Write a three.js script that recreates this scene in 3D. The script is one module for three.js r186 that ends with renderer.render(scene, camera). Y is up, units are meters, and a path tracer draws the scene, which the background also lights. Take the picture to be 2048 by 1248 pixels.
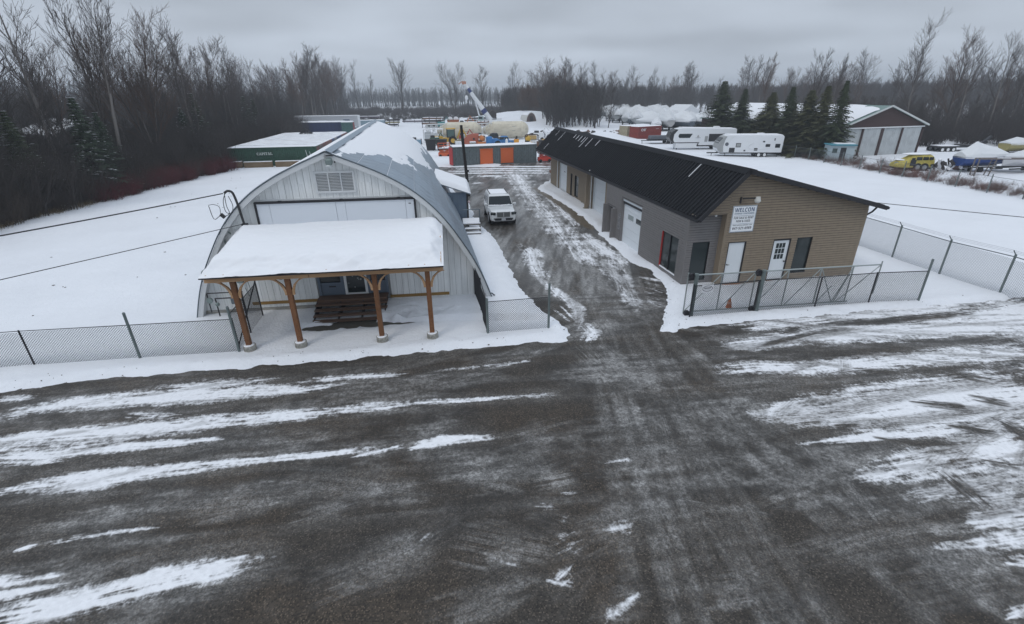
import * as THREE from 'three';
import { mergeGeometries } from 'three/addons/utils/BufferGeometryUtils.js';
import { RoundedBoxGeometry } from 'three/addons/geometries/RoundedBoxGeometry.js';

// ---------- camera, sky, sun, exposure ----------
const scene = new THREE.Scene();
const R = d => d * Math.PI / 180;
const camera = new THREE.PerspectiveCamera(65.776, 1024 / 624, 0.1, 3000);
camera.position.set(0, 9, 0);
camera.rotation.set(-R(24.2154), 0, -R(0.7));
scene.add(camera);
const renderer = new THREE.WebGLRenderer({ antialias: true });
renderer.setSize(1024, 624);
renderer.toneMapping = THREE.LinearToneMapping;
renderer.toneMappingExposure = 1.16;
renderer.shadowMap.enabled = true;

// value noise, seeded
const hash2 = (i, j) => { let h = (Math.imul(i, 374761393) + Math.imul(j, 668265263)) | 0; h = Math.imul(h ^ (h >>> 13), 1274126177); return ((h ^ (h >>> 16)) >>> 0) / 4294967296; };
function vn(x, y) {
  const i = Math.floor(x), j = Math.floor(y), fx = x - i, fy = y - j, u = fx * fx * (3 - 2 * fx), v = fy * fy * (3 - 2 * fy);
  const a = hash2(i, j), b = hash2(i + 1, j), c = hash2(i, j + 1), d = hash2(i + 1, j + 1);
  return a + (b - a) * u + (c - a) * v + (a - b - c + d) * u * v;
}
const fbm = (x, y, o = 4) => { let s = 0, a = 0.5, t = 0; for (let k = 0; k < o; k++) { s += a * vn(x + k * 17.3, y + k * 9.1); t += a; a *= 0.5; x *= 2.03; y *= 2.03; } return s / t; };
const sst = (a, b, x) => { const t = Math.min(1, Math.max(0, (x - a) / (b - a))); return t * t * (3 - 2 * t); };
function rng(seed) { let s = seed >>> 0; return () => { s = (s + 0x6D2B79F5) | 0; let t = Math.imul(s ^ (s >>> 15), 1 | s); t = (t + Math.imul(t ^ (t >>> 7), 61 | t)) ^ t; return ((t ^ (t >>> 14)) >>> 0) / 4294967296; }; }

// overcast winter sky: flat grey-blue stratus, brighter towards the zenith as overcast skies are
{
  const W = 1024, Hh = 512, d = new Float32Array(W * Hh * 4);
  for (let j = 0; j < Hh; j++) {
    const el = ((j + 0.5) / Hh - 0.5) * Math.PI;
    for (let i = 0; i < W; i++) {
      const az = ((i + 0.5) / W - 0.5) * 2 * Math.PI, ce = Math.cos(el), dx = Math.cos(az) * ce, dz = Math.sin(az) * ce, dy = Math.max(0, Math.sin(el));
      const k = 1 / (dy + 0.09), cx = dx * k, cz = dz * k;
      const c = fbm(cx * 0.9 + 3, cz * 0.9 + 7, 4), c2 = fbm(cx * 0.35 + 30, cz * 0.35 + 11, 3);
      const g = 1 + 0.64 * sst(0.12, 1.0, dy) - 0.14 * sst(0.0, 0.14, dy);
      const m = (1 + (c - 0.5) * 0.5 * sst(0.0, 0.08, dy) + (c2 - 0.5) * 0.42 * sst(0.0, 0.12, dy)) * g;
      const o = (j * W + i) * 4;
      d[o] = 0.478 * m; d[o + 1] = 0.535 * m; d[o + 2] = 0.615 * m; d[o + 3] = 1;
      if (el < 0) { d[o] = 0.34; d[o + 1] = 0.37; d[o + 2] = 0.41; }
    }
  }
  const sky = new THREE.DataTexture(d, W, Hh, THREE.RGBAFormat, THREE.FloatType);
  sky.mapping = THREE.EquirectangularReflectionMapping; sky.magFilter = THREE.LinearFilter; sky.needsUpdate = true;
  scene.background = sky; scene.environment = sky;
}
const sun = new THREE.DirectionalLight(0xfff6ea, 0.5);
sun.position.set(-60, 140, 40); sun.target.position.set(0, 0, -40);
sun.castShadow = true; sun.shadow.radius = 32; sun.shadow.mapSize.set(2048, 2048);
Object.assign(sun.shadow.camera, { left: -120, right: 120, top: 120, bottom: -120, near: 1, far: 500 });
scene.add(sun, sun.target);
scene.fog = new THREE.FogExp2(0xdde4ec, 0.0009);

// ---------- helpers ----------
const V = (x, y, z) => new THREE.Vector3(x, y, z);
const names = {};
const numbered = n => { const k = names[n] = (names[n] ?? -1) + 1; return k ? n + '_' + String(k).padStart(3, '0') : n; };
const lin = (r, g, b) => new THREE.Color().setRGB(r, g, b);
const mat = (c, roughness = 0.8, o = {}) => new THREE.MeshStandardMaterial({ color: Array.isArray(c) ? lin(...c) : c, roughness, ...o });
function mesh(name, geo, m, parent, pos, ry) {
  if (Array.isArray(geo)) geo = merge(geo);
  const o = new THREE.Mesh(geo, m); o.name = name; o.castShadow = o.receiveShadow = true;
  if (pos) o.position.set(...pos);
  if (ry) o.rotation.y = ry;
  parent.add(o); return o;
}
function thing(name, label, category, pos = [0, 0, 0], deg = 0, group) {
  const o = new THREE.Group(); o.name = numbered(name); o.position.set(...pos); o.rotation.y = R(deg);
  o.userData = { label, category }; if (group) o.userData.group = group;
  scene.add(o); return o;
}
function solo(name, geo, m, label, category, pos, deg, group) {
  const o = mesh(numbered(name), geo, m, scene, pos, deg ? R(deg) : 0);
  o.userData = { label, category }; if (group) o.userData.group = group; return o;
}
function struct(name, geo, m) { const o = mesh(name, geo, m, scene); o.userData.kind = 'structure'; return o; }
function copy(src, label, pos, deg) {
  const o = src.clone(); o.name = numbered(src.name.replace(/_\d\d\d$/, '')); o.userData = { ...src.userData };
  if (label) o.userData.label = label;
  o.position.set(...pos); o.rotation.y = R(deg); scene.add(o); return o;
}
const ni = g => (g.index ? g.toNonIndexed() : g);
const merge = l => mergeGeometries(l.map(g => { g = ni(g); for (const k of Object.keys(g.attributes)) if (!['position', 'normal', 'uv'].includes(k)) g.deleteAttribute(k); return g; }));
const xf = (g, x = 0, y = 0, z = 0, rx = 0, ry = 0, rz = 0) => g.applyMatrix4(new THREE.Matrix4().compose(V(x, y, z), new THREE.Quaternion().setFromEuler(new THREE.Euler(rx, ry, rz)), V(1, 1, 1)));
const box = (w, h, d, x = 0, y = 0, z = 0, rx = 0, ry = 0, rz = 0) => xf(new THREE.BoxGeometry(w, h, d), x, y, z, rx, ry, rz);
const bb = (x0, x1, y0, y1, z0, z1) => box(x1 - x0, y1 - y0, z1 - z0, (x0 + x1) / 2, (y0 + y1) / 2, (z0 + z1) / 2);
const rbox = (w, h, d, r, x = 0, y = 0, z = 0, rx = 0, ry = 0, rz = 0) => xf(new RoundedBoxGeometry(w, h, d, 2, r), x, y, z, rx, ry, rz);
const cyl = (r0, r1, h, n, x = 0, y = 0, z = 0, rx = 0, ry = 0, rz = 0) => xf(new THREE.CylinderGeometry(r1, r0, h, n), x, y, z, rx, ry, rz);
const ball = (r, x, y, z, sx = 1, sy = 1, sz = 1, n = 12) => { const g = new THREE.SphereGeometry(r, n, Math.max(6, n * 0.7 | 0)); g.scale(sx, sy, sz); g.translate(x, y, z); return g; };
const wheelG = (r, w, x, y, z) => cyl(r, r, w, 18, x, y, z, 0, 0, Math.PI / 2);
const wheelZ = (r, w, x, y, z) => cyl(r, r, w, 18, x, y, z, Math.PI / 2, 0, 0);
function extr(pts, depth, bevel = 0) {   // outline in x,y, pushed along +z
  const s = new THREE.Shape(pts.map(p => new THREE.Vector2(p[0], p[1])));
  return new THREE.ExtrudeGeometry(s, { depth, bevelEnabled: bevel > 0, bevelSize: bevel, bevelThickness: bevel, bevelSegments: 2, curveSegments: 6 });
}
// raw triangle builder
class B {
  constructor() { this.p = []; this.n = []; this.u = []; }
  tri(a, b, c) {
    const ux = b[0] - a[0], uy = b[1] - a[1], uz = b[2] - a[2], vx = c[0] - a[0], vy = c[1] - a[1], vz = c[2] - a[2];
    let x = uy * vz - uz * vy, y = uz * vx - ux * vz, z = ux * vy - uy * vx; const l = Math.hypot(x, y, z) || 1; x /= l; y /= l; z /= l;
    this.p.push(...a, ...b, ...c); this.n.push(x, y, z, x, y, z, x, y, z);
    this.u.push(a[0] + a[2], a[1], b[0] + b[2], b[1], c[0] + c[2], c[1]); return this;
  }
  quad(a, b, c, d) { return this.tri(a, b, c).tri(a, c, d); }
  tube(a, b, r0, r1, n = 3) {
    const dx = b[0] - a[0], dy = b[1] - a[1], dz = b[2] - a[2], l = Math.hypot(dx, dy, dz) || 1e-6, X = dx / l, Y = dy / l, Z = dz / l;
    let px, py, pz; if (Math.abs(Y) < 0.9) { px = -Z; py = 0; pz = X; } else { px = 0; py = Z; pz = -Y; }
    const pl = Math.hypot(px, py, pz); px /= pl; py /= pl; pz /= pl;
    const qx = Y * pz - Z * py, qy = Z * px - X * pz, qz = X * py - Y * px;
    let o = null;
    for (let k = 0; k <= n; k++) {
      const t = k / n * 2 * Math.PI, c = Math.cos(t), s = Math.sin(t), nx = px * c + qx * s, ny = py * c + qy * s, nz = pz * c + qz * s;
      const A = [a[0] + nx * r0, a[1] + ny * r0, a[2] + nz * r0], C = [b[0] + nx * r1, b[1] + ny * r1, b[2] + nz * r1], N = [nx, ny, nz];
      if (o) {
        this.p.push(...o.A, ...A, ...C, ...o.A, ...C, ...o.C); this.n.push(...o.N, ...N, ...N, ...o.N, ...N, ...o.N);
        const u0 = (k - 1) / n, u1 = k / n; this.u.push(u0, 0, u1, 0, u1, l, u0, 0, u1, l, u0, l);
      }
      o = { A, C, N };
    }
    return this;
  }
  line(pts, r, n = 5) { for (let k = 0; k + 1 < pts.length; k++) this.tube(pts[k], pts[k + 1], r, r, n); return this; }
  geo() {
    const g = new THREE.BufferGeometry();
    g.setAttribute('position', new THREE.Float32BufferAttribute(this.p, 3)); g.setAttribute('normal', new THREE.Float32BufferAttribute(this.n, 3)); g.setAttribute('uv', new THREE.Float32BufferAttribute(this.u, 2));
    return g;
  }
}
const pipe = (pts, r, n = 8) => new THREE.TubeGeometry(new THREE.CatmullRomCurve3(pts.map(p => V(...p))), pts.length * 6, r, n, false);
const post = (a, b, r, n = 10) => new B().tube(a, b, r, r, n).geo();
// grid surface y = f(x, z) with smooth normals; xs, zs ascending
function gridSurf(xs, zs, f, uvs = 1) {
  const nx = xs.length, nz = zs.length, p = new Float32Array(nx * nz * 3), u = new Float32Array(nx * nz * 2), id = [];
  for (let j = 0; j < nz; j++) for (let i = 0; i < nx; i++) { const o = j * nx + i; p[o * 3] = xs[i]; p[o * 3 + 1] = f(xs[i], zs[j]); p[o * 3 + 2] = zs[j]; u[o * 2] = xs[i] * uvs; u[o * 2 + 1] = zs[j] * uvs; }
  for (let j = 0; j + 1 < nz; j++) for (let i = 0; i + 1 < nx; i++) { const a = j * nx + i, b = a + 1, c = a + nx, d = c + 1; id.push(a, c, b, b, c, d); }
  const g = new THREE.BufferGeometry(); g.setAttribute('position', new THREE.BufferAttribute(p, 3)); g.setAttribute('uv', new THREE.BufferAttribute(u, 2)); g.setIndex(id); g.computeVertexNormals(); return g;
}
const span = (a, b, n) => Array.from({ length: n + 1 }, (_, k) => a + (b - a) * k / n);
function tex(n, f, srgb = true, rep, h = n) {   // f(u, v) -> [r, g, b] 0..1 (srgb values) or a number
  const d = new Uint8Array(n * h * 4);
  for (let j = 0; j < h; j++) for (let i = 0; i < n; i++) { const c = f(i / n, j / h), o = (j * n + i) * 4, q = Array.isArray(c) ? c : [c, c, c]; d[o] = Math.min(255, Math.max(0, q[0] * 255)); d[o + 1] = Math.min(255, Math.max(0, q[1] * 255)); d[o + 2] = Math.min(255, Math.max(0, q[2] * 255)); d[o + 3] = 255; }
  const t = new THREE.DataTexture(d, n, h); t.magFilter = THREE.LinearFilter; t.minFilter = THREE.LinearFilter; t.wrapS = t.wrapT = THREE.RepeatWrapping;
  if (srgb) t.colorSpace = THREE.SRGBColorSpace; if (rep) t.repeat.set(...rep); t.needsUpdate = true; return t;
}
// tileable noise on the unit square with f cells
const tn = (u, v, f, s = 0) => { const x = u * f, y = v * f, i = Math.floor(x), j = Math.floor(y), a = x - i, b = y - j, p = a * a * (3 - 2 * a), q = b * b * (3 - 2 * b), h = (k, l) => hash2(((k % f) + f) % f + s * 101, ((l % f) + f) % f + s * 57); const A = h(i, j), Bq = h(i + 1, j), C = h(i, j + 1), D = h(i + 1, j + 1); return A + (Bq - A) * p + (C - A) * q + (A - Bq - C + D) * p * q; };
const tfb = (u, v, f, o = 4, s = 0) => { let r = 0, a = 0.5, t = 0; for (let k = 0; k < o; k++) { r += a * tn(u, v, f, s + k); t += a; a *= 0.55; f *= 2; } return r / t; };

// ---------- shared materials ----------
const snowBump = tex(512, (u, v) => 0.55 * tfb(u, v, 6, 4, 3) + 0.45 * tfb(u, v, 40, 3, 9), false);
const snowTint = tex(512, (u, v) => { const n = tfb(u, v, 5, 5, 21), q = 0.935 + (n - 0.5) * 0.04; return [q, q + 0.004, q + 0.012]; });
snowBump.repeat.set(0.35, 0.35); snowTint.repeat.set(0.11, 0.11);
const SNOW = mat([0.93, 0.945, 0.97], 0.95, { map: snowTint, bumpMap: snowBump, bumpScale: 0.05 });
const SNOWP = mat([0.83, 0.845, 0.875], 0.95);
const woodTex = (r, g, b, s) => tex(256, (u, v) => { const n = tfb(u * 0.12 % 1, v, 64, 3, s), w = tfb(u, v, 4, 3, s + 5), q = 0.72 + 0.5 * (n - 0.5) + 0.35 * (w - 0.5) + 0.28; return [r * q, g * q, b * q]; });
const metalTex = (r, g, b, s, k = 0.25) => tex(256, (u, v) => { const n = tfb(u, v, 5, 5, s), st = tfb(u, v * 0.1 % 1, 48, 2, s + 3), q = 1 + k * (n - 0.5) + k * 0.6 * (st - 0.5); return [r * q, g * q, b * q]; });
const GALV = mat(0x6f777b, 0.5, { metalness: 0.55, map: metalTex(0.95, 0.97, 1, 61, 0.3) });
const GALVG = mat([0.22, 0.27, 0.26], 0.55, { metalness: 0.3 });
const BLACK = mat([0.012, 0.012, 0.016], 0.5);
const DARK = mat([0.03, 0.03, 0.032], 0.7);
const RUBBER = mat([0.02, 0.02, 0.021], 0.9);
const RIM = mat([0.5, 0.51, 0.52], 0.4, { metalness: 0.5 });
const WHITE = mat([0.74, 0.76, 0.77], 0.55);
const CONC = mat([0.36, 0.35, 0.33], 0.95, { map: metalTex(0.9, 0.9, 0.88, 71, 0.5) });
const GLASS = new THREE.MeshPhysicalMaterial({ color: lin(0.02, 0.027, 0.03), roughness: 0.06, specularIntensity: 0.8 });
const RUST = mat([0.22, 0.085, 0.045], 0.85, { map: metalTex(0.95, 0.9, 0.88, 77, 0.7) });
const ORANGE = mat([0.62, 0.13, 0.035], 0.6), RED = mat([0.42, 0.03, 0.03], 0.6), YELLOW = mat([0.6, 0.37, 0.05], 0.6), BLUE = mat([0.03, 0.17, 0.42], 0.5);

// ---------- ground ----------
const EDGE_L = [[-60,-6],[-23.67,-12.36],[-19.93,-13.15],[-17.23,-13.73],[-15.23,-14.36],[-12.94,-14.83],[-9.57,-15.23],[-6.08,-15.73],[-2.41,-16.37],[0.5,-16.82],[2.2,-17.03],[2.6,-17.55],[2.45,-18.34],[1.72,-19.96],[0.78,-22.16],[0.09,-25.87],[-0.39,-29.33],[-1.53,-34.42],[-2.64,-37.86],[-3.17,-41.53],[-3.8,-45.44],[-5.4,-49.86],[-7.25,-57.93],[-10.5,-67.6],[-8.5,-69.4]];
const EDGE_R = [[3.34,-72.4],[7.0,-71.5],[6.2,-62],[3.58,-55.02],[2.59,-51.92],[4.75,-43.14],[5.81,-37.42],[5.99,-34.63],[6.46,-29.69],[6.94,-26.67],[7.7,-25.59],[7.62,-22.96],[7.1,-20.65],[6.32,-18.72],[5.85,-17.78],[6.26,-17.63],[7.89,-18.19],[10.19,-18.61],[14.95,-19.35],[19.98,-20.08],[24.04,-20.78],[31.45,-22.02],[80,-30]];
const PAVED = [...EDGE_L, ...EDGE_R, [80, 60], [-60, 60]];
function sdPaved(x, z) {   // > 0 outside the paved area
  let d = 1e9, ins = false;
  for (let i = 0, j = PAVED.length - 1; i < PAVED.length; j = i++) {
    const [ax, az] = PAVED[j], [bx, bz] = PAVED[i], ex = bx - ax, ez = bz - az, t = Math.min(1, Math.max(0, ((x - ax) * ex + (z - az) * ez) / (ex * ex + ez * ez)));
    d = Math.min(d, (x - ax - ex * t) ** 2 + (z - az - ez * t) ** 2);
    if ((az > z) !== (bz > z) && x < (bx - ax) * (z - az) / (bz - az) + ax) ins = !ins;
  }
  return (ins ? -1 : 1) * Math.sqrt(d);
}
const gauss = (x, z, cx, cz, sx, sz = sx) => Math.exp(-(((x - cx) / sx) ** 2 + ((z - cz) / sz) ** 2));
function terrain(x, z) {   // snow-covered land away from the paved yard
  const far = sst(190, 330, Math.hypot(x, z));
  return far * (fbm(x * 0.02 + 5, z * 0.02, 3) - 0.5) * 1.2 + 3.4 * gauss(x, z, 6, -206, 20, 15) + 2.0 * gauss(x, z, 20, -108, 5, 4) + 1.3 * gauss(x, z, 13.5, -88, 3, 3) + 1.0 * gauss(x, z, 24, -126, 6, 3)
    - 1.6 * sst(-36, -52, x) * sst(-20, -32, z) * (1 - sst(-80, -110, z)) * 0;
}
function snowY(x, z) {
  const sd = sdPaved(x, z);
  if (sd < -2.5) return -0.08;
  const nE = (fbm(x * 1.3, z * 1.3, 4) - 0.5) * 0.9 + (fbm(x * 5.1 + 9, z * 5.1, 3) - 0.5) * 0.32;
  const e = sd + nE * 0.75;
  const bank = x > -6 && x < 3 && z < -19 && z > -60 ? 1 : 0;
  const T = 0.16 + 0.24 * bank;
  let h = -0.08 + T * sst(-0.12, bank ? 1.3 : 0.55, e);
  h += 0.075 * Math.exp(-(((sd - 0.55) / 0.42) ** 2)) * (0.4 + 1.2 * fbm(x * 3.3, z * 3.3 + 4, 3));
  const open = sst(0.3, 3, sd);
  h += open * ((fbm(x * 0.2, z * 0.2 + 7, 3) - 0.5) * 0.26 + (fbm(x * 0.9 + 40, z * 1.3, 3) - 0.5) * 0.07) + (fbm(x * 7, z * 7, 2) - 0.5) * 0.022;
  if (sd > 0.9) h = Math.max(h, 0.035 + (fbm(x * 2, z * 2, 2) - 0.5) * 0.02);
  // trampled ground with gravel showing through in front of the steps
  const a = x + 6.2, b = (z + 18.95) + (x + 6.2) * 0.2;
  h -= 0.26 * Math.exp(-((a / 2.8) ** 4 + (b / 0.45) ** 2)) * sst(0.3, 0.58, fbm(x * 1.6 + 3, z * 3.4, 4) + 0.1);
  h -= 0.17 * Math.exp(-(((x + 3.9) / 1.4) ** 2 + ((z + 19.9) / 0.4) ** 2)) * sst(0.4, 0.6, fbm(x * 2 + 8, z * 4, 4));
  if (sd > 0 && z < -60) h += terrain(x, z);
  return h;
}
{
  const xs = [], zs = [];
  for (let x = 24; x > 0; x--) xs.push(-24 - 900 * (x / 24) ** 2.6);
  for (let x = -24; x < 28; x += 0.125) xs.push(x);
  for (let x = 0; x <= 24; x++) xs.push(28 + 900 * (x / 24) ** 2.6);
  for (let k = 0; k < 60; k++) zs.push(-50 - 1100 * ((60 - k) / 60) ** 2.2);
  for (let z = -50; z < -24; z += 0.24) zs.push(z);
  for (let z = -24; z < -11.5; z += 0.1) zs.push(z);
  zs.push(-10, -6, 0, 20, 70, 160);
  struct('snow_ground', gridSurf(xs, zs, snowY), SNOW);
}
// gravel under the porch, seen where the snow is trodden away
struct('gravel_ground', gridSurf(span(-9.6, -1.2, 40), span(-20.6, -18, 16), (x, z) => 0.026 + (fbm(x * 6, z * 6, 3) - 0.5) * 0.02), mat([0.12, 0.115, 0.105], 0.95, { map: tex(256, (u, v) => { const n = hash2(u * 256 | 0, v * 256 | 0), q = 0.62 + n * 0.5; return [q, q * 0.97, q * 0.92]; }, true, [0.6, 0.6]) }));

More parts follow.
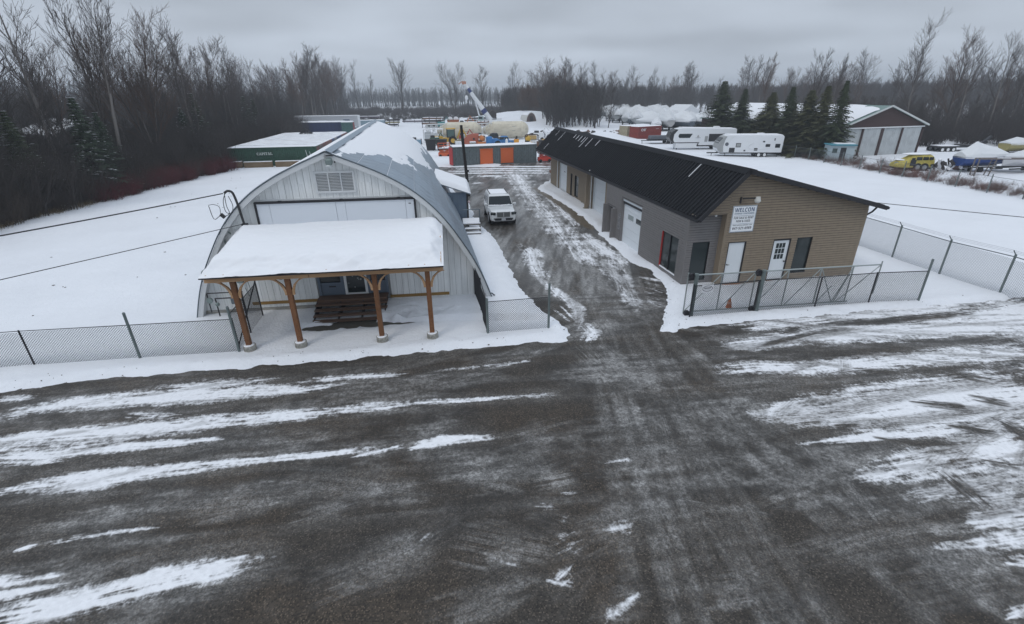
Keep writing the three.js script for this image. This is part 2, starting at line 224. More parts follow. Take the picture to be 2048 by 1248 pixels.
// paved yard and driveway: asphalt with packed snow, frost and tyre tracks, all in metres
// each stroke: kind (0 snow, 1 frost, 2 tyre track, 3 bare, 4 brown dirt), strength, raggedness, [x, z, half width] ...
const STROKES = [[0,1.1,0.6,[[-10.26,-5.88,0.27],[-9.83,-6.04,0.25],[-8.83,-6.31,0.26],[-7.35,-6.78,0.25],[-5.94,-7.11,0.21],[-5.45,-7.25,0.12],[-5.19,-7.34,0.03]]],[0,0.62,1.2,[[-11.27,-6.71,0.15],[-10.58,-6.82,0.11],[-10.02,-6.9,0.1],[-9.4,-7.0,0.03]]],[0,0.85,1.0,[[-10.7,-6.4,0.08],[-10.27,-6.49,0.08],[-9.71,-6.62,0.07],[-9.19,-6.74,0.03]]],[0,0.92,1.0,[[-13.49,-9.16,0.14],[-12.96,-9.29,0.14],[-12.18,-9.52,0.2],[-10.67,-9.72,0.3],[-9.98,-9.88,0.21],[-8.88,-10.09,0.17],[-7.26,-10.32,0.12],[-4.56,-10.7,0.09],[-3.64,-10.85,0.05]]],[0,0.7,1.0,[[-4.43,-10.45,0.08],[-3.1,-10.91,0.07]]],[0,0.95,0.8,[[-2.93,-10.77,0.06],[-2.52,-10.94,0.16],[-2.02,-11.09,0.23],[-1.36,-11.16,0.14],[-0.39,-11.22,0.06]]],[0,0.9,1.0,[[-14.82,-10.48,0.19],[-14.22,-10.59,0.21],[-12.93,-10.6,0.24],[-11.73,-10.9,0.17],[-10.23,-11.09,0.14],[-8.43,-11.31,0.07]]],[0,0.95,1.0,[[-15.63,-11.28,0.21],[-14.95,-11.36,0.21],[-12.84,-11.55,0.27],[-10.78,-11.9,0.33],[-7.81,-12.25,0.26],[-5.13,-12.6,0.19]]],[0,0.62,1.3,[[-15.2,-10.86,0.44],[-14.6,-10.99,0.4],[-13.21,-11.1,0.34],[-11.99,-11.24,0.24],[-10.56,-11.57,0.17]]],[0,0.72,1.2,[[-6.66,-12.47,0.19],[-5.5,-12.66,0.23],[-4.06,-12.8,0.17],[-3.1,-12.99,0.11],[-1.02,-13.14,0.08],[1.88,-13.37,0.12]]],[1,0.6,1.0,[[-3.17,-12.92,0.08],[-1.84,-12.92,0.11],[0.67,-13.16,0.12],[2.07,-13.52,0.21]]],[0,0.86,1.1,[[-16.85,-12.49,0.27],[-16.18,-12.63,0.28],[-14.52,-13.09,0.32],[-13.23,-13.28,0.36],[-11.8,-13.43,0.4],[-10.18,-13.59,0.38],[-8.52,-13.75,0.35],[-7.24,-13.83,0.19],[-5.63,-14.23,0.13]]],[0,0.82,1.0,[[-7.41,-14.37,0.15],[-5.67,-14.6,0.12],[-3.6,-14.78,0.09]]],[0,0.5,1.0,[[-3.59,-14.75,0.07],[-0.18,-15.39,0.09],[0.79,-15.62,0.08]]],[0,0.7,1.0,[[-11.93,-12.41,0.18],[-10.47,-12.41,0.14]]],[0,0.7,1.0,[[-16.99,-13.48,0.16],[-16.04,-13.56,0.16]]],[0,0.62,1.3,[[-11.96,-13.94,0.29],[-9.69,-14.33,0.24],[-8.43,-14.51,0.17]]],[0,0.6,1.2,[[-10.48,-7.73,0.06],[-9.88,-7.91,0.08],[-9.2,-8.02,0.06],[-8.05,-8.17,0.04]]],[0,0.7,1.0,[[-10.96,-7.57,0.03],[-10.68,-7.7,0.05]]],[1,0.55,1.0,[[-11.89,-8.17,0.3],[-10.25,-8.37,0.23],[-8.59,-8.82,0.29],[-6.29,-9.03,0.21],[-4.14,-9.3,0.2]]],[1,0.55,1.0,[[-7.46,-8.29,0.09],[-6.19,-8.82,0.21],[-5.52,-9.02,0.08]]],[1,0.55,1.0,[[-13.42,-9.77,0.21],[-11.05,-10.21,0.18],[-8.33,-11.01,0.23],[-4.77,-11.4,0.21]]],[1,0.55,1.0,[[-11.34,-7.61,0.17],[-10.51,-7.83,0.17]]],[1,0.55,1.0,[[-5.04,-8.29,0.15],[-3.97,-8.74,0.21]]],[1,0.55,1.0,[[-7.14,-7.29,0.12],[-6.09,-7.4,0.09]]],[1,0.6,1.0,[[-3.83,-6.64,0.23],[-2.74,-7.16,0.34],[-1.89,-7.71,0.31]]],[1,0.6,1.0,[[-1.38,-6.0,0.23],[-0.36,-6.32,0.19],[0.43,-6.76,0.13]]],[1,0.6,1.0,[[0.2,-10.96,0.31],[1.19,-11.34,0.45]]],[1,0.6,1.0,[[-5.53,-9.63,0.28],[-2.42,-9.09,0.24]]],[1,0.6,1.0,[[-3.34,-8.9,0.12],[-2.35,-9.09,0.17]]],[1,0.6,1.0,[[-1.79,-9.76,0.24],[0.53,-10.01,0.29],[1.25,-10.4,0.26]]],[1,0.6,1.0,[[-0.43,-9.41,0.19],[-0.1,-9.32,0.2]]],[1,0.6,1.0,[[-0.61,-7.45,0.4],[0.18,-7.25,0.38]]],[1,0.6,1.0,[[1.66,-7.9,0.21],[2.35,-8.1,0.29],[3.15,-8.43,0.13]]],[1,0.6,1.0,[[3.19,-14.5,0.51],[4.31,-14.22,0.64],[5.41,-13.71,0.55]]],[1,0.6,1.0,[[4.4,-11.46,0.48],[4.26,-9.94,0.69]]],[1,0.6,1.0,[[2.67,-10.37,0.26],[3.32,-10.16,0.2]]],[1,0.6,1.0,[[3.24,-15.89,0.59],[3.57,-15.02,0.72]]],[1,0.6,1.0,[[0.83,-9.44,0.2],[1.17,-9.52,0.22]]],[0,0.6,1.4,[[1.54,-5.8,0.04],[1.88,-6.03,0.08],[2.37,-6.34,0.06]]],[0,0.5,1.4,[[-2.05,-7.67,0.06],[-1.91,-7.84,0.08]]],[0,0.5,1.8,[[0.59,-8.63,0.08],[0.99,-8.62,0.08]]],[0,0.5,1.8,[[1.05,-8.27,0.11],[1.26,-8.2,0.12]]],[0,0.5,1.8,[[0.97,-7.43,0.19],[1.33,-7.62,0.24]]],[0,0.5,1.8,[[0.97,-6.81,0.15],[1.15,-6.99,0.12]]],[0,0.5,1.8,[[0.69,-6.7,0.07],[1.1,-6.58,0.06]]],[0,0.5,1.8,[[-0.6,-7.2,0.08],[0.12,-7.0,0.08]]],[0,0.5,1.8,[[2.2,-7.96,0.14],[2.51,-8.03,0.18]]],[0,0.5,1.8,[[1.25,-9.03,0.06],[1.51,-9.05,0.05]]],[0,0.5,1.8,[[2.48,-10.12,0.08],[3.28,-10.26,0.08]]],[0,0.95,1.0,[[7.77,-16.43,0.21],[9.72,-16.82,0.49],[13.34,-17.54,0.62],[16.73,-17.7,0.68],[23.11,-18.55,0.89]]],[0,0.9,1.0,[[9.45,-18.15,0.3],[12.27,-18.59,0.37],[15.59,-19.27,0.45],[20.99,-20.05,0.48]]],[0,0.85,1.1,[[7.22,-14.75,0.25],[8.66,-14.99,0.37],[10.7,-14.85,0.4],[13.86,-15.25,0.5],[16.5,-15.48,0.47],[20.27,-15.79,0.52]]],[0,0.98,0.9,[[7.21,-12.29,0.05],[7.4,-12.08,0.16],[7.74,-11.94,0.39],[8.69,-12.19,0.52],[10.07,-12.3,0.71],[11.9,-12.54,0.93],[13.66,-12.65,1.07],[17.57,-13.17,1.29]]],[0,0.9,1.0,[[7.9,-10.74,0.07],[8.89,-10.9,0.09],[10.22,-11.08,0.14],[11.76,-11.29,0.27],[13.45,-11.44,0.29],[16.27,-11.9,0.45]]],[0,0.85,1.3,[[8.71,-9.46,0.21],[9.52,-9.64,0.29],[10.56,-9.92,0.4],[12.01,-10.2,0.48],[15.15,-10.81,0.68]]],[0,0.8,1.2,[[9.46,-8.73,0.12],[10.67,-9.02,0.17],[11.88,-9.27,0.24],[14.02,-9.71,0.39]]],[0,0.9,1.0,[[8.91,-7.38,0.05],[9.95,-7.44,0.1],[10.75,-7.56,0.17],[12.01,-7.75,0.29]]],[0,0.85,1.2,[[10.13,-8.0,0.15],[10.98,-8.07,0.23],[12.55,-8.27,0.39]]],[1,0.8,1.0,[[9.3,-7.79,0.08],[10.19,-7.85,0.15]]],[0,0.8,1.0,[[10.26,-7.03,0.06],[10.64,-6.96,0.16],[11.19,-6.95,0.25]]],[0,0.8,1.0,[[9.2,-5.85,0.07],[9.6,-5.95,0.13],[10.25,-6.04,0.16]]],[0,1.0,0.8,[[19.76,-18.65,0.79],[21.95,-19.13,0.82],[24.54,-19.94,1.19]]],[0,0.62,1.4,[[10.74,-8.71,0.21],[12.41,-8.77,0.25]]],[1,0.6,1.0,[[6.08,-8.7,0.12],[7.11,-9.16,0.22],[8.18,-9.66,0.16]]],[1,0.6,1.0,[[6.29,-7.15,0.25],[8.02,-7.6,0.31],[9.18,-7.79,0.21]]],[1,0.6,1.0,[[8.47,-9.1,0.16],[8.41,-8.34,0.16]]],[1,0.6,1.0,[[6.46,-13.73,0.49],[9.39,-14.17,0.51],[11.55,-13.95,0.42]]],[1,0.6,1.0,[[6.38,-12.37,0.35],[8.98,-13.05,0.3]]],[1,0.6,1.0,[[3.63,-11.02,0.46],[5.59,-10.76,0.45]]],[1,0.6,1.0,[[4.52,-8.48,0.32],[5.36,-8.23,0.31]]],[1,0.6,1.0,[[8.5,-8.03,0.15],[10.13,-8.0,0.23]]],[1,0.6,1.0,[[7.93,-6.35,0.22],[9.76,-6.61,0.23]]],[1,0.6,1.0,[[9.51,-10.25,0.21],[10.46,-10.56,0.22]]],[1,0.6,1.0,[[4.4,-6.68,0.18],[5.1,-6.79,0.18]]],[1,0.6,1.0,[[3.48,-8.18,0.38],[3.56,-7.45,0.21]]],[1,0.6,1.0,[[2.14,-6.31,0.14],[2.47,-6.36,0.11]]],[1,0.6,1.0,[[3.82,-6.18,0.11],[4.54,-6.28,0.11]]],[1,0.6,1.0,[[8.98,-7.11,0.16],[10.25,-6.84,0.21]]],[1,0.6,1.0,[[10.7,-10.89,0.46],[12.56,-10.86,0.46]]],[1,0.6,1.0,[[8.44,-10.27,0.19],[9.02,-10.05,0.18]]],[3,0.95,1.4,[[6.51,-17.37,0.38],[8.3,-17.8,0.25]]],[3,0.95,1.4,[[8.1,-17.56,0.29],[9.67,-17.89,0.25]]],[3,0.95,1.4,[[9.67,-15.85,0.29],[11.77,-15.84,0.37],[15.43,-16.02,0.25]]],[3,0.95,1.4,[[12.6,-18.37,0.25],[15.68,-18.55,0.32],[20.83,-19.46,0.28]]],[3,0.95,1.4,[[9.31,-16.39,0.17],[12.26,-17.57,0.14],[14.74,-18.0,0.12]]],[3,0.95,1.4,[[15.29,-16.79,0.14],[16.23,-16.65,0.22],[19.61,-16.79,0.31]]],[3,0.95,1.4,[[12.18,-14.63,0.18],[13.54,-14.42,0.21]]],[3,0.95,1.4,[[15.01,-14.39,0.24],[16.08,-13.93,0.33]]],[3,0.95,1.4,[[12.99,-11.45,0.22],[13.59,-11.25,0.26]]],[3,0.95,1.4,[[14.45,-11.67,0.25],[14.64,-11.05,0.41]]],[3,0.95,1.4,[[11.1,-9.37,0.24],[11.12,-8.71,0.29]]],[3,0.95,1.4,[[10.33,-11.01,0.07],[11.32,-10.71,0.11],[12.78,-10.68,0.09]]],[3,0.95,1.4,[[12.39,-9.99,0.14],[13.27,-9.72,0.12]]],[3,0.95,1.4,[[9.47,-8.09,0.12],[10.8,-8.42,0.11]]],[3,0.95,1.4,[[12.75,-12.67,0.17],[14.09,-12.35,0.25]]],[3,0.95,1.4,[[14.85,-12.84,0.21],[15.32,-12.61,0.22]]],[3,0.95,1.4,[[16.9,-14.52,0.21],[18.01,-14.59,0.25]]],[3,0.95,1.4,[[9.58,-11.52,0.1],[10.09,-11.57,0.09]]],[3,0.95,1.4,[[11.08,-17.6,0.2],[11.75,-17.83,0.2]]],[2,0.85,1.0,[[7.88,-12.7,0.22],[7.53,-12.21,0.22],[7.27,-11.54,0.22]]],[2,0.85,1.0,[[7.81,-11.45,0.26],[8.29,-12.06,0.26],[8.95,-12.6,0.26]]],[2,0.85,1.0,[[7.44,-11.49,0.24],[10.05,-12.27,0.24],[13.35,-13.34,0.24],[17.34,-13.9,0.24]]],[2,0.85,1.0,[[8.87,-11.66,0.2],[11.27,-11.67,0.2],[16.0,-12.53,0.2]]],[2,0.85,1.0,[[9.85,-14.69,0.14],[11.11,-15.22,0.14],[11.93,-14.82,0.14]]],[2,0.85,1.0,[[6.84,-16.13,0.2],[9.82,-16.59,0.2],[14.74,-18.0,0.2]]],[2,0.85,1.0,[[8.83,-12.46,0.16],[9.7,-12.81,0.16],[10.59,-12.86,0.16]]],[2,0.85,1.0,[[9.52,-8.82,0.26],[11.39,-9.09,0.26],[13.1,-9.48,0.26]]],[2,0.85,1.0,[[10.64,-8.3,0.24],[12.24,-8.6,0.24]]],[2,0.85,1.0,[[10.8,-10.22,0.2],[12.06,-10.53,0.2],[14.11,-11.3,0.2]]],[2,0.85,1.0,[[12.07,-15.2,0.16],[11.33,-13.95,0.16]]],[1,0.55,1.0,[[3.71,-13.47,0.06],[3.86,-11.02,0.06],[3.91,-10.14,0.06]]],[1,0.55,1.0,[[3.28,-11.51,0.06],[3.31,-10.15,0.06]]],[1,0.55,1.0,[[4.77,-13.45,0.06],[5.16,-11.73,0.06],[5.56,-8.97,0.06]]],[1,0.55,1.0,[[5.08,-16.83,0.06],[5.44,-13.92,0.06],[5.15,-10.99,0.06]]],[1,0.55,1.0,[[5.97,-15.94,0.06],[5.73,-13.42,0.06]]],[1,0.55,1.0,[[5.59,-9.51,0.06],[5.5,-7.16,0.06]]],[1,0.55,1.0,[[4.29,-8.73,0.06],[4.55,-6.8,0.06]]],[1,0.55,1.0,[[4.06,-10.13,0.06],[4.05,-7.87,0.06]]],[3,0.6,1.0,[[5.39,-21.16,0.16],[5.23,-12.68,0.16],[5.34,-10.11,0.16],[5.58,-8.3,0.16]]],[3,0.6,1.0,[[4.77,-12.84,0.16],[4.7,-8.98,0.16],[4.72,-7.17,0.16]]],[3,0.6,1.0,[[5.37,-18.01,0.16],[5.36,-14.26,0.16]]],[0,0.66,1.2,[[0.62,-62.25,0.9],[1.46,-51.44,0.9],[2.33,-43.65,0.95],[3.46,-36.27,0.9],[4.09,-30.88,0.85],[4.79,-27.61,0.7],[5.66,-26.44,0.6],[5.86,-23.7,0.5],[5.72,-21.04,0.35],[5.7,-20.07,0.2]]],[0,0.7,1.3,[[3.51,-48.73,0.6],[4.6,-39.28,0.5],[5.01,-34.82,0.4]]],[0,0.75,1.3,[[4.9,-33.95,0.35],[5.63,-30.46,0.5],[6.2,-27.85,0.5],[6.53,-25.61,0.4]]],[0,0.8,1.3,[[0.87,-30.66,0.45],[1.29,-28.97,0.5],[1.36,-26.33,0.4],[1.8,-23.84,0.3]]],[0,0.95,0.8,[[2.0,-23.39,0.14],[2.67,-21.52,0.2],[3.06,-20.32,0.24],[2.95,-18.93,0.2],[2.67,-18.05,0.08]]],[0,0.6,1.3,[[1.29,-25.04,0.2],[1.91,-23.17,0.2],[2.48,-21.15,0.2]]],[0,0.7,1.2,[[3.07,-18.62,0.2],[3.28,-17.89,0.3],[2.89,-16.95,0.2]]],[0,0.8,1.2,[[5.54,-22.21,0.3],[5.72,-21.04,0.35]]],[0,0.85,0.8,[[3.75,-30.54,0.08],[3.92,-27.94,0.12],[4.18,-26.5,0.06]]],[0,0.7,1.0,[[1.84,-20.44,0.05],[2.52,-18.94,0.06]]],[0,0.7,1.0,[[2.28,-20.61,0.05],[2.87,-18.63,0.06]]],[0,0.5,1.3,[[6.98,-24.35,0.1],[7.39,-24.06,0.16],[7.84,-23.63,0.2]]],[0,0.42,1.3,[[6.81,-23.67,0.1],[7.21,-23.38,0.16],[7.65,-22.98,0.2]]],[0,0.52,1.3,[[6.65,-23.01,0.1],[7.04,-22.74,0.16],[7.47,-22.35,0.2]]],[0,0.45,1.3,[[6.49,-22.38,0.1],[6.88,-22.13,0.16],[7.3,-21.76,0.2]]],[0,0.4,1.3,[[6.34,-21.79,0.1],[6.72,-21.54,0.16],[7.13,-21.19,0.2]]],[0,0.4,1.3,[[6.2,-21.22,0.1],[6.57,-20.98,0.16],[6.98,-20.64,0.2]]],[2,0.75,1.0,[[0.65,-41.22,0.28],[2.06,-30.61,0.28],[2.82,-22.92,0.28],[2.99,-20.59,0.28],[2.99,-19.24,0.28],[2.65,-16.96,0.28]]],[2,0.7,1.0,[[1.8,-35.42,0.3],[3.37,-27.96,0.3],[3.92,-24.7,0.3],[3.94,-19.54,0.3],[3.83,-17.46,0.3]]],[2,0.6,1.0,[[0.41,-43.1,0.2],[1.89,-34.97,0.2],[3.74,-25.2,0.2]]],[2,0.8,1.0,[[4.93,-28.51,0.25],[5.81,-24.64,0.25],[5.96,-22.4,0.25],[5.88,-20.5,0.25]]],[2,0.8,1.0,[[6.66,-25.1,0.2],[6.56,-22.38,0.2],[6.23,-20.49,0.2]]],[2,0.6,1.0,[[3.71,-23.77,0.3],[3.87,-21.67,0.3],[3.8,-18.3,0.3]]],[1,0.5,1.0,[[0.75,-34.15,0.5],[1.75,-28.64,0.5],[2.69,-23.14,0.5]]],[1,0.55,1.0,[[4.25,-24.69,0.6],[4.75,-21.64,0.6],[4.76,-18.28,0.6]]],[1,0.35,1.0,[[-1.22,-33.82,0.5],[-0.33,-30.71,0.5],[0.22,-26.37,0.5]]],[1,0.7,1.0,[[3.88,-26.24,0.4],[4.58,-25.17,0.4]]],[1,0.4,1.0,[[1.66,-30.63,0.3],[3.02,-24.74,0.3]]],[1,0.5,1.0,[[4.89,-19.84,0.7],[5.29,-19.18,0.7]]],[1,0.45,1.0,[[4.15,-20.73,0.8],[4.64,-17.17,0.8]]],[0,0.9,1.3,[[-8.58,-69.24,0.3],[-1.2,-69.2,0.42],[6.1,-68.23,0.3]]],[0,0.85,1.3,[[-7.51,-67.04,0.3],[-0.76,-67.04,0.42],[5.92,-66.16,0.3]]],[0,0.85,1.3,[[-7.7,-65.07,0.3],[-1.04,-65.06,0.42],[5.55,-64.22,0.3]]],[0,0.8,1.3,[[-7.89,-63.21,0.3],[-1.3,-63.19,0.42],[5.21,-62.38,0.3]]],[0,0.8,1.3,[[-3.66,-60.36,0.3],[-2.29,-60.73,0.42],[-0.88,-60.38,0.3]]],[0,0.65,1.3,[[-0.87,-59.19,0.3],[0.59,-59.54,0.42],[2.04,-59.19,0.3]]],[0,0.6,1.3,[[-6.75,-58.05,0.3],[-5.81,-58.42,0.42],[-4.79,-58.12,0.3]]],[0,0.7,1.3,[[-4.07,-55.28,0.3],[-3.58,-55.66,0.42],[-3.05,-55.41,0.3]]],[0,0.6,1.3,[[1.58,-55.9,0.3],[2.46,-56.26,0.42],[3.31,-55.99,0.3]]],[0,0.8,1.3,[[3.49,-53.25,0.3],[4.26,-53.58,0.42],[4.98,-53.34,0.3]]],[3,0.8,1.3,[[2.38,-58.47,0.9],[3.61,-55.13,0.9]]],[3,0.8,1.3,[[-4.06,-57.84,1.2],[-0.47,-53.44,1.2]]],[4,0.95,0.8,[[2.41,-52.54,0.25],[3.45,-49.0,0.5],[4.55,-44.7,0.62],[5.38,-40.28,0.66],[5.79,-36.77,0.6],[5.95,-34.34,0.25]]]];
// faint wheel tracks: pairs of narrow lines swinging between the driveway mouth and the yard
{
  const r = rng(606), bez = (A, C, D, n) => span(0, 1, n).map(t => [A[0] * (1 - t) ** 2 + 2 * C[0] * t * (1 - t) + D[0] * t * t, A[1] * (1 - t) ** 2 + 2 * C[1] * t * (1 - t) + D[1] * t * t]);
  const track = (A, C, D, kind, amp, w) => { for (const s of [-0.82, 0.82]) { const p = bez(A, C, D, 12), q = p.map(([x, z], k) => { const [x2, z2] = p[Math.min(11 + 1, k + 1)], [x1, z1] = p[Math.max(0, k - 1)], l = Math.hypot(x2 - x1, z2 - z1) || 1; return [x + (z2 - z1) / l * s, z - (x2 - x1) / l * s, w]; }); STROKES.push([kind, amp, 1, q]); } };
  for (let k = 0; k < 9; k++) track([2.5 + r() * 4, -24 - r() * 8], [4.2 + r() * 1.5, -16 - r() * 3], [1 + r() * 11, -4.5 - r() * 2], k % 3 ? 1 : 3, 0.3 + r() * 0.3, 0.09 + r() * 0.05);
  for (let k = 0; k < 8; k++) track([3 + r() * 3, -23 - r() * 5], [4 + r() * 3, -14 - r() * 3.5], [22 + r() * 8, -9 - r() * 10], [1, 2, 3][k % 3], 0.35 + r() * 0.35, 0.1 + r() * 0.05);
  for (let k = 0; k < 6; k++) track([3 + r() * 2.5, -22 - r() * 4], [3 + r() * 2, -13 - r() * 3], [-14 - r() * 10, -8 - r() * 5], k % 2 ? 1 : 3, 0.28 + r() * 0.25, 0.09 + r() * 0.05);
  for (let k = 0; k < 7; k++) { const z = -7.5 - k * 1.4 - r(); track([-24, z + 2.4], [2, z + (r() - 0.5)], [30, z - 2 - r() * 3], k % 2 ? 1 : 3, 0.25 + r() * 0.25, 0.1); }
  for (let k = 0; k < 5; k++) track([10 + r() * 4, -7 - r() * 4], [17 + r() * 3, -13 - r() * 3], [29, -12 - r() * 7], 2, 0.5 + r() * 0.3, 0.11);
  for (let k = 0; k < 5; k++) track([1.5 + r() * 4, -23], [1.2 + r() * 4, -40], [-3.5 + r() * 6, -66], k % 2 ? 1 : 2, 0.4 + r() * 0.3, 0.13);
}
function pavedMaps(x0, x1, z0, z1, W, Hh) {   // z0 < z1; row 0 at z0
  const sx = (x1 - x0) / W, sz = (z1 - z0) / Hh, layers = [0, 1, 2, 3, 4].map(() => new Float32Array(W * Hh));
  const halo = STROKES.filter(s => s[0] === 0).map(([, amp, g, pts]) => [1, amp * 0.5, g, pts.map(([x, z, w], k) => [x, z, w * 1.9 + 0.06])]);   // thin blown snow beside each streak
  [...STROKES, ...halo].forEach(([kind, amp, ragged, pts], id) => {
    const L = layers[kind]; let run = 0, tot = 0;
    for (let k = 0; k + 1 < pts.length; k++) tot += Math.hypot(pts[k + 1][0] - pts[k][0], pts[k + 1][1] - pts[k][1]);
    const fade = Math.min(1.6, tot * 0.22) + 0.01;
    for (let k = 0; k + 1 < pts.length; k++) {
      const [ax, az, aw] = pts[k], [bx, bz, bw] = pts[k + 1], soft = kind === 1 ? 2.3 : kind === 0 ? 1.75 : 1.4, m = Math.max(aw, bw) * soft + 0.12;
      const i0 = Math.max(0, Math.floor((Math.min(ax, bx) - m - x0) / sx)), i1 = Math.min(W - 1, Math.ceil((Math.max(ax, bx) + m - x0) / sx));
      const j0 = Math.max(0, Math.floor((Math.min(az, bz) - m - z0) / sz)), j1 = Math.min(Hh - 1, Math.ceil((Math.max(az, bz) + m - z0) / sz));
      const ex = bx - ax, ez = bz - az, ll = ex * ex + ez * ez || 1e-6, len = Math.sqrt(ll);
      for (let j = j0; j <= j1; j++) {
        const z = z0 + (j + 0.5) * sz;
        for (let i = i0; i <= i1; i++) {
          const x = x0 + (i + 0.5) * sx, tt = ((x - ax) * ex + (z - az) * ez) / ll, t = Math.min(1, Math.max(0, tt)), w = aw + (bw - aw) * t;
          const d = Math.hypot(x - ax - ex * t, z - az - ez * t) / (w * soft + 0.02);
          if (d < 1) {
            const al = run + t * len, ac = ((x - ax) * ez - (z - az) * ex) / len, o = j * W + i;   // along and across the stroke, in metres
            const sn = 0.4 * vn(al * 0.7 + id * 13, ac * 11 + id) + 0.35 * vn(al * 1.9 + id * 7, ac * 31) + 0.25 * vn(al * 7 + id, ac * 9);
            const q = amp * (1 - Math.pow(d, kind === 0 ? 1.6 : 2)) * (kind === 0 ? 0.3 + 1.75 * sn : 0.3 + 1.4 * sn) * (0.25 + 0.75 * sst(-0.1, fade, Math.min(al, tot - al) + (sn - 0.5) * 0.8));
            const qq = kind === 2 ? q * (0.85 + 0.2 * Math.cos(ac * 84 + id)) : q;
            if (qq > L[o]) L[o] = qq;
          }
        }
      }
      run += len;
    }
  });
  const col = new Uint8Array(W * Hh * 4), rgh = new Uint8Array(W * Hh * 4), bmp = new Uint8Array(W * Hh * 4);
  const s8 = c => { c = c <= 0.0031308 ? c * 12.92 : 1.055 * Math.pow(c, 1 / 2.4) - 0.055; return Math.min(255, Math.max(0, c * 255)); };
  const lut = new Uint8Array(4097); for (let k = 0; k <= 4096; k++) lut[k] = s8(k / 4096);
  const ca = Math.cos(0.12), sa = Math.sin(0.12);
  for (let j = 0; j < Hh; j++) for (let i = 0; i < W; i++) {
    const o = j * W + i, x = x0 + (i + 0.5) * sx, z = z0 + (j + 0.5) * sz, drive = sst(-20, -24, z) * sst(9, 6, x);
    // streak noise follows the lanes: across the yard, along the driveway
    const a = x * ca - z * sa, b = x * sa + z * ca;
    const st = drive < 0.5 ? vn(a * 0.8 + 3, b * 5.5) : vn(x * 5.5 + z * 0.9, z * 0.6);
    const st2 = drive < 0.5 ? vn(a * 3 + 13, b * 17) : vn(x * 16 + z * 2.6, z * 2.2);
    const f1 = drive < 0.5 ? 0.55 * fbm(x * 0.33 + 11, z * 0.5 + 5, 3) + 0.45 * fbm(a * 0.3 + 71, b * 1.5 + 5, 3) : fbm(x * 1.0 + 0.14 * z + 11, z * 0.3 + 5, 3), f2 = fbm(x * 2.3, z * 2.3, 3), f3 = vn(x * 14, z * 14), f4 = vn(x * 38 + 7, z * 38), gr = hash2(i * 3 + 7, j * 5 + 1 + (x0 * 10 | 0)), gr2 = hash2(i >> 1, (j >> 1) + 9000);
    let S = layers[0][o], F = layers[1][o], T = layers[2][o], D = layers[3][o], Br = layers[4][o];
    // snow cover on the right-hand side of the yard is patchy everywhere
    const rightY = sst(12, 24, x + (z + 14) * 0.9) * sst(-4, -8, z);
    S = Math.max(S, rightY * (0.3 + 0.55 * f1 + 0.4 * (st - 0.3)));
    S += drive * (0.14 * (f1 - 0.35) + (z < -46 ? 0.22 * sst(-46, -60, z) : 0));
    const lo = fbm(a * 0.55 + 31, b * 1.7 + 3, 3), rag = (lo - 0.5) * 1.1 + (st - 0.5) * 0.5 + (st2 - 0.5) * 0.45 + (f2 - 0.5) * 0.9 + (f3 - 0.5) * 0.55 + (f4 - 0.5) * 0.4 + (gr2 - 0.5) * 0.12;
    let cov = 0.98 * sst(0.24, 1.0, S * 0.95 + rag * (0.85 - 0.4 * Math.min(1, S)));
    cov *= sst(0.04, 0.3, S);
    cov *= 1 - Math.min(1, D * sst(0.15, 0.6, D + (st - 0.5) * 0.5 + (f2 - 0.5) * 0.9));
    const tread = drive < 0.5 ? 0.62 + 0.38 * sst(0.35, 0.65, vn(a * 9, b * 30)) : 0.6 + 0.4 * st2;
    const track = Math.min(1, T * 1.5) * tread; cov *= 1 - 0.78 * track;
    let fr = Math.min(0.92, F * 1.0 * (0.15 + 0.6 * st + 0.5 * f2) * (0.5 + 0.8 * f4) + 0.42 * sst(0.49, 0.72, f1 * 0.7 + f2 * 0.2 + st * 0.1) * (0.35 + 0.65 * f3) + 0.3 * track * (0.4 + st2 * 0.6) + drive * 0.3 * (0.2 + st) * (0.3 + f1));
    fr = Math.max(fr, 0.6 * sst(0.03, 0.75, S) * (0.35 + 0.5 * st2 + 0.4 * f4));
    fr = Math.min(0.95, fr * 1.15 + 0.22 * sst(0.62, 0.9, st2 * 0.6 + st * 0.4) * sst(0.35, 0.6, f1)); fr *= 1 - 0.7 * Math.min(1, D);
    // bare asphalt: dark binder, pale stone chips
    let g = (0.5 + 0.55 * f4 + 0.45 * f3) * 0.027 + 0.018 * f2 + 0.014 * (f1 - 0.5) + 0.024 * (gr - 0.5) + 0.02 * (gr2 - 0.5);
    if (gr2 > 0.9) g += 0.05 * (0.4 + gr);
    if (gr2 < 0.12) g *= 0.55;
    const wet = sst(0.42, 0.62, f1 + drive * 0.2);
    g *= 1 - 0.4 * wet; if (g < 0.008) g = 0.008;
    const tan = sst(0.45, 0.7, fbm(x * 0.5 + 90, z * 0.5, 3)); let r0 = g * (1.2 + 0.1 * tan), g0 = g, b0 = g * (0.8 - 0.08 * tan);
    if (Br > 0) { const q = sst(0.2, 0.55, Br + (f2 - 0.5) * 0.3); r0 += (0.1 + 0.05 * f3 - r0) * q; g0 += (0.078 + 0.04 * f3 - g0) * q; b0 += (0.05 + 0.03 * f3 - b0) * q; cov *= 1 - q * 0.95; fr *= 1 - 0.8 * q; }
    const fa = Math.pow(fr, 1.25) * 0.74 * (0.55 + 0.55 * f3 + 0.5 * (gr - 0.5)), fc = 0.34 + 0.16 * f4;
    r0 += (fc * 1.01 - r0) * fa; g0 += (fc - g0) * fa; b0 += (fc * 0.98 - b0) * fa;
    const sc = 0.8 + 0.1 * f3;
    r0 += (sc * 0.985 - r0) * cov; g0 += (sc - g0) * cov; b0 += (sc * 1.035 - b0) * cov;
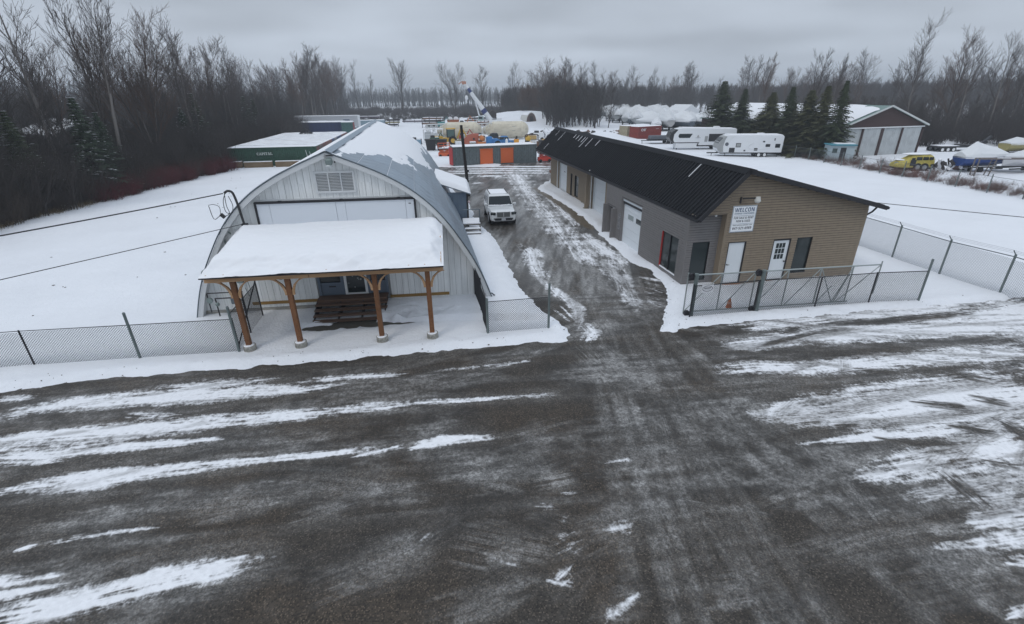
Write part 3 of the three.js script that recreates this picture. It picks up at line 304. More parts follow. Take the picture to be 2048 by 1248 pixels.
    col[o * 4] = lut[Math.min(4096, r0 * 4096 | 0)]; col[o * 4 + 1] = lut[Math.min(4096, g0 * 4096 | 0)]; col[o * 4 + 2] = lut[Math.min(4096, b0 * 4096 | 0)]; col[o * 4 + 3] = 255;
    const ro = (0.8 - 0.38 * wet * (0.35 + 0.65 * drive) - 0.12 * f1) * (1 - cov) + 0.95 * cov; rgh[o * 4] = rgh[o * 4 + 1] = rgh[o * 4 + 2] = ro * 255; rgh[o * 4 + 3] = 255;
    const hb = Math.min(1, 0.1 * gr + 0.12 * gr2 + 0.12 * f4 + cov * (0.42 + 0.2 * f3 + 0.14 * st2) + 0.05 * f2); bmp[o * 4] = bmp[o * 4 + 1] = bmp[o * 4 + 2] = hb * 255; bmp[o * 4 + 3] = 255;
  }
  const mk = (d, srgb) => { const t = new THREE.DataTexture(d, W, Hh); t.magFilter = t.minFilter = THREE.LinearFilter; t.wrapS = t.wrapT = THREE.MirroredRepeatWrapping; if (srgb) t.colorSpace = THREE.SRGBColorSpace; t.needsUpdate = true; return t; };
  return mat(0xffffff, 1, { map: mk(col, true), roughnessMap: mk(rgh), bumpMap: mk(bmp), bumpScale: 0.03 });
}
function pavedSheet(name, X0, X1, Z0, Z1, x0, x1, z0, z1, W, Hh) {   // sheet X0..X1, Z0..Z1; maps laid over x0..x1, z0..z1
  const g = gridSurf(span(X0, X1, 24), span(Z0, Z1, 24), () => 0), p = g.attributes.position, u = g.attributes.uv;
  for (let k = 0; k < p.count; k++) u.setXY(k, (p.getX(k) - x0) / (x1 - x0), (p.getZ(k) - z0) / (z1 - z0));
  struct(name, g, pavedMaps(x0, x1, z0, z1, W, Hh));
}
pavedSheet('yard_pavement_west', -40, 3, -22.5, 24, -24, 3, -22.5, -4, 2048, 1408);
pavedSheet('yard_pavement_east', 3, 46, -22.5, 24, 3, 30, -22.5, -4, 2048, 1408);
pavedSheet('driveway', -14, 9.4, -78, -22.5, -14, 9.4, -78, -22.5, 1024, 2048);
console.log('ground done');

// ---------- arched metal building ----------
const WPAINT = [0, 1, 2].map(k => mat([0.82 + k * 0.025, 0.84 + k * 0.025, 0.845 + k * 0.025], 0.7, { map: tex(128, (u, v) => { const n = tfb(u, v, 4, 4, 80 + k), s = tfb(u, v * 0.08 % 1, 32, 2, 90 + k), q = 0.95 + 0.1 * (n - 0.5) + 0.1 * (s - 0.5); return [q, q, q * 0.995]; }, true, [0.7, 0.35]) }));
const WTRIM = mat([0.6, 0.62, 0.63], 0.6);
{
  const half = [[6.62, 0], [6.42, 0.62], [6.14, 1.38], [5.78, 2.16], [5.3, 3.0], [4.7, 3.92], [4.02, 4.72], [3.2, 5.42], [2.3, 5.97], [1.35, 6.42], [0.6, 6.73], [0, 6.97]];
  const cv = new THREE.CatmullRomCurve3(half.map(p => V(p[0], p[1], 0)), false, 'centripetal'); cv.arcLengthDivisions = 800;
  const ALEN = cv.getLength();
  const arch = (s, side, off) => { s = Math.min(1, Math.max(0, s)); const p = cv.getPointAt(s), t = cv.getTangentAt(s); return [side * (p.x + t.y * off), p.y - t.x * off]; };   // offset outward
  const archY = x => { x = Math.abs(x); for (let k = 0; k + 1 < 400; k++) { const a = AP[k], b = AP[k + 1]; if (x <= a[0] && x >= b[0]) return a[1] + (b[1] - a[1]) * (a[0] - x) / ((a[0] - b[0]) || 1); } return x > 6 ? 0.2 : 6.9; };
  const AP = span(0, 1, 400).map(s => { const p = cv.getPointAt(s); return [p.x, p.y]; });
  const H = thing('arched_building', 'white fronted arched building with grey steel roof behind the timber porch', 'building', [-7.5, 0, -20.72], 6.5);
  const SH = -0.068, LEN = 29, COLS = 10, ROWS = 8, CW = LEN / COLS;
  const roofM = [0, 1, 2, 3].map(k => mat([0.3 + 0.022 * k, 0.345 + 0.024 * k, 0.39 + 0.025 * k], 0.42 + 0.04 * k, { metalness: 0.45, map: metalTex(0.93, 0.95, 0.97, 100 + k, 0.35) }));
  const rr = rng(5);
  for (const side of [1, -1]) for (let r = 0; r < ROWS; r++) {
    const b = new B(), n = 3, gp = 0.014;
    const P = (k, z, o) => { const s = (r + gp + (1 - 2 * gp) * k / n) / ROWS, [x, y] = arch(s, side, o + 0.03 - 0.022 * (k / n)); return [x + SH * -z, y, z]; };
    const q = (a, c, d, e) => side > 0 ? b.quad(a, c, d, e) : b.quad(a, e, d, c);
    for (let k = 0; k < n; k++) q(P(k, -0.022, 0), P(k, -CW + 0.022, 0), P(k + 1, -CW + 0.022, 0), P(k + 1, -0.022, 0));
    q(P(0, -0.022, -0.02), P(0, -CW + 0.022, -0.02), P(0, -CW + 0.022, 0), P(0, -0.022, 0));
    for (let k = 0; k < n; k++) q(P(k, -0.022, -0.02), P(k, -0.022, 0), P(k + 1, -0.022, 0), P(k + 1, -0.022, -0.02));
    const g = b.geo();
    for (let c = 0; c < COLS; c++) mesh('roof_sheet', g, roofM[(rr() * 4) | 0], H, [SH * (c * CW - 0.35), 0, 0.35 - c * CW]);
  }
  // shell under the sheets, back wall
  const sh = new B();
  for (const side of [1, -1]) for (let k = 0; k < 30; k++) for (const off of [-0.03]) {
    const a = arch(k / 30, side, off), c = arch((k + 1) / 30, side, off), z1 = 0.3, z2 = -LEN + 0.4, e = -SH * z2;
    if (side > 0) sh.quad([a[0], a[1], z1], [a[0] - e + 0, a[1], z2].map((v, i) => i ? v : a[0] + SH * -z2), [c[0] + SH * -z2, c[1], z2], [c[0], c[1], z1]);
    else sh.quad([a[0], a[1], z1], [c[0], c[1], z1], [c[0] + SH * -z2, c[1], z2], [a[0] + SH * -z2, a[1], z2]);
  }
  mesh('roof_frame', sh.geo(), DARK, H);
  { const b = new B(), z = -LEN + 0.5, e = SH * -z, outl = [...AP.filter((_, k) => k % 20 === 0), ...AP.filter((_, k) => k % 20 === 0).reverse().map(p => [-p[0], p[1]])]; for (let k = 0; k + 1 < outl.length; k++) b.tri([e, 0, z], [outl[k + 1][0] * 0.995 + e, outl[k + 1][1] - 0.04, z], [outl[k][0] * 0.995 + e, outl[k][1] - 0.04, z]); mesh('rear_wall', b.geo(), WTRIM, H); }
  // ridge cap
  const rc = new B();
  for (let k = 0; k < 29; k++) { const z1 = 0.42 - k, z2 = z1 - 0.99, a = SH * -z1, c = SH * -z2; rc.quad([a, 7.07, z1], [a + 0.24, 6.955, z1], [c + 0.24, 6.955, z2], [c, 7.07, z2]); rc.quad([a, 7.07, z1], [c, 7.07, z2], [c - 0.24, 6.955, z2], [a - 0.24, 6.955, z1]); }
  mesh('ridge_cap', rc.geo(), roofM[3], H);
  // fascia following the arch
  for (const side of [1, -1]) {
    const b = new B(), N = 44;
    for (let k = 0; k < N; k++) {
      const s0 = k / N, s1 = (k + 1) / N, o0 = arch(s0, side, 0.0), o1 = arch(s1, side, 0.0), i0 = arch(s0, side, -0.19), i1 = arch(s1, side, -0.19), f = 0.36;
      const w = (a, c, d, e) => side > 0 ? b.quad(a, c, d, e) : b.quad(a, e, d, c);
      w([...i0, f], [...o0, f], [...o1, f], [...i1, f]); w([...i0, 0.03], [...i0, f], [...i1, f], [...i1, 0.03]);
    }
    mesh('fascia', b.geo(), WTRIM, H);
    const t = new B(); for (let k = 0; k < N; k++) { const a = arch(k / N, side, 0.035), c = arch((k + 1) / N, side, 0.035); t.tube([a[0], a[1], 0.37], [c[0], c[1], 0.37], 0.028, 0.028, 6); } mesh('drip_edge', t.geo(), GALV, H);
  }
  // front wall: vertical boards, each its own piece
  const BW = 0.273, rb = rng(9);
  for (let k = 0; k < 48; k++) {
    const x0 = -6.55 + k * BW, x1 = x0 + BW - 0.013, y0 = x1 > -1.32 && x0 < 1.82 ? 2.86 : 0.27, t0 = archY(x0) - 0.1, t1 = archY(x1) - 0.1; if (Math.max(t0, t1) < y0 + 0.15) continue;
    const pts = [[x0, y0], [x1, y0], [x1, Math.max(t1, y0 + 0.02)], [x0, Math.max(t0, y0 + 0.02)]]; if (x0 < 0 && x1 > 0) pts.splice(3, 0, [0, 6.85]);
    mesh('wall_board', extr(pts, 0.03), WPAINT[(rb() * 3) | 0], H, [0, 0, -0.004 + rb() * 0.006]);
  }
  { const o = AP.filter((_, k) => k % 10 === 0), pts = [[6.5, 0.27], ...o.filter(p => p[1] > 0.3).map(p => [p[0] * 0.99, p[1] - 0.08]), ...o.filter(p => p[1] > 0.3).reverse().map(p => [-p[0] * 0.99, p[1] - 0.08]), [-6.5, 0.27]]; const s = new THREE.Shape(pts.map(p => new THREE.Vector2(...p))); const h = new THREE.Path([[-1.3, 0.6], [1.8, 0.6], [1.8, 2.84], [-1.3, 2.84]].map(p => new THREE.Vector2(...p))); s.holes.push(h); mesh('wall_backing', xf(new THREE.ExtrudeGeometry(s, { depth: 0.1, bevelEnabled: false }), 0, 0, -0.125), mat([0.3, 0.31, 0.315], 0.85), H); }
  mesh('foundation', [bb(-6.62, 6.62, -0.3, 0.26, -0.2, 0.06)], CONC, H);
  for (const [x0, x1] of [[-4.3, -1.32], [1.84, 4.58]]) mesh('ledger_strip', bb(x0, x1, 0.42, 0.56, 0.028, 0.055), mat([0.3, 0.19, 0.08], 0.85, { map: woodTex(1, 0.95, 0.8, 120) }), H);
  mesh('wall_batten', [bb(-3.5, 3.5, 5.06, 5.12, 0.028, 0.07)], WTRIM, H);
  mesh('porch_flashing', [bb(-4.3, 4.3, 3.86, 3.95, 0.028, 0.06)], WTRIM, H);
  // snow lying on the roof, thinner and ragged down the slope
  for (const side of [1, -1]) {
    const ns = 70, nt = 150, p = [], id = [];
    for (let j = 0; j <= nt; j++) for (let i = 0; i <= ns; i++) {
      const t = 28.7 * j / nt, d = 0.05 + 6.4 * i / ns, s = 1 - d / ALEN;
      const lim = side > 0 ? 0.9 + 2.5 * sst(0.3, 8, t) + 2.2 * sst(6, 17, t) : 5.4;
      const n = (fbm(t * 0.3, d * 0.55 + side * 20, 4) - 0.5) * 3.0 + (fbm(t * 1.6 + 50, d * 4, 3) - 0.5) * 1.1;
      let th = 0.055 * sst(-0.05, 1.1, lim - d + n) - 0.012;
      th -= 0.05 * sst(0.5, 0.2, d) * sst(0.45, 0.7, vn(t * 0.95 + 4, 3));          // bare spots at the ridge seams
      if (i === ns) th = -0.02;
      const [x, y] = arch(s, side, 0.02 + th); p.push(x + SH * t, y, 0.3 - t);
    }
    for (let j = 0; j < nt; j++) for (let i = 0; i < ns; i++) { const a = j * (ns + 1) + i, b = a + 1, c = a + ns + 1, d = c + 1; side > 0 ? id.push(a, b, c, b, d, c) : id.push(a, c, b, b, c, d); }
    const g = new THREE.BufferGeometry(); g.setAttribute('position', new THREE.Float32BufferAttribute(p, 3)); g.setIndex(id); g.computeVertexNormals(); g.setAttribute('uv', new THREE.Float32BufferAttribute(new Float32Array(p.length / 3 * 2), 2));
    mesh('roof_snow', g, SNOWP, H);
  }
  // louvred vent
  const vent = mesh('gable_vent', [bb(-0.66, 0.98, 6.12, 6.21, 0.03, 0.1), bb(-0.66, 0.98, 5.32, 5.41, 0.03, 0.1), bb(-0.66, -0.58, 5.41, 6.12, 0.03, 0.1), bb(0.9, 0.98, 5.41, 6.12, 0.03, 0.1), bb(-0.12, -0.07, 5.41, 6.12, 0.03, 0.095), bb(0.39, 0.44, 5.41, 6.12, 0.03, 0.095)], WTRIM, H);
  mesh('vent_back', bb(-0.58, 0.9, 5.41, 6.12, 0.027, 0.032), DARK, vent);
  const sl = box(0.45, 0.06, 0.012, 0, 0, 0, 0.75);
  for (let c = 0; c < 3; c++) for (let k = 0; k < 11; k++) mesh('slat', sl, WTRIM, vent, [-0.35 + c * 0.512, 5.45 + k * 0.062, 0.065]);
  // blank sign box
  const sg = mesh('sign_box', [bb(-3.22, 3.4, 4.97, 5.04, 0.03, 0.2), bb(-3.22, 3.4, 4.0, 4.06, 0.03, 0.2), bb(-3.22, -3.15, 4.06, 4.97, 0.03, 0.2), bb(3.33, 3.4, 4.06, 4.97, 0.03, 0.2), bb(-3.15, 3.33, 4.06, 4.97, 0.03, 0.1)], BLACK, H);
  sg.userData.label = 'blank white sign panel in a black frame';
  { const xs = [-3.15, -2.63, 0.06, 0.45, 2.97, 3.33], pm = mat([0.66, 0.7, 0.75], 0.35); for (let k = 0; k < 5; k++) mesh('sign_panel', bb(xs[k] + 0.006, xs[k + 1] - 0.006, 4.065, 4.965, 0.1, 0.15 + (k % 2) * 0.004), pm, sg); mesh('sign_clip', [bb(3.1, 3.2, 4.78, 4.81, 0.15, 0.16)], DARK, sg); for (const x of [-2.2, 0.3, 2.7]) mesh('sign_bracket', bb(x - 0.06, x + 0.06, 5.04, 5.07, 0.03, 0.18), BLACK, sg); }
  // flood light under the peak
  const fl = mesh('flood_light', [box(0.05, 0.34, 0.05, 0.3, 6.72, 0.2), box(0.3, 0.04, 0.04, 0.18, 6.86, 0.4)], DARK, H);
  mesh('lamp_housing', [rbox(0.26, 0.26, 0.3, 0.06, 0.12, 6.63, 0.4, 0.25)], GALVG, fl); mesh('lamp_lens', ball(0.13, 0.1, 6.46, 0.42, 1, 0.7, 1), mat([0.55, 0.58, 0.58], 0.25), fl);
  // glazed entrance
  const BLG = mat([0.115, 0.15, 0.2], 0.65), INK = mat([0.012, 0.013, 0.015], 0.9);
  const en = mesh('entrance', [bb(-1.3, -1.2, 0.62, 2.84, -0.1, 0.05), bb(1.7, 1.8, 0.62, 2.84, -0.1, 0.05), bb(-1.2, 1.7, 2.74, 2.84, -0.1, 0.05), bb(-0.3, -0.16, 0.62, 2.74, -0.1, 0.04), bb(0.88, 1.02, 0.62, 2.74, -0.1, 0.04), bb(-1.2, -0.3, 0.62, 0.7, -0.1, 0.03), bb(1.02, 1.7, 0.62, 0.7, -0.1, 0.03), bb(-1.2, -0.3, 1.22, 1.3, -0.1, 0.03), bb(1.02, 1.7, 1.22, 1.3, -0.1, 0.03)], BLG, H);
  en.userData.label = 'blue grey entrance with white framed glass door';
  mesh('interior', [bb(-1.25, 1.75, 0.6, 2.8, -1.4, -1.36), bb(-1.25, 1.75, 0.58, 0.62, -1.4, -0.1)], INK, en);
  mesh('panel', bb(-1.2, -0.3, 0.7, 1.22, -0.07, -0.03), BLG, en); mesh('panel', bb(1.02, 1.7, 0.7, 1.22, -0.07, -0.03), BLG, en);
  mesh('mail_slot', bb(-0.85, -0.55, 1.06, 1.12, -0.03, -0.015), BLACK, en);
  mesh('window_pane', bb(-1.2, -0.3, 1.3, 2.74, -0.06, -0.05), GLASS, en); mesh('window_pane', bb(1.02, 1.7, 1.3, 2.74, -0.06, -0.05), GLASS, en);
  mesh('door', [bb(-0.15, -0.04, 0.64, 2.74, -0.06, 0.035), bb(0.76, 0.87, 0.64, 2.74, -0.06, 0.035), bb(-0.04, 0.76, 0.64, 0.76, -0.06, 0.035), bb(-0.04, 0.76, 2.62, 2.74, -0.06, 0.035)], WHITE, en);
  mesh('door_glass', bb(-0.04, 0.76, 0.76, 2.62, -0.03, -0.02), GLASS, en);
  { const rs = rng(31), st = []; for (let k = 0; k < 16; k++) { const x = 0.02 + rs() * 0.68, y = 0.95 + rs() * 1.55, r = 0.015 + rs() * 0.035; st.push(cyl(r, r, 0.003, 12, x, y, -0.017, Math.PI / 2)); } mesh('window_sticker', st, mat([0.25, 0.27, 0.27], 0.8), en); }
  mesh('door_sign', [bb(1.06, 1.36, 2.28, 2.62, -0.048, -0.04)], mat([0.7, 0.72, 0.74], 0.5), en); mesh('door_sign_band', [bb(1.06, 1.36, 2.5, 2.62, -0.04, -0.034), bb(1.1, 1.32, 2.4, 2.44, -0.04, -0.034), bb(1.12, 1.28, 2.33, 2.35, -0.04, -0.034)], mat([0.02, 0.05, 0.2], 0.5), en);
  mesh('outlet_box', [box(0.12, 0.07, 0.05, -2.85, 1.62, 0.05)], DARK, H);
  mesh('electric_box', [rbox(0.26, 0.4, 0.16, 0.02, -4.55, 1.75, 0.11), cyl(0.02, 0.02, 1.0, 8, -4.55, 2.4, 0.08)], GALVG, H);
  mesh('conduit', [pipe([[-6.1, 0.5, 0.08], [-6.08, 2.05, 0.08], [-5.95, 2.2, 0.08], [-5.0, 2.32, 0.08], [-4.6, 2.28, 0.08]], 0.018), pipe([[-4.45, 3.75, 0.1], [-4.6, 3.9, 0.1], [-4.75, 3.6, 0.1], [-4.7, 3.0, 0.1]], 0.035), pipe([[-4.25, 1.6, 0.1], [-4.2, 1.1, 0.14], [-4.3, 0.9, 0.12], [-4.42, 1.3, 0.1]], 0.014)], GALVG, H);
  mesh('corner_light', [ball(0.07, 4.42, 3.2, 0.12), ball(0.06, 4.42, 3.05, 0.16), box(0.1, 0.12, 0.08, 4.36, 3.2, 0.06)], mat([0.7, 0.72, 0.68], 0.4), H);
  mesh('side_flashing', [pipe([[6.55, 0.5, 0.35], [6.72, 0.28, 0.2], [6.5, 0.05, -0.1]], 0.03)], DARK, H);
  // side entry lean-to
  const an = thing('side_entry', 'blue grey lean-to side entry with snowy roof beside the parked SUV', 'lean-to', [-7.5, 0, -20.72], 6.5);
  const bl = mat([0.13, 0.17, 0.22], 0.55, { metalness: 0.2, map: metalTex(0.95, 0.97, 1, 130, 0.3) });
  mesh('wall', [bb(4.2, 5.98, 0, 2.75, -13.45, -13.37)], bl, an);
  mesh('wall', [bb(5.9, 5.98, 0, 2.6, -17.6, -13.45)], bl, an);
  { const w = []; for (let k = 0; k < 14; k++) w.push(bb(5.975, 6.0, 0, 2.58, -17.5 + k * 0.3, -17.42 + k * 0.3)); for (let k = 0; k < 6; k++) w.push(bb(4.4 + k * 0.28, 4.46 + k * 0.28, 0, 2.7, -13.375, -13.35)); mesh('cladding_rib', w, bl, an); }
  mesh('corner_trim', [bb(5.9, 6.03, 0, 2.7, -13.5, -13.34)], DARK, an);
  mesh('roof', [xf(new THREE.BoxGeometry(2.7, 0.08, 4.7), 4.9, 3.12, -15.5, 0, 0, -0.34)], roofM[0], an);
  { const g = gridSurf(span(-1.38, 1.4, 28), span(-2.4, 2.42, 40), (x, z) => { const e = Math.min(sst(0, 0.3, 1.4 - x), sst(0, 0.25, 2.42 - Math.abs(z))); return 0.03 + e * (0.22 + 0.1 * fbm(x * 1.3, z * 1.3, 3)) + (fbm(x * 5, z * 5, 2) - 0.5) * 0.03 * e; }); mesh('roof_snow', xf(g, 4.9, 3.13, -15.5, 0, 0, -0.34), SNOWP, an); }
  mesh('wall_lamp', [ball(0.09, 6.08, 2.1, -13.2)], mat([0.5, 0.4, 0.42], 0.5), an);
  const es = thing('side_steps', 'snow covered landing and steps with pipe railing beside the arched building', 'steps', [-7.5, 0, -20.72], 6.5);
  const woodG = mat([0.17, 0.16, 0.15], 0.9, { map: woodTex(1, 1, 0.98, 140) });
  mesh('landing', [bb(5.55, 6.75, 0.78, 0.86, -13.2, -11.7)], woodG, es); mesh('landing_snow', [rbox(1.22, 0.1, 1.5, 0.04, 6.15, 0.91, -12.45)], SNOWP, es);
  for (let k = 0; k < 3; k++) { mesh('tread', [bb(5.65, 6.75, 0.54 - k * 0.22, 0.6 - k * 0.22, -11.62 + k * 0.33, -11.32 + k * 0.33)], woodG, es); mesh('tread_snow', [rbox(1.08, 0.07, 0.28, 0.03, 6.2, 0.63 - k * 0.22, -11.47 + k * 0.33)], SNOWP, es); }
  for (const x of [5.68, 6.72]) mesh('support_post', [bb(x - 0.05, x + 0.05, 0, 0.78, -11.75, -11.65)], woodG, es);
  mesh('railing', [cyl(0.035, 0.035, 1.0, 8, 6.72, 1.36, -11.8), xf(new THREE.CylinderGeometry(0.03, 0.03, 1.15, 8), 6.15, 1.85, -11.8, 0, 0, Math.PI / 2)], GALV, es);
}
// gas meter by the left corner of the arched building
{
  const t = thing('gas_meter', 'grey gas meter with pipes at the corner of the arched building', 'gas meter', [-13.05, 0, -19.75], 6.5);
  mesh('pipework', [cyl(0.03, 0.03, 1.0, 8, 0, 0.5, 0.1), xf(new THREE.CylinderGeometry(0.03, 0.03, 0.8, 8), 0.4, 0.98, 0.1, 0, 0, Math.PI / 2), cyl(0.03, 0.03, 1.35, 8, 1.15, 0.65, 0.1), xf(new THREE.CylinderGeometry(0.025, 0.025, 1.5, 8), 0.4, 1.2, 0.0, 0, 0, Math.PI / 2), cyl(0.025, 0.025, 0.9, 8, -0.35, 0.75, 0)], DARK, t);
  mesh('regulator', xf(new THREE.CylinderGeometry(0.13, 0.13, 0.07, 16), -0.22, 0.92, 0.15, Math.PI / 2), GALVG, t); mesh('valve', ball(0.09, 0.05, 0.72, 0.14), GALVG, t);
  mesh('meter_body', [rbox(0.34, 0.32, 0.22, 0.05, 0.82, 0.86, 0.1), xf(new THREE.CylinderGeometry(0.07, 0.07, 0.05, 14), 0.82, 0.92, 0.22, Math.PI / 2)], GALV, t);
}
// power service mast and overhead lines
{
  const t = thing('service_mast', 'dark electric service mast with drip loops on the arched roof edge', 'mast', [-7.0, 0, -20.78], 6.5);
  mesh('mast_pipe', [pipe([[-4.12, 3.2, 0.42], [-4.2, 4.4, 0.42], [-4.3, 5.35, 0.42], [-4.36, 5.55, 0.44], [-4.5, 5.6, 0.48], [-4.62, 5.52, 0.52]], 0.05)], DARK, t);
  mesh('mast_clamp', [box(0.22, 0.08, 0.16, -4.17, 4.2, 0.4), box(0.3, 0.05, 0.05, -4.05, 4.12, 0.44), box(0.12, 0.4, 0.1, -4.1, 3.7, 0.42)], BLACK, t);
  mesh('drip_loop', [pipe([[-4.6, 5.5, 0.52], [-4.72, 5.2, 0.55], [-4.7, 4.75, 0.55], [-4.52, 4.72, 0.55], [-4.42, 5.0, 0.5], [-4.5, 5.4, 0.5]], 0.014, 5), pipe([[-4.62, 5.5, 0.52], [-4.66, 5.0, 0.5], [-4.6, 4.72, 0.55], [-4.8, 4.6, 0.55], [-4.98, 4.62, 0.55], [-5.2, 4.5, 0.6], [-5.3, 5.05, 0.6]], 0.014, 5), pipe([[-4.95, 4.66, 0.55], [-4.92, 5.0, 0.58], [-5.1, 5.1, 0.6], [-5.3, 5.08, 0.6]], 0.012, 5), box(0.12, 0.2, 0.1, -4.88, 4.62, 0.55, 0, 0, 0.7)], DARK, t);
}
const wire = (a, b, sag, r) => pipe(span(0, 1, 12).map(s => [a[0] + (b[0] - a[0]) * s, a[1] + (b[1] - a[1]) * s - sag * 4 * s * (1 - s), a[2] + (b[2] - a[2]) * s]), r, 5);
solo('power_line', wire([-30, 6.2, 8], [-11.62, 5.5, -19.8], 0.5, 0.022), DARK, 'thick twisted overhead power line running left from the mast', 'cable');
solo('power_line', wire([-30, 3.6, 5], [-11.25, 4.2, -19.9], 0.08, 0.014), DARK, 'thin lower overhead line clamped below the mast', 'cable');

// ---------- timber porch ----------
const CEDAR = mat([0.52, 0.33, 0.195], 0.8, { map: woodTex(1, 0.97, 0.92, 150) }), POSTW = [0, 1].map(k => mat([0.17 + k * 0.03, 0.078 + k * 0.012, 0.035 + k * 0.006], 0.8, { map: woodTex(1, 0.96, 0.9, 155 + k) }));
{
  const t = thing('porch', 'snow covered timber porch with four braced posts on concrete piers', 'porch', [-6.71, 0, -16.97], 7.3);
  const px = [-3.48, -1.58, 1.54, 3.52];
  px.forEach((x, k) => {
    const p = mesh('post', rbox(0.18, 2.64, 0.18, 0.012, x, 1.6, 0), POSTW[k % 2], t);
    const pr = mesh('pier', [cyl(0.235, 0.225, 0.36, 24, x, 0.13, 0)], CONC, t);
    mesh('pier_snow', [cyl(0.2, 0.17, 0.035, 20, x - 0.01, 0.325, 0)], SNOWP, pr);
    for (const s of [-1, 1]) {
      const pts = [], q = [];
      for (let a = 0; a <= 8; a++) { const c = a / 8 * Math.PI / 2; pts.push([s * (0.6 - 0.51 * Math.sin(c)), 2.92 - 0.62 * (1 - Math.cos(c)) ]); q.unshift([s * (0.6 - 0.51 * Math.sin(c) - 0.05 - 0.08 * Math.sin(c * 2) + (a === 0 ? 0.05 : 0)), 2.92 - 0.62 * (1 - Math.cos(c)) + (a ? -0.0 : 0) + 0.13 * Math.cos(c) * 0 ]); }
      // curved knee brace: outer edge straight-ish, inner edge an arc
      const o = [[s * 0.66, 2.92], [s * 0.44, 2.92], [s * 0.2, 2.7], [s * 0.09, 2.46], [s * 0.09, 2.28], [s * 0.17, 2.28]], arc = [];
      for (let a = 1; a < 8; a++) { const c = a / 8 * Math.PI / 2; arc.push([s * (0.17 + 0.49 * (1 - Math.cos(c))), 2.28 + 0.64 * Math.sin(c)]); }
      mesh('knee_brace', xf(extr([...o, ...arc], 0.09), x, 0, -0.045), CEDAR, t);
    }
  });
  mesh('beam', [rbox(4.9, 0.25, 0.16, 0.012, 1.68, 3.05, 0)], CEDAR, t); mesh('beam', [rbox(3.62, 0.25, 0.155, 0.012, -2.6, 3.052, 0.002)], CEDAR, t);
  const raf = box(0.05, 0.16, 4.1, 0, 0, 0, 0.17);
  for (let k = 0; k < 15; k++) mesh('rafter', raf, CEDAR, t, [-4.2 + k * 0.59, 3.55 + 0.005, -1.75]);
  const roofY = z => 3.235 + (0.3 - z) * 0.168;
  { const b = new B(), a = roofY(0.38), c = roofY(-3.7); b.quad([-4.42, a, 0.38], [4.16, a, 0.38], [4.16, c, -3.7], [-4.42, c, -3.7]); b.quad([-4.42, a - 0.05, 0.38], [-4.42, c - 0.05, -3.7], [4.16, c - 0.05, -3.7], [4.16, a - 0.05, 0.38]); b.quad([-4.42, a - 0.05, 0.38], [4.16, a - 0.05, 0.38], [4.16, a, 0.38], [-4.42, a, 0.38]); b.quad([4.16, a - 0.05, 0.38], [4.16, c - 0.05, -3.7], [4.16, c, -3.7], [4.16, a, 0.38]); b.quad([-4.42, c - 0.05, -3.7], [-4.42, a - 0.05, 0.38], [-4.42, a, 0.38], [-4.42, c, -3.7]); mesh('porch_roof', b.geo(), BLACK, t); }
  mesh('porch_snow', gridSurf(span(-4.43, 4.17, 120), span(-3.72, 0.39, 70), (x, z) => {
    const ex = Math.min(x + 4.42, 4.16 - x), ez = 0.38 - z, eb = z + 3.75;
    const e = Math.min(sst(-0.02, 0.5, ex + (fbm(x * 2, z * 2 + 9, 3) - 0.5) * 0.4), sst(-0.03, 0.95, ez + (fbm(x * 1.4 + 5, z * 2, 4) - 0.5) * 0.7)) * (0.35 + 0.65 * sst(-0.05, 0.5, eb));
    const r = sst(0, 0.4, ez) * 0.012;
    return roofY(z) + 0.006 + Math.min(0.05, Math.max(0, Math.min(ex, ez)) * 0.3) * (0.5 + fbm(x * 3, z * 10, 3)) + e * (0.3 + 0.1 * (fbm(x * 0.5, z * 0.6 + 3, 3) - 0.4)) + (fbm(x * 6, z * 6, 2) - 0.5) * r;
  }), SNOWP, t);
  const dk = thing('wooden_steps', 'dark weathered wooden steps up to the glazed entrance', 'steps', [-7.5, 0, -20.72], 6.5);
  const tw = [0, 1].map(k => mat([0.12 + k * 0.025, 0.075 + k * 0.016, 0.055 + k * 0.012], 0.9, { map: woodTex(1, 0.96, 0.92, 165 + k) }));
  mesh('landing', [bb(-1.3, 1.78, 0.66, 0.71, 0.08, 0.36)], tw[0], dk); mesh('landing', [bb(-1.3, 1.78, 0.66, 0.712, 0.37, 0.66)], tw[1], dk);
  mesh('riser_board', [bb(-1.3, 1.78, 0.55, 0.655, 0.62, 0.65)], tw[0], dk);
  for (let k = 0; k < 4; k++) { const y = 0.54 - k * 0.15, z = 0.68 + k * 0.26; mesh('tread', [bb(-1.34 - (k > 2 ? 0.02 : 0), 1.8, y, y + 0.045, z, z + 0.125)], tw[k % 2], dk); mesh('tread', [bb(-1.34, 1.8, y - 0.002, y + 0.043, z + 0.135, z + 0.26)], tw[(k + 1) % 2], dk); }
  for (const x of [-1.28, -0.25, 0.75, 1.74]) mesh('stringer', [xf(extr([[0, 0], [1.3, 0], [1.62, 0.03], [0.56, 0.62], [0, 0.62]], 0.05), x, 0, 0.1, 0, -Math.PI / 2)], DARK, dk);
}

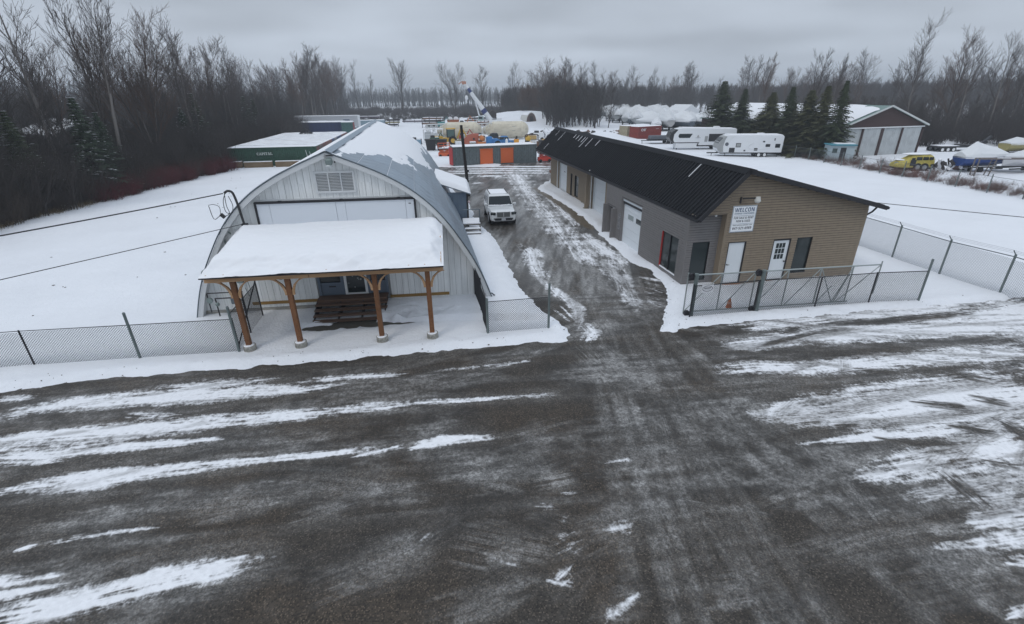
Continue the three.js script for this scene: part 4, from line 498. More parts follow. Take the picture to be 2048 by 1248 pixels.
// ---------- long building with black metal roof ----------
{
  const t = thing('storage_office', 'long taupe sided building with black ribbed roof and overhead doors', 'building', [8.81, 0, -22.99], 10.3);
  // local axes: x along the gable front, z = -L towards the back
  const BRN = mat([0.27, 0.222, 0.165], 0.75, { map: metalTex(0.97, 0.96, 0.95, 170, 0.1) }), TPE = mat([0.2, 0.19, 0.188], 0.75, { map: metalTex(0.97, 0.97, 0.97, 171, 0.1) });
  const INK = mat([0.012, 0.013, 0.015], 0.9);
  const EV = [-0.22, 3.62], RG = [2.0, 5.78], ER = [10.0, 3.72], L0 = -0.78, L1 = 32.3;
  const undR = x => x < RG[0] ? EV[1] + (RG[1] - EV[1]) * (x - EV[0]) / (RG[0] - EV[0]) : RG[1] + (ER[1] - RG[1]) * (x - RG[0]) / (ER[0] - RG[0]);
  // lap siding on the plane z = 0 facing +z, from x0 to x1, rows clipped under top(x), with openings left out
  function lap(x0, x1, y0, top, holes, rowH = 0.125) {
    const b = new B(), ymax = Math.max(...span(x0, x1, 40).map(top));
    for (let y = y0; y < ymax - 0.01; y += rowH) {
      const ya = y, yb = Math.min(y + rowH, ymax), ym = ya + 0.004;
      let iv = [];
      { let s = null; const N = Math.max(8, Math.round((x1 - x0) / 0.05)); for (let k = 0; k <= N; k++) { const x = x0 + (x1 - x0) * k / N, ok = top(x) > ya + rowH * 0.5; if (ok && s === null) s = x; if ((!ok || k === N) && s !== null) { iv.push([s, x]); s = null; } } }
      for (const [hx0, hx1, hy0, hy1] of holes) if (hy0 < yb - 0.03 && hy1 > ya + 0.03) iv = iv.flatMap(([a, c]) => [[a, Math.min(c, hx0)], [Math.max(a, hx1), c]].filter(q => q[1] - q[0] > 0.01));
      for (const [a, c] of iv) { const yg = ya + 0.02; b.quad([a, yg, 0.04], [c, yg, 0.04], [c, yb, 0.03], [a, yb, 0.03]); b.quad([a, yg, 0.0], [c, yg, 0.0], [c, yg, 0.04], [a, yg, 0.04]); b.quad([a, yb, 0.03], [c, yb, 0.03], [c, yb, 0], [a, yb, 0]); b.quad([c, ya, 0.02], [c, ya, 0], [c, yb, 0], [c, yb, 0.004]); b.quad([a, ya, 0], [a, ya, 0.02], [a, yb, 0.004], [a, yb, 0]); }
    }
    return b.geo();
  }
  const solid = (x0, x1, y0, top, holes) => { const xs = [...new Set([x0, x1, RG[0], ...span(x0, x1, 12)])].filter(x => x >= x0 && x <= x1).sort((a, c) => a - c); const s = new THREE.Shape([[x0, y0], [x1, y0], ...xs.reverse().map(x => [x, top(x)])].map(p => new THREE.Vector2(...p))); for (const [a, c, d, e] of holes) s.holes.push(new THREE.Path([[a, Math.max(d, y0 + 0.01)], [c, Math.max(d, y0 + 0.01)], [c, e], [a, e]].map(p => new THREE.Vector2(...p)))); return xf(new THREE.ExtrudeGeometry(s, { depth: 0.12, bevelEnabled: false }), 0, 0, -0.122); };
  const onL = g => { g.rotateY(-Math.PI / 2); return g; };   // wall drawn along x = L facing +z -> left wall facing -x, L running to the back
  const flipL = g => { const p = g.attributes.position, n = g.attributes.normal; for (let k = 0; k < p.count; k++) { const x = p.getX(k), z = p.getZ(k), nx = n.getX(k), nz = n.getZ(k); p.setXYZ(k, -z, p.getY(k), -x); n.setXYZ(k, -nz, n.getY(k), -nx); } const a = ni(g), q = a.attributes; for (const at of Object.values(q)) { const s = at.itemSize, d = at.array; for (let k = 0; k < at.count; k += 3) for (let c = 0; c < s; c++) { const w = d[(k + 1) * s + c]; d[(k + 1) * s + c] = d[(k + 2) * s + c]; d[(k + 2) * s + c] = w; } } return a; };
  const frame = (x0, x1, y0, y1, w, d, z = 0.025) => [bb(x0 - w, x1 + w, y1, y1 + w, -d, z), bb(x0 - w, x1 + w, y0 - w, y0, -d, z), bb(x0 - w, x0, y0, y1, -d, z), bb(x1, x1 + w, y0, y1, -d, z)];
  const move = (g, dx, dz) => { g.translate(dx, 0, dz); return g; };
  // front, brown part (plane L = -0.36)
  const fz = 0.36, topF = x => undR(x) - 0.16;
  const hF = [[1.82, 2.8, 0.1, 2.3], [4.31, 5.3, 0.1, 2.26], [5.64, 6.52, 0.44, 2.26]];
  const capF = x => x < 1.55 ? (undR(x) - 0.16) : topF(x);
  mesh('gable_siding', move(lap(1.55, 9.34, 0.02, topF, hF), 0, fz), BRN, t);
  mesh('gable_siding', move(lap(-0.1, 1.55, 3.72, topF, []), 0, fz), BRN, t);
  mesh('gable_wall', [move(solid(1.55, 9.34, 0, topF, hF), 0, fz), move(solid(-0.1, 1.55, 3.72, topF, []), 0, fz)], DARK, t);
  mesh('return_siding', [bb(1.5, 1.56, 0, 3.72, 0.0, fz - 0.002), bb(1.49, 1.6, 0, 3.72, fz + 0.005, fz + 0.03), bb(1.47, 1.5, 0, 3.72, 0.02, 0.06)], BRN, t);
  mesh('soffit', [bb(-0.15, 1.5, 3.68, 3.715, 0.0, fz)], BRN, t);
  mesh('corner_trim', [bb(9.3, 9.37, 0, 3.55, fz - 0.05, fz + 0.03)], BRN, t);
  // taupe corner front, plane L = 0
  const hT = [[0.12, 1.03, 0.25, 2.26]];
  mesh('corner_siding', lap(-0.2, 1.5, 0.02, () => 3.68, hT), TPE, t); mesh('corner_wall', solid(-0.2, 1.5, 0, () => 3.68, hT), DARK, t);
  // left wall, near section: lat -0.2, L 0..10.9
  const hL = [[0.7, 2.48, 0.3, 2.28], [5.15, 8.2, 0.0, 2.98], [9.15, 10.55, 0, 2.1]];
  const lx = -0.2;
  mesh('side_siding', move(flipL(lap(0, 10.9, 0.02, () => 3.55, hL)), lx, 0), TPE, t); mesh('side_wall', move(flipL(solid(0.02, 10.9, 0, () => 3.55, hL)), lx, 0), DARK, t);
  mesh('corner_trim', [bb(-0.235, -0.19, 0, 3.6, -0.05, 0.035)], TPE, t);
  // rear section: lat 1.4
  const hR = [[14.4, 18.1, 0.0, 2.95], [22.1, 23.2, 0.25, 2.15], [24.0, 24.5, 0.1, 2.15], [25.8, 28.4, 0.1, 2.66]];
  mesh('rear_siding', move(flipL(lap(10.9, 31.9, 0.12, () => 3.5, hR)), 1.4, 0), BRN, t); mesh('rear_wall', move(flipL(solid(10.9, 31.9, 0, () => 3.5, hR)), 1.4, 0), DARK, t);
  mesh('return_wall', [bb(-0.2, 1.4, 0, 3.55, -10.98, -10.9)], TPE, t);
  mesh('plinth', [bb(1.3, 1.42, -0.1, 0.11, -24, -18.15), bb(1.3, 1.42, -0.1, 0.11, -31.9, -28.5)], CONC, t);
  mesh('soffit', [bb(-0.1, 1.4, 3.44, 3.48, -31.9, -10.95)], BRN, t);
  // far ends, right wall, rear gable
  mesh('right_wall', [bb(9.2, 9.33, 0, 3.6, -31.9, 0.3)], BRN, t);
  mesh('rear_gable', [xf(extr([[1.4, 0], [9.3, 0], [9.3, 3.7], [2.0, 5.6], [0, 3.6], [1.4, 3.5]], 0.1), 0, 0, -32)], BRN, t);
  // pillars of the covered walk
  for (const [x, z] of [[0.75, -13.2], [0.95, -18.45]]) { const p = mesh('pillar', [bb(x - 0.13, x + 0.13, 0.1, 3.48, z - 0.16, z + 0.16)], BRN, t); mesh('pillar_base', [cyl(0.3, 0.28, 0.12, 18, x, 0.06, z)], CONC, p); }
  mesh('wall_pipe', [cyl(0.05, 0.05, 3.3, 8, 1.26, 1.7, -18.3), cyl(0.05, 0.05, 3.3, 8, 1.26, 1.7, -28.8)], WHITE, t);
  // windows and doors
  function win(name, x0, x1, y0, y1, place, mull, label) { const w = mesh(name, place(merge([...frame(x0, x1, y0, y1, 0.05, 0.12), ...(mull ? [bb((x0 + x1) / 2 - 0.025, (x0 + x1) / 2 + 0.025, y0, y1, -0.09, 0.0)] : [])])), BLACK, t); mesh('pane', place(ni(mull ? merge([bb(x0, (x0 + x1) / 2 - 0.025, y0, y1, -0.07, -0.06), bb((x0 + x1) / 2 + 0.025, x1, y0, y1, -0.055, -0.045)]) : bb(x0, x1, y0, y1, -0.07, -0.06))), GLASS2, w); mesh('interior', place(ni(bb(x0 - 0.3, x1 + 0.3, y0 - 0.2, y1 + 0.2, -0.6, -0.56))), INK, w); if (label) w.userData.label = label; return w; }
  const GLASS2 = new THREE.MeshPhysicalMaterial({ color: lin(0.03, 0.04, 0.042), roughness: 0.06, specularIntensity: 0.8 });
  const pF = g => move(ni(g), 0, fz), p0 = g => ni(g), pL = g => move(flipL(ni(g)), lx, 0), pR = g => move(flipL(ni(g)), 1.4, 0);
  win('window', 5.64, 6.52, 0.44, 2.26, pF);
  win('window', 0.12, 1.03, 0.25, 2.26, p0);
  { const w = win('window', 0.7, 2.48, 0.3, 2.28, pL, true, 'two pane black window with red jamb'); mesh('red_jamb', pL(bb(2.44, 2.49, 0.3, 2.28, -0.04, 0.03)), RED, w); mesh('sill_snow', pL(bb(0.72, 2.44, 0.3, 0.36, -0.04, 0.02)), SNOWP, w); }
  win('window', 22.1, 23.2, 0.25, 2.15, pR); win('window', 24.0, 24.5, 0.1, 2.15, pR);
  const DOORW = mat([0.72, 0.76, 0.79], 0.45);
  { const d = mesh('door', [...frame(1.87, 2.74, 0.14, 2.24, 0.05, 0.1).map(pF)], BLACK, t); mesh('leaf', pF(bb(1.87, 2.74, 0.14, 2.24, -0.07, -0.02)), DOORW, d); for (const [a, b2, c, e] of [[1.98, 2.26, 1.3, 2.08], [2.36, 2.64, 1.3, 2.08], [1.98, 2.26, 0.35, 1.1], [2.36, 2.64, 0.35, 1.1]]) mesh('raised_panel', pF(bb(a, b2, c, e, -0.02, -0.012)), DOORW, d); mesh('handle', pF(merge([cyl(0.025, 0.025, 0.1, 8, 1.95, 1.12, 0.0, Math.PI / 2), box(0.12, 0.02, 0.02, 2.0, 1.12, 0.05)])), DARK, d); mesh('threshold', pF(bb(1.82, 2.8, 0.06, 0.12, -0.05, 0.12)), mat([0.42, 0.2, 0.1], 0.8), d); d.userData.label = 'plain white panel door'; }
  { const d = mesh('door', [...frame(4.36, 5.25, 0.14, 2.2, 0.05, 0.1).map(pF)], BLACK, t); mesh('leaf', pF(bb(4.36, 5.25, 0.14, 2.2, -0.07, -0.02)), DOORW, d); for (let r = 0; r < 3; r++) for (let c = 0; c < 3; c++) mesh('pane', pF(bb(4.55 + c * 0.18, 4.7 + c * 0.18, 1.22 + r * 0.29, 1.47 + r * 0.29, -0.02, -0.014)), GLASS2, d); mesh('knob', pF(ball(0.04, 5.16, 1.08, 0.02)), DARK, d); mesh('threshold', pF(bb(4.3, 5.32, 0.06, 0.12, -0.05, 0.12)), mat([0.42, 0.2, 0.1], 0.8), d); d.userData.label = 'white door with nine pane window'; }
  { const d = mesh('overhead_door', [...frame(5.2, 8.15, 0.02, 2.93, 0.05, 0.16).map(pL)], TPE, t); for (let k = 0; k < 5; k++) mesh('door_section', pL(bb(5.2, 8.15, 0.03 + k * 0.55, 0.57 + k * 0.55, -0.2, -0.16)), DOORW, d); mesh('header', pL(bb(5.2, 8.15, 2.78, 2.93, -0.2, -0.05)), DOORW, d); mesh('weather_strip', pL(bb(5.2, 8.15, 2.62, 2.78, -0.2, -0.08)), BLACK, d); mesh('door_window', pL(bb(5.45, 6.25, 1.75, 2.05, -0.16, -0.15)), GLASS2, d); mesh('door_window', pL(bb(6.65, 7.45, 1.75, 2.05, -0.16, -0.15)), mat([0.3, 0.34, 0.34], 0.3), d); d.userData.label = 'white overhead door with two windows'; }
  { const d = mesh('side_door', [...frame(9.2, 10.5, 0.02, 2.05, 0.05, 0.2).map(pL)], TPE, t); mesh('leaf', pL(bb(9.3, 10.3, 0.05, 2.05, -0.3, -0.25)), DOORW, d); mesh('door_window', pL(bb(9.4, 9.85, 0.95, 1.85, -0.25, -0.24)), GLASS2, d); mesh('canopy_post', pL(bb(8.95, 9.1, 0, 2.1, 0.0, 0.35)), TPE, d); mesh('canopy_post', pL(bb(10.55, 10.7, 0, 2.1, 0.0, 0.3)), TPE, d); }
  { // upright strip of blue lettering on the door jamb
    const c = document.createElement('canvas'); c.width = 64; c.height = 256; const x = c.getContext('2d'); x.fillStyle = '#c3d2dc'; x.fillRect(0, 0, 64, 256); x.fillStyle = '#1c4a80'; x.font = 'bold 50px sans-serif'; x.textAlign = 'center'; x.save(); x.translate(32, 128); x.rotate(Math.PI / 2); x.fillRect(-112, -18, 30, 8); x.fillRect(-112, -4, 24, 8); x.fillRect(-112, 10, 30, 8); for (let k = 0; k < 4; k++) { const q = -66 + k * 46; x.fillRect(q, -18, 9, 36); x.fillRect(q + 9, -18, 18, 8); if (k % 2) x.fillRect(q + 9, -3, 18, 7); x.fillRect(q + 22, k % 2 ? -18 : 0, 8, 18); } x.restore();
    const tx = new THREE.CanvasTexture(c); tx.colorSpace = THREE.SRGBColorSpace; const g = new THREE.PlaneGeometry(0.42, 1.1); g.rotateY(0); g.translate(8.42, 1.35, 0.03); mesh('jamb_lettering', pL(g), new THREE.MeshStandardMaterial({ map: tx, roughness: 0.6 }), t);
  }
  { const d = mesh('overhead_door', [...frame(14.5, 18.0, 0.02, 2.9, 0.05, 0.1).map(pR)], WTRIM, t); for (let k = 0; k < 5; k++) mesh('door_section', pR(bb(14.5, 18.0, 0.03 + k * 0.575, 0.595 + k * 0.575, -0.14, -0.1)), DOORW, d); }
  { const d = mesh('overhead_door', [...frame(25.85, 28.35, 0.12, 2.62, 0.05, 0.1).map(pR)], WTRIM, t); for (let k = 0; k < 5; k++) mesh('door_section', pR(bb(25.85, 28.35, 0.13 + k * 0.5, 0.62 + k * 0.5, -0.14, -0.1)), DOORW, d); mesh('door_handle', pR(bb(26.7, 27.2, 1.9, 1.95, -0.1, -0.08)), DARK, d); }
  // roof sheets with ribs
  const RM = [0, 1, 2].map(k => new THREE.MeshPhysicalMaterial({ color: lin(0.011 + k * 0.002, 0.012 + k * 0.002, 0.015 + k * 0.002), roughness: 0.5 + 0.06 * k, specularIntensity: 0.22 }));
  function sheet(len) { const b = new B(), w = 0.897, prof = []; for (let r = 0; r < 3; r++) { const o = r * w / 3; prof.push([o, 0], [o + 0.16, 0], [o + 0.185, 0.055], [o + 0.255, 0.055], [o + 0.28, 0]); } prof.push([w, 0]); for (let k = 0; k + 1 < prof.length; k++) { const [a, h] = prof[k], [c, e] = prof[k + 1]; b.quad([0, h, -a], [len, h, -a], [len, e, -c], [0, e, -c]); b.quad([0, h, -a], [0, e, -c], [0, -0.01, -c], [0, -0.01, -a]); } return b.geo(); }
  const lenL = Math.hypot(RG[0] - EV[0], RG[1] - EV[1]), lenR = Math.hypot(ER[0] - RG[0], ER[1] - RG[1]), aL = Math.atan2(RG[1] - EV[1], RG[0] - EV[0]), aR = Math.atan2(RG[1] - ER[1], ER[0] - RG[0]);
  const gL = sheet(lenL), gR = sheet(lenR); gR.rotateX(0);
  const NS = Math.round((L1 - L0) / 0.9), rs = rng(77);
  for (let k = 0; k < NS; k++) {
    const zz = -L0 - k * 0.9;
    const a = mesh('roof_sheet', gL, RM[(rs() * 3) | 0], t, [EV[0], EV[1], zz]); a.rotation.z = aL;
    const c = mesh('roof_sheet', gR, RM[(rs() * 3) | 0], t, [RG[0], RG[1], zz]); c.rotation.z = -aR;
  }
  { const b = new B(), z1 = -L0 - 0.02, z2 = -L1 + 0.05, d = 0.04; const A = [EV[0], EV[1] - d], P = [RG[0], RG[1] - d], C = [ER[0], ER[1] - d]; b.quad([A[0], A[1], z1], [P[0], P[1], z1], [P[0], P[1], z2], [A[0], A[1], z2]); b.quad([P[0], P[1], z1], [C[0], C[1], z1], [C[0], C[1], z2], [P[0], P[1], z2]); mesh('roof_deck', b.geo(), DARK, t); }
  mesh('ridge_cap', [xf(new THREE.BoxGeometry(0.34, 0.03, L1 - L0 + 0.1), RG[0] - 0.115, RG[1] - 0.06, -(L0 + L1) / 2, 0, 0, aL), xf(new THREE.BoxGeometry(0.34, 0.03, L1 - L0 + 0.1), RG[0] + 0.16, RG[1] + 0.015, -(L0 + L1) / 2, 0, 0, -aR)], RM[1], t);
  const z1 = -L0;
  mesh('barge_board', [xf(new THREE.BoxGeometry(lenL + 0.05, 0.2, 0.05), (EV[0] + RG[0]) / 2 + 0.04, (EV[1] + RG[1]) / 2 - 0.06, z1 + 0.03, 0, 0, aL)], BLACK, t); mesh('barge_board', [xf(new THREE.BoxGeometry(lenR + 0.05, 0.2, 0.05), (ER[0] + RG[0]) / 2 - 0.02, (ER[1] + RG[1]) / 2 - 0.07, z1 + 0.03, 0, 0, -aR)], BLACK, t);
  mesh('eave_trim', [bb(EV[0] - 0.03, EV[0] + 0.01, EV[1] - 0.17, EV[1] - 0.01, -L1, z1)], BLACK, t); mesh('gutter', [bb(ER[0] - 0.02, ER[0] + 0.1, ER[1] - 0.13, ER[1] - 0.02, -L1, z1 + 0.06)], BLACK, t);
  mesh('gable_soffit', [xf(new THREE.BoxGeometry(lenL, 0.02, 0.4), (EV[0] + RG[0]) / 2 + 0.1, (EV[1] + RG[1]) / 2 - 0.15, fz + 0.2, 0, 0, aL), xf(new THREE.BoxGeometry(lenR, 0.02, 0.4), (ER[0] + RG[0]) / 2 - 0.03, (ER[1] + RG[1]) / 2 - 0.15, fz + 0.2, 0, 0, -aR)], DARK, t);
  { const tb = []; for (let k = 0; k < 60; k++) { tb.push(cyl(0.012, 0.012, 0.1, 5, EV[0] + 0.12, EV[1] + 0.16, z1 - 0.3 - k * 0.54)); } mesh('snow_guard', tb, DARK, t); }
  // strips of snow left between the ribs
  const sm = (Ld, a, b2, w) => { const l = (b2 - a) * lenL; return xf(new THREE.BoxGeometry(l, 0.02, w), EV[0] + Math.cos(aL) * lenL * (a + b2) / 2 - 0.007, EV[1] + Math.sin(aL) * lenL * (a + b2) / 2 + 0.012, -Ld, 0, 0, aL); };
  for (const [Ld, a, b2, w] of [[3.0, 0.62, 0.92, 0.12], [18.2, 0.72, 0.95, 0.12], [20.0, 0.62, 0.95, 0.1], [21.3, 0.55, 0.95, 0.13], [21.8, 0.7, 0.97, 0.14], [22.3, 0.62, 0.97, 0.14], [22.75, 0.72, 0.96, 0.12], [23.2, 0.6, 0.97, 0.15], [23.65, 0.75, 0.96, 0.14], [24.1, 0.68, 0.97, 0.13], [24.55, 0.78, 0.97, 0.13], [25.0, 0.6, 0.93, 0.12], [26.8, 0.66, 0.96, 0.12], [28.1, 0.55, 0.94, 0.12], [28.6, 0.72, 0.96, 0.13], [29.5, 0.6, 0.95, 0.12], [30.2, 0.7, 0.96, 0.12], [29.9, 0.12, 0.36, 0.12]]) mesh('snow_strip', sm(Ld, a, b2, w), SNOWP, t);
  mesh('eave_snow', [sm(15, 0.03, 0.06, 0.2)], SNOWP, t);
  // wall lamp, camera, meter
  { const l = mesh('wall_lamp', [box(0.06, 0.3, 0.1, 2.04, 4.34, fz + 0.05), box(0.55, 0.07, 0.06, 2.3, 4.46, fz + 0.3, 0, -0.7, 0.12)], DARK, t); mesh('lamp_head', [cyl(0.15, 0.1, 0.2, 18, 2.6, 4.46, fz + 0.5), ball(0.14, 2.6, 4.36, fz + 0.5, 1, 0.7, 1)], mat([0.6, 0.6, 0.57], 0.35), l); }
  mesh('camera', [ball(0.06, 1.0, 3.62, 0.24), cyl(0.04, 0.04, 0.1, 8, 1.0, 3.68, 0.24)], WHITE, t);
  mesh('downspout', [pipe([[9.85, 3.6, fz], [9.6, 3.35, fz], [9.44, 3.2, fz - 0.1], [9.42, 0.2, fz - 0.1]], 0.045)], BLACK, t);
  // company sign
  const c = document.createElement('canvas'); c.width = 512; c.height = 528; const x = c.getContext('2d');
  x.fillStyle = '#8d98a4'; x.fillRect(0, 0, 512, 528); x.fillStyle = '#eef1f4'; x.fillRect(14, 14, 484, 500);
  const tx = (s, y, px, col, w, weight = 'bold') => { x.fillStyle = col; x.font = `${weight} ${px}px sans-serif`; x.textAlign = 'center'; x.save(); const mw = x.measureText(s).width; x.translate(256, y); x.scale(w / mw, 1); x.fillText(s, 0, 0); x.restore(); };
  tx('WELCON', 122, 112, '#123d68', 430); tx('STORAGE CONTAINERS', 170, 42, '#2c5274', 430); x.fillStyle = '#123d68'; x.fillRect(36, 196, 440, 5);
  tx('FOR SALE & RENT', 262, 62, '#16202c', 430); tx('NEW & USED', 328, 62, '#16202c', 310); x.fillStyle = '#123d68'; x.fillRect(36, 358, 440, 5);
  tx('www.welconcontainer.com', 398, 34, '#16202c', 420); tx('647-521-6989', 474, 72, '#10161e', 420);
  const ct = new THREE.CanvasTexture(c); ct.colorSpace = THREE.SRGBColorSpace;
  const sgn = thing('company_sign', 'white company sign with blue lettering on the brown gable', 'sign', [8.81, 0, -22.99], 10.3);
  mesh('sign_board', [box(1.27, 1.29, 0.03, 2.36, 3.43, fz + 0.05)], WHITE, sgn); mesh('sign_print', xf(new THREE.PlaneGeometry(1.26, 1.28), 2.36, 3.43, fz + 0.068), new THREE.MeshStandardMaterial({ map: ct, roughness: 0.5 }), sgn);
}
solo('utility_wire', wire([18.55, 3.78, -24.75], [60, 5.0, 5], 0.5, 0.016), DARK, 'overhead wire leading right from the black eave', 'cable');
console.log('buildings done');

// ---------- chain-link fences ----------
const gy = (x, z) => Math.max(0, snowY(x, z));
function linkMesh(a, b, h, y0 = 0.03, pitch = 0.09, r = 0.006) {   // woven wire between two ground points
  const w = Math.hypot(b[0] - a[0], b[1] - a[1]), dx = (b[0] - a[0]) / w, dz = (b[1] - a[1]) / w, g = new B(), P = (s, y) => [a[0] + dx * s, y0 + y, a[1] + dz * s];
  for (let k = -h; k < w; k += pitch) {
    const s0 = Math.max(0, k), s1 = Math.min(w, k + h); if (s1 - s0 < 0.02) continue;
    g.tube(P(s0, s0 - k), P(s1, s1 - k), r, r, 3); g.tube(P(s0, h - (s0 - k)), P(s1, h - (s1 - k)), r, r, 3);
  }
  return g.geo();
}
const LINKB = mat([0.018, 0.019, 0.024], 0.6), LINKG = mat([0.13, 0.145, 0.16], 0.55, { metalness: 0.3 }), PGREY = mat([0.17, 0.2, 0.2], 0.6, { metalness: 0.25, map: metalTex(0.95, 0.97, 0.97, 180, 0.4) });
// posts: [x, z, height, 'g' grey heavy | 'b' black thin]
function fence(label, posts, h, o = {}) {
  const t = thing('chain_link_fence', label, 'fence');
  const mm = o.mesh ?? LINKB;
  posts.forEach(([x, z, ph, kind], k) => {
    const gr = kind === 'g', r = gr ? 0.048 : 0.03, y = gy(x, z);
    mesh('post', merge([post([x, -0.1, z], [x, y + ph, z], r, 12), ...(gr ? [cyl(r + 0.008, r * 0.7, 0.05, 12, x, y + ph + 0.02, z)] : [])]), gr ? PGREY : LINKB, t);
    if (o.barb) mesh('barb_arm', post([x, y + ph, z], [x - o.barb * 0.22, y + ph + 0.24, z + 0.04], 0.022, 6), PGREY, t);
    if (k) {
      const [x0, z0] = posts[k - 1], y0 = gy(x0, z0);
      mesh('wire_mesh', linkMesh([x0, z0], [x, z], h, Math.min(y, y0) + 0.02, o.pitch, o.r), mm, t);
      mesh('top_rail', post([x0, y0 + h + 0.03, z0], [x, y + h + 0.03, z], o.rail ?? 0.014, 6), mm, t);
      if (o.barb) for (let s = 0; s < 3; s++) { const q = 0.08 * (s + 1), f = o.barb * 0.22 * (s + 1) / 3, e = 0.24 * (s + 1) / 3; mesh('barbed_wire', post([x0 - f, y0 + h + 0.12 + e, z0], [x - f, y + h + 0.12 + e, z], 0.005, 3), LINKG, t); }
    }
  });
  return t;
}
fence('black chain-link fence along the snow bank left of the porch', [[-24.6, -14.7, 1.4, 'b'], [-21.1, -15.1, 1.83, 'g'], [-17.64, -15.53, 1.4, 'b'], [-14.08, -16.0, 1.83, 'g'], [-10.54, -16.41, 1.85, 'g']], 1.34);
{ // tall panel running back to the building, with a diagonal brace
  const t = fence('black braced chain-link panel between the porch and the gas meter', [[-10.62, -16.6, 1.3, 'b'], [-10.86, -18.0, 1.85, 'b'], [-11.15, -19.7, 1.85, 'b']], 1.5);
  mesh('brace', post([-10.62, 0.25, -16.6], [-11.15, 1.75, -19.7], 0.025, 8), LINKB, t);
}
fence('short chain-link fence between two grey posts beside the driveway', [[-1.0, -17.73, 1.5, 'g'], [1.52, -18.13, 1.95, 'g']], 1.36);
fence('black chain-link panel from the arched wall to the grey post', [[-1.75, -21.35, 1.75, 'b'], [-1.36, -19.5, 1.5, 'b'], [-1.04, -17.85, 1.4, 'b']], 1.4, { pitch: 0.08 });
fence('long black chain-link fence in front of the sliding gate', [[7.7, -18.98, 1.5, 'b'], [10.7, -19.5, 1.42, 'b'], [13.69, -19.94, 1.44, 'b'], [16.37, -20.31, 1.46, 'b'], [18.77, -20.45, 1.95, 'g']], 1.4, { rail: 0.02 });
fence('grey chain-link fence topped with barbed wire right of the building', [[20.9, -34, 1.85, 'g'], [21.4, -31.8, 1.85, 'g'], [21.87, -29.4, 1.85, 'g'], [22.31, -27.0, 1.85, 'g'], [22.83, -24.22, 1.85, 'g'], [23.32, -21.3, 1.85, 'g'], [23.9, -18.6, 1.85, 'g'], [24.4, -15.6, 1.85, 'g']], 1.74, { barb: 1, mesh: LINKG, rail: 0.022 });
{ // far lot line
  const ps = []; for (let k = 0; k <= 17; k++) { const f = k / 17; ps.push([41.2 + 5.2 * f, -84 + 54 * f, 1.65, 'g']); }
  fence('long low wire fence along the weeds on the far lot line', ps, 1.45, { mesh: LINKG, pitch: 0.14, r: 0.0035, rail: 0.016 });
}
{ // sliding gate
  const t = thing('sliding_gate', 'galvanised cantilever sliding gate parked behind the black fence', 'gate', [7.54, 0, -19.36], 7.1);
  const GF = mat([0.36, 0.4, 0.4], 0.5, { metalness: 0.35 }), L = 9.1, y0 = 0.2, y1 = 1.9, r = 0.028, bar = (a, b, q = r) => post([a[0], a[1], 0], [b[0], b[1], 0], q, 8);
  mesh('top_rail', bar([-0.02, y1], [L, y1], 0.034), GF, t); mesh('bottom_rail', bar([0, y0], [7.9, y0], 0.034), GF, t);
  mesh('end_post', bar([0, -0.05], [0, y1 + 0.12]), GF, t); mesh('end_post', bar([L, 0.5], [L, y1 + 0.15]), GF, t);
  for (const x of [1.55, 3.1, 4.65, 6.2, 7.75]) mesh('upright', bar([x, y0], [x, y1]), GF, t);
  for (const [a, b] of [[0, 1.55], [1.65, 3.1], [3.2, 4.65], [4.75, 6.2]]) mesh('diagonal_brace', bar([a, y0], [b, y1], 0.02), GF, t);
  for (const [a, b, c, d] of [[6.2, y1, 7.1, y0], [7.1, y0, 7.75, y1], [7.75, y1, 7.2, y0], [7.3, y0, L, y1], [6.3, y0, 6.9, 1.0]]) mesh('diagonal_brace', bar([a, b], [c, d], 0.02), GF, t);
  mesh('wire_mesh', linkMesh([0, 0], [7.75, 0], y1 - y0, y0, 0.09, 0.0036), LINKG, t);
  for (const x of [0.25, 3.3]) {
    const p = mesh('support_post', [cyl(0.085, 0.085, 2.05, 16, x, 0.98, 0.24), cyl(0.1, 0.08, 0.06, 16, x, 2.02, 0.24)], PGREY, t);
    for (const y of [0.2, 1.92]) mesh('roller', [cyl(0.13, 0.13, 0.12, 18, x - 0.17, y, 0.16, Math.PI / 2, 0, 0), box(0.3, 0.05, 0.1, x - 0.1, y - 0.13, 0.16)], BLACK, p);
    mesh('post_base', [cyl(0.13, 0.13, 0.1, 16, x, 0.02, 0.24)], CONC, p);
  }
  const s = thing('gate_sign', 'small white sign with black oval on the black fence rail', 'sign', [8.3, 1.42, -19.02], 8);
  const c = document.createElement('canvas'); c.width = 192; c.height = 128; const x = c.getContext('2d'); x.fillStyle = '#d7d8dc'; x.fillRect(0, 0, 192, 128); x.strokeStyle = '#22232b'; x.lineWidth = 9; x.beginPath(); x.ellipse(96, 62, 82, 46, 0, 0, 7); x.stroke(); x.fillStyle = '#15161d'; x.fillRect(36, 44, 118, 15); x.fillStyle = '#565a64'; for (let k = 0; k < 9; k++) x.fillRect(46 + k * 11, 70, 7, 8);
  const tx = new THREE.CanvasTexture(c); tx.colorSpace = THREE.SRGBColorSpace;
  mesh('sign_board', box(0.52, 0.34, 0.012), WHITE, s); mesh('sign_print', xf(new THREE.PlaneGeometry(0.51, 0.33), 0, 0, 0.0085), new THREE.MeshStandardMaterial({ map: tx, roughness: 0.6 }), s);
}
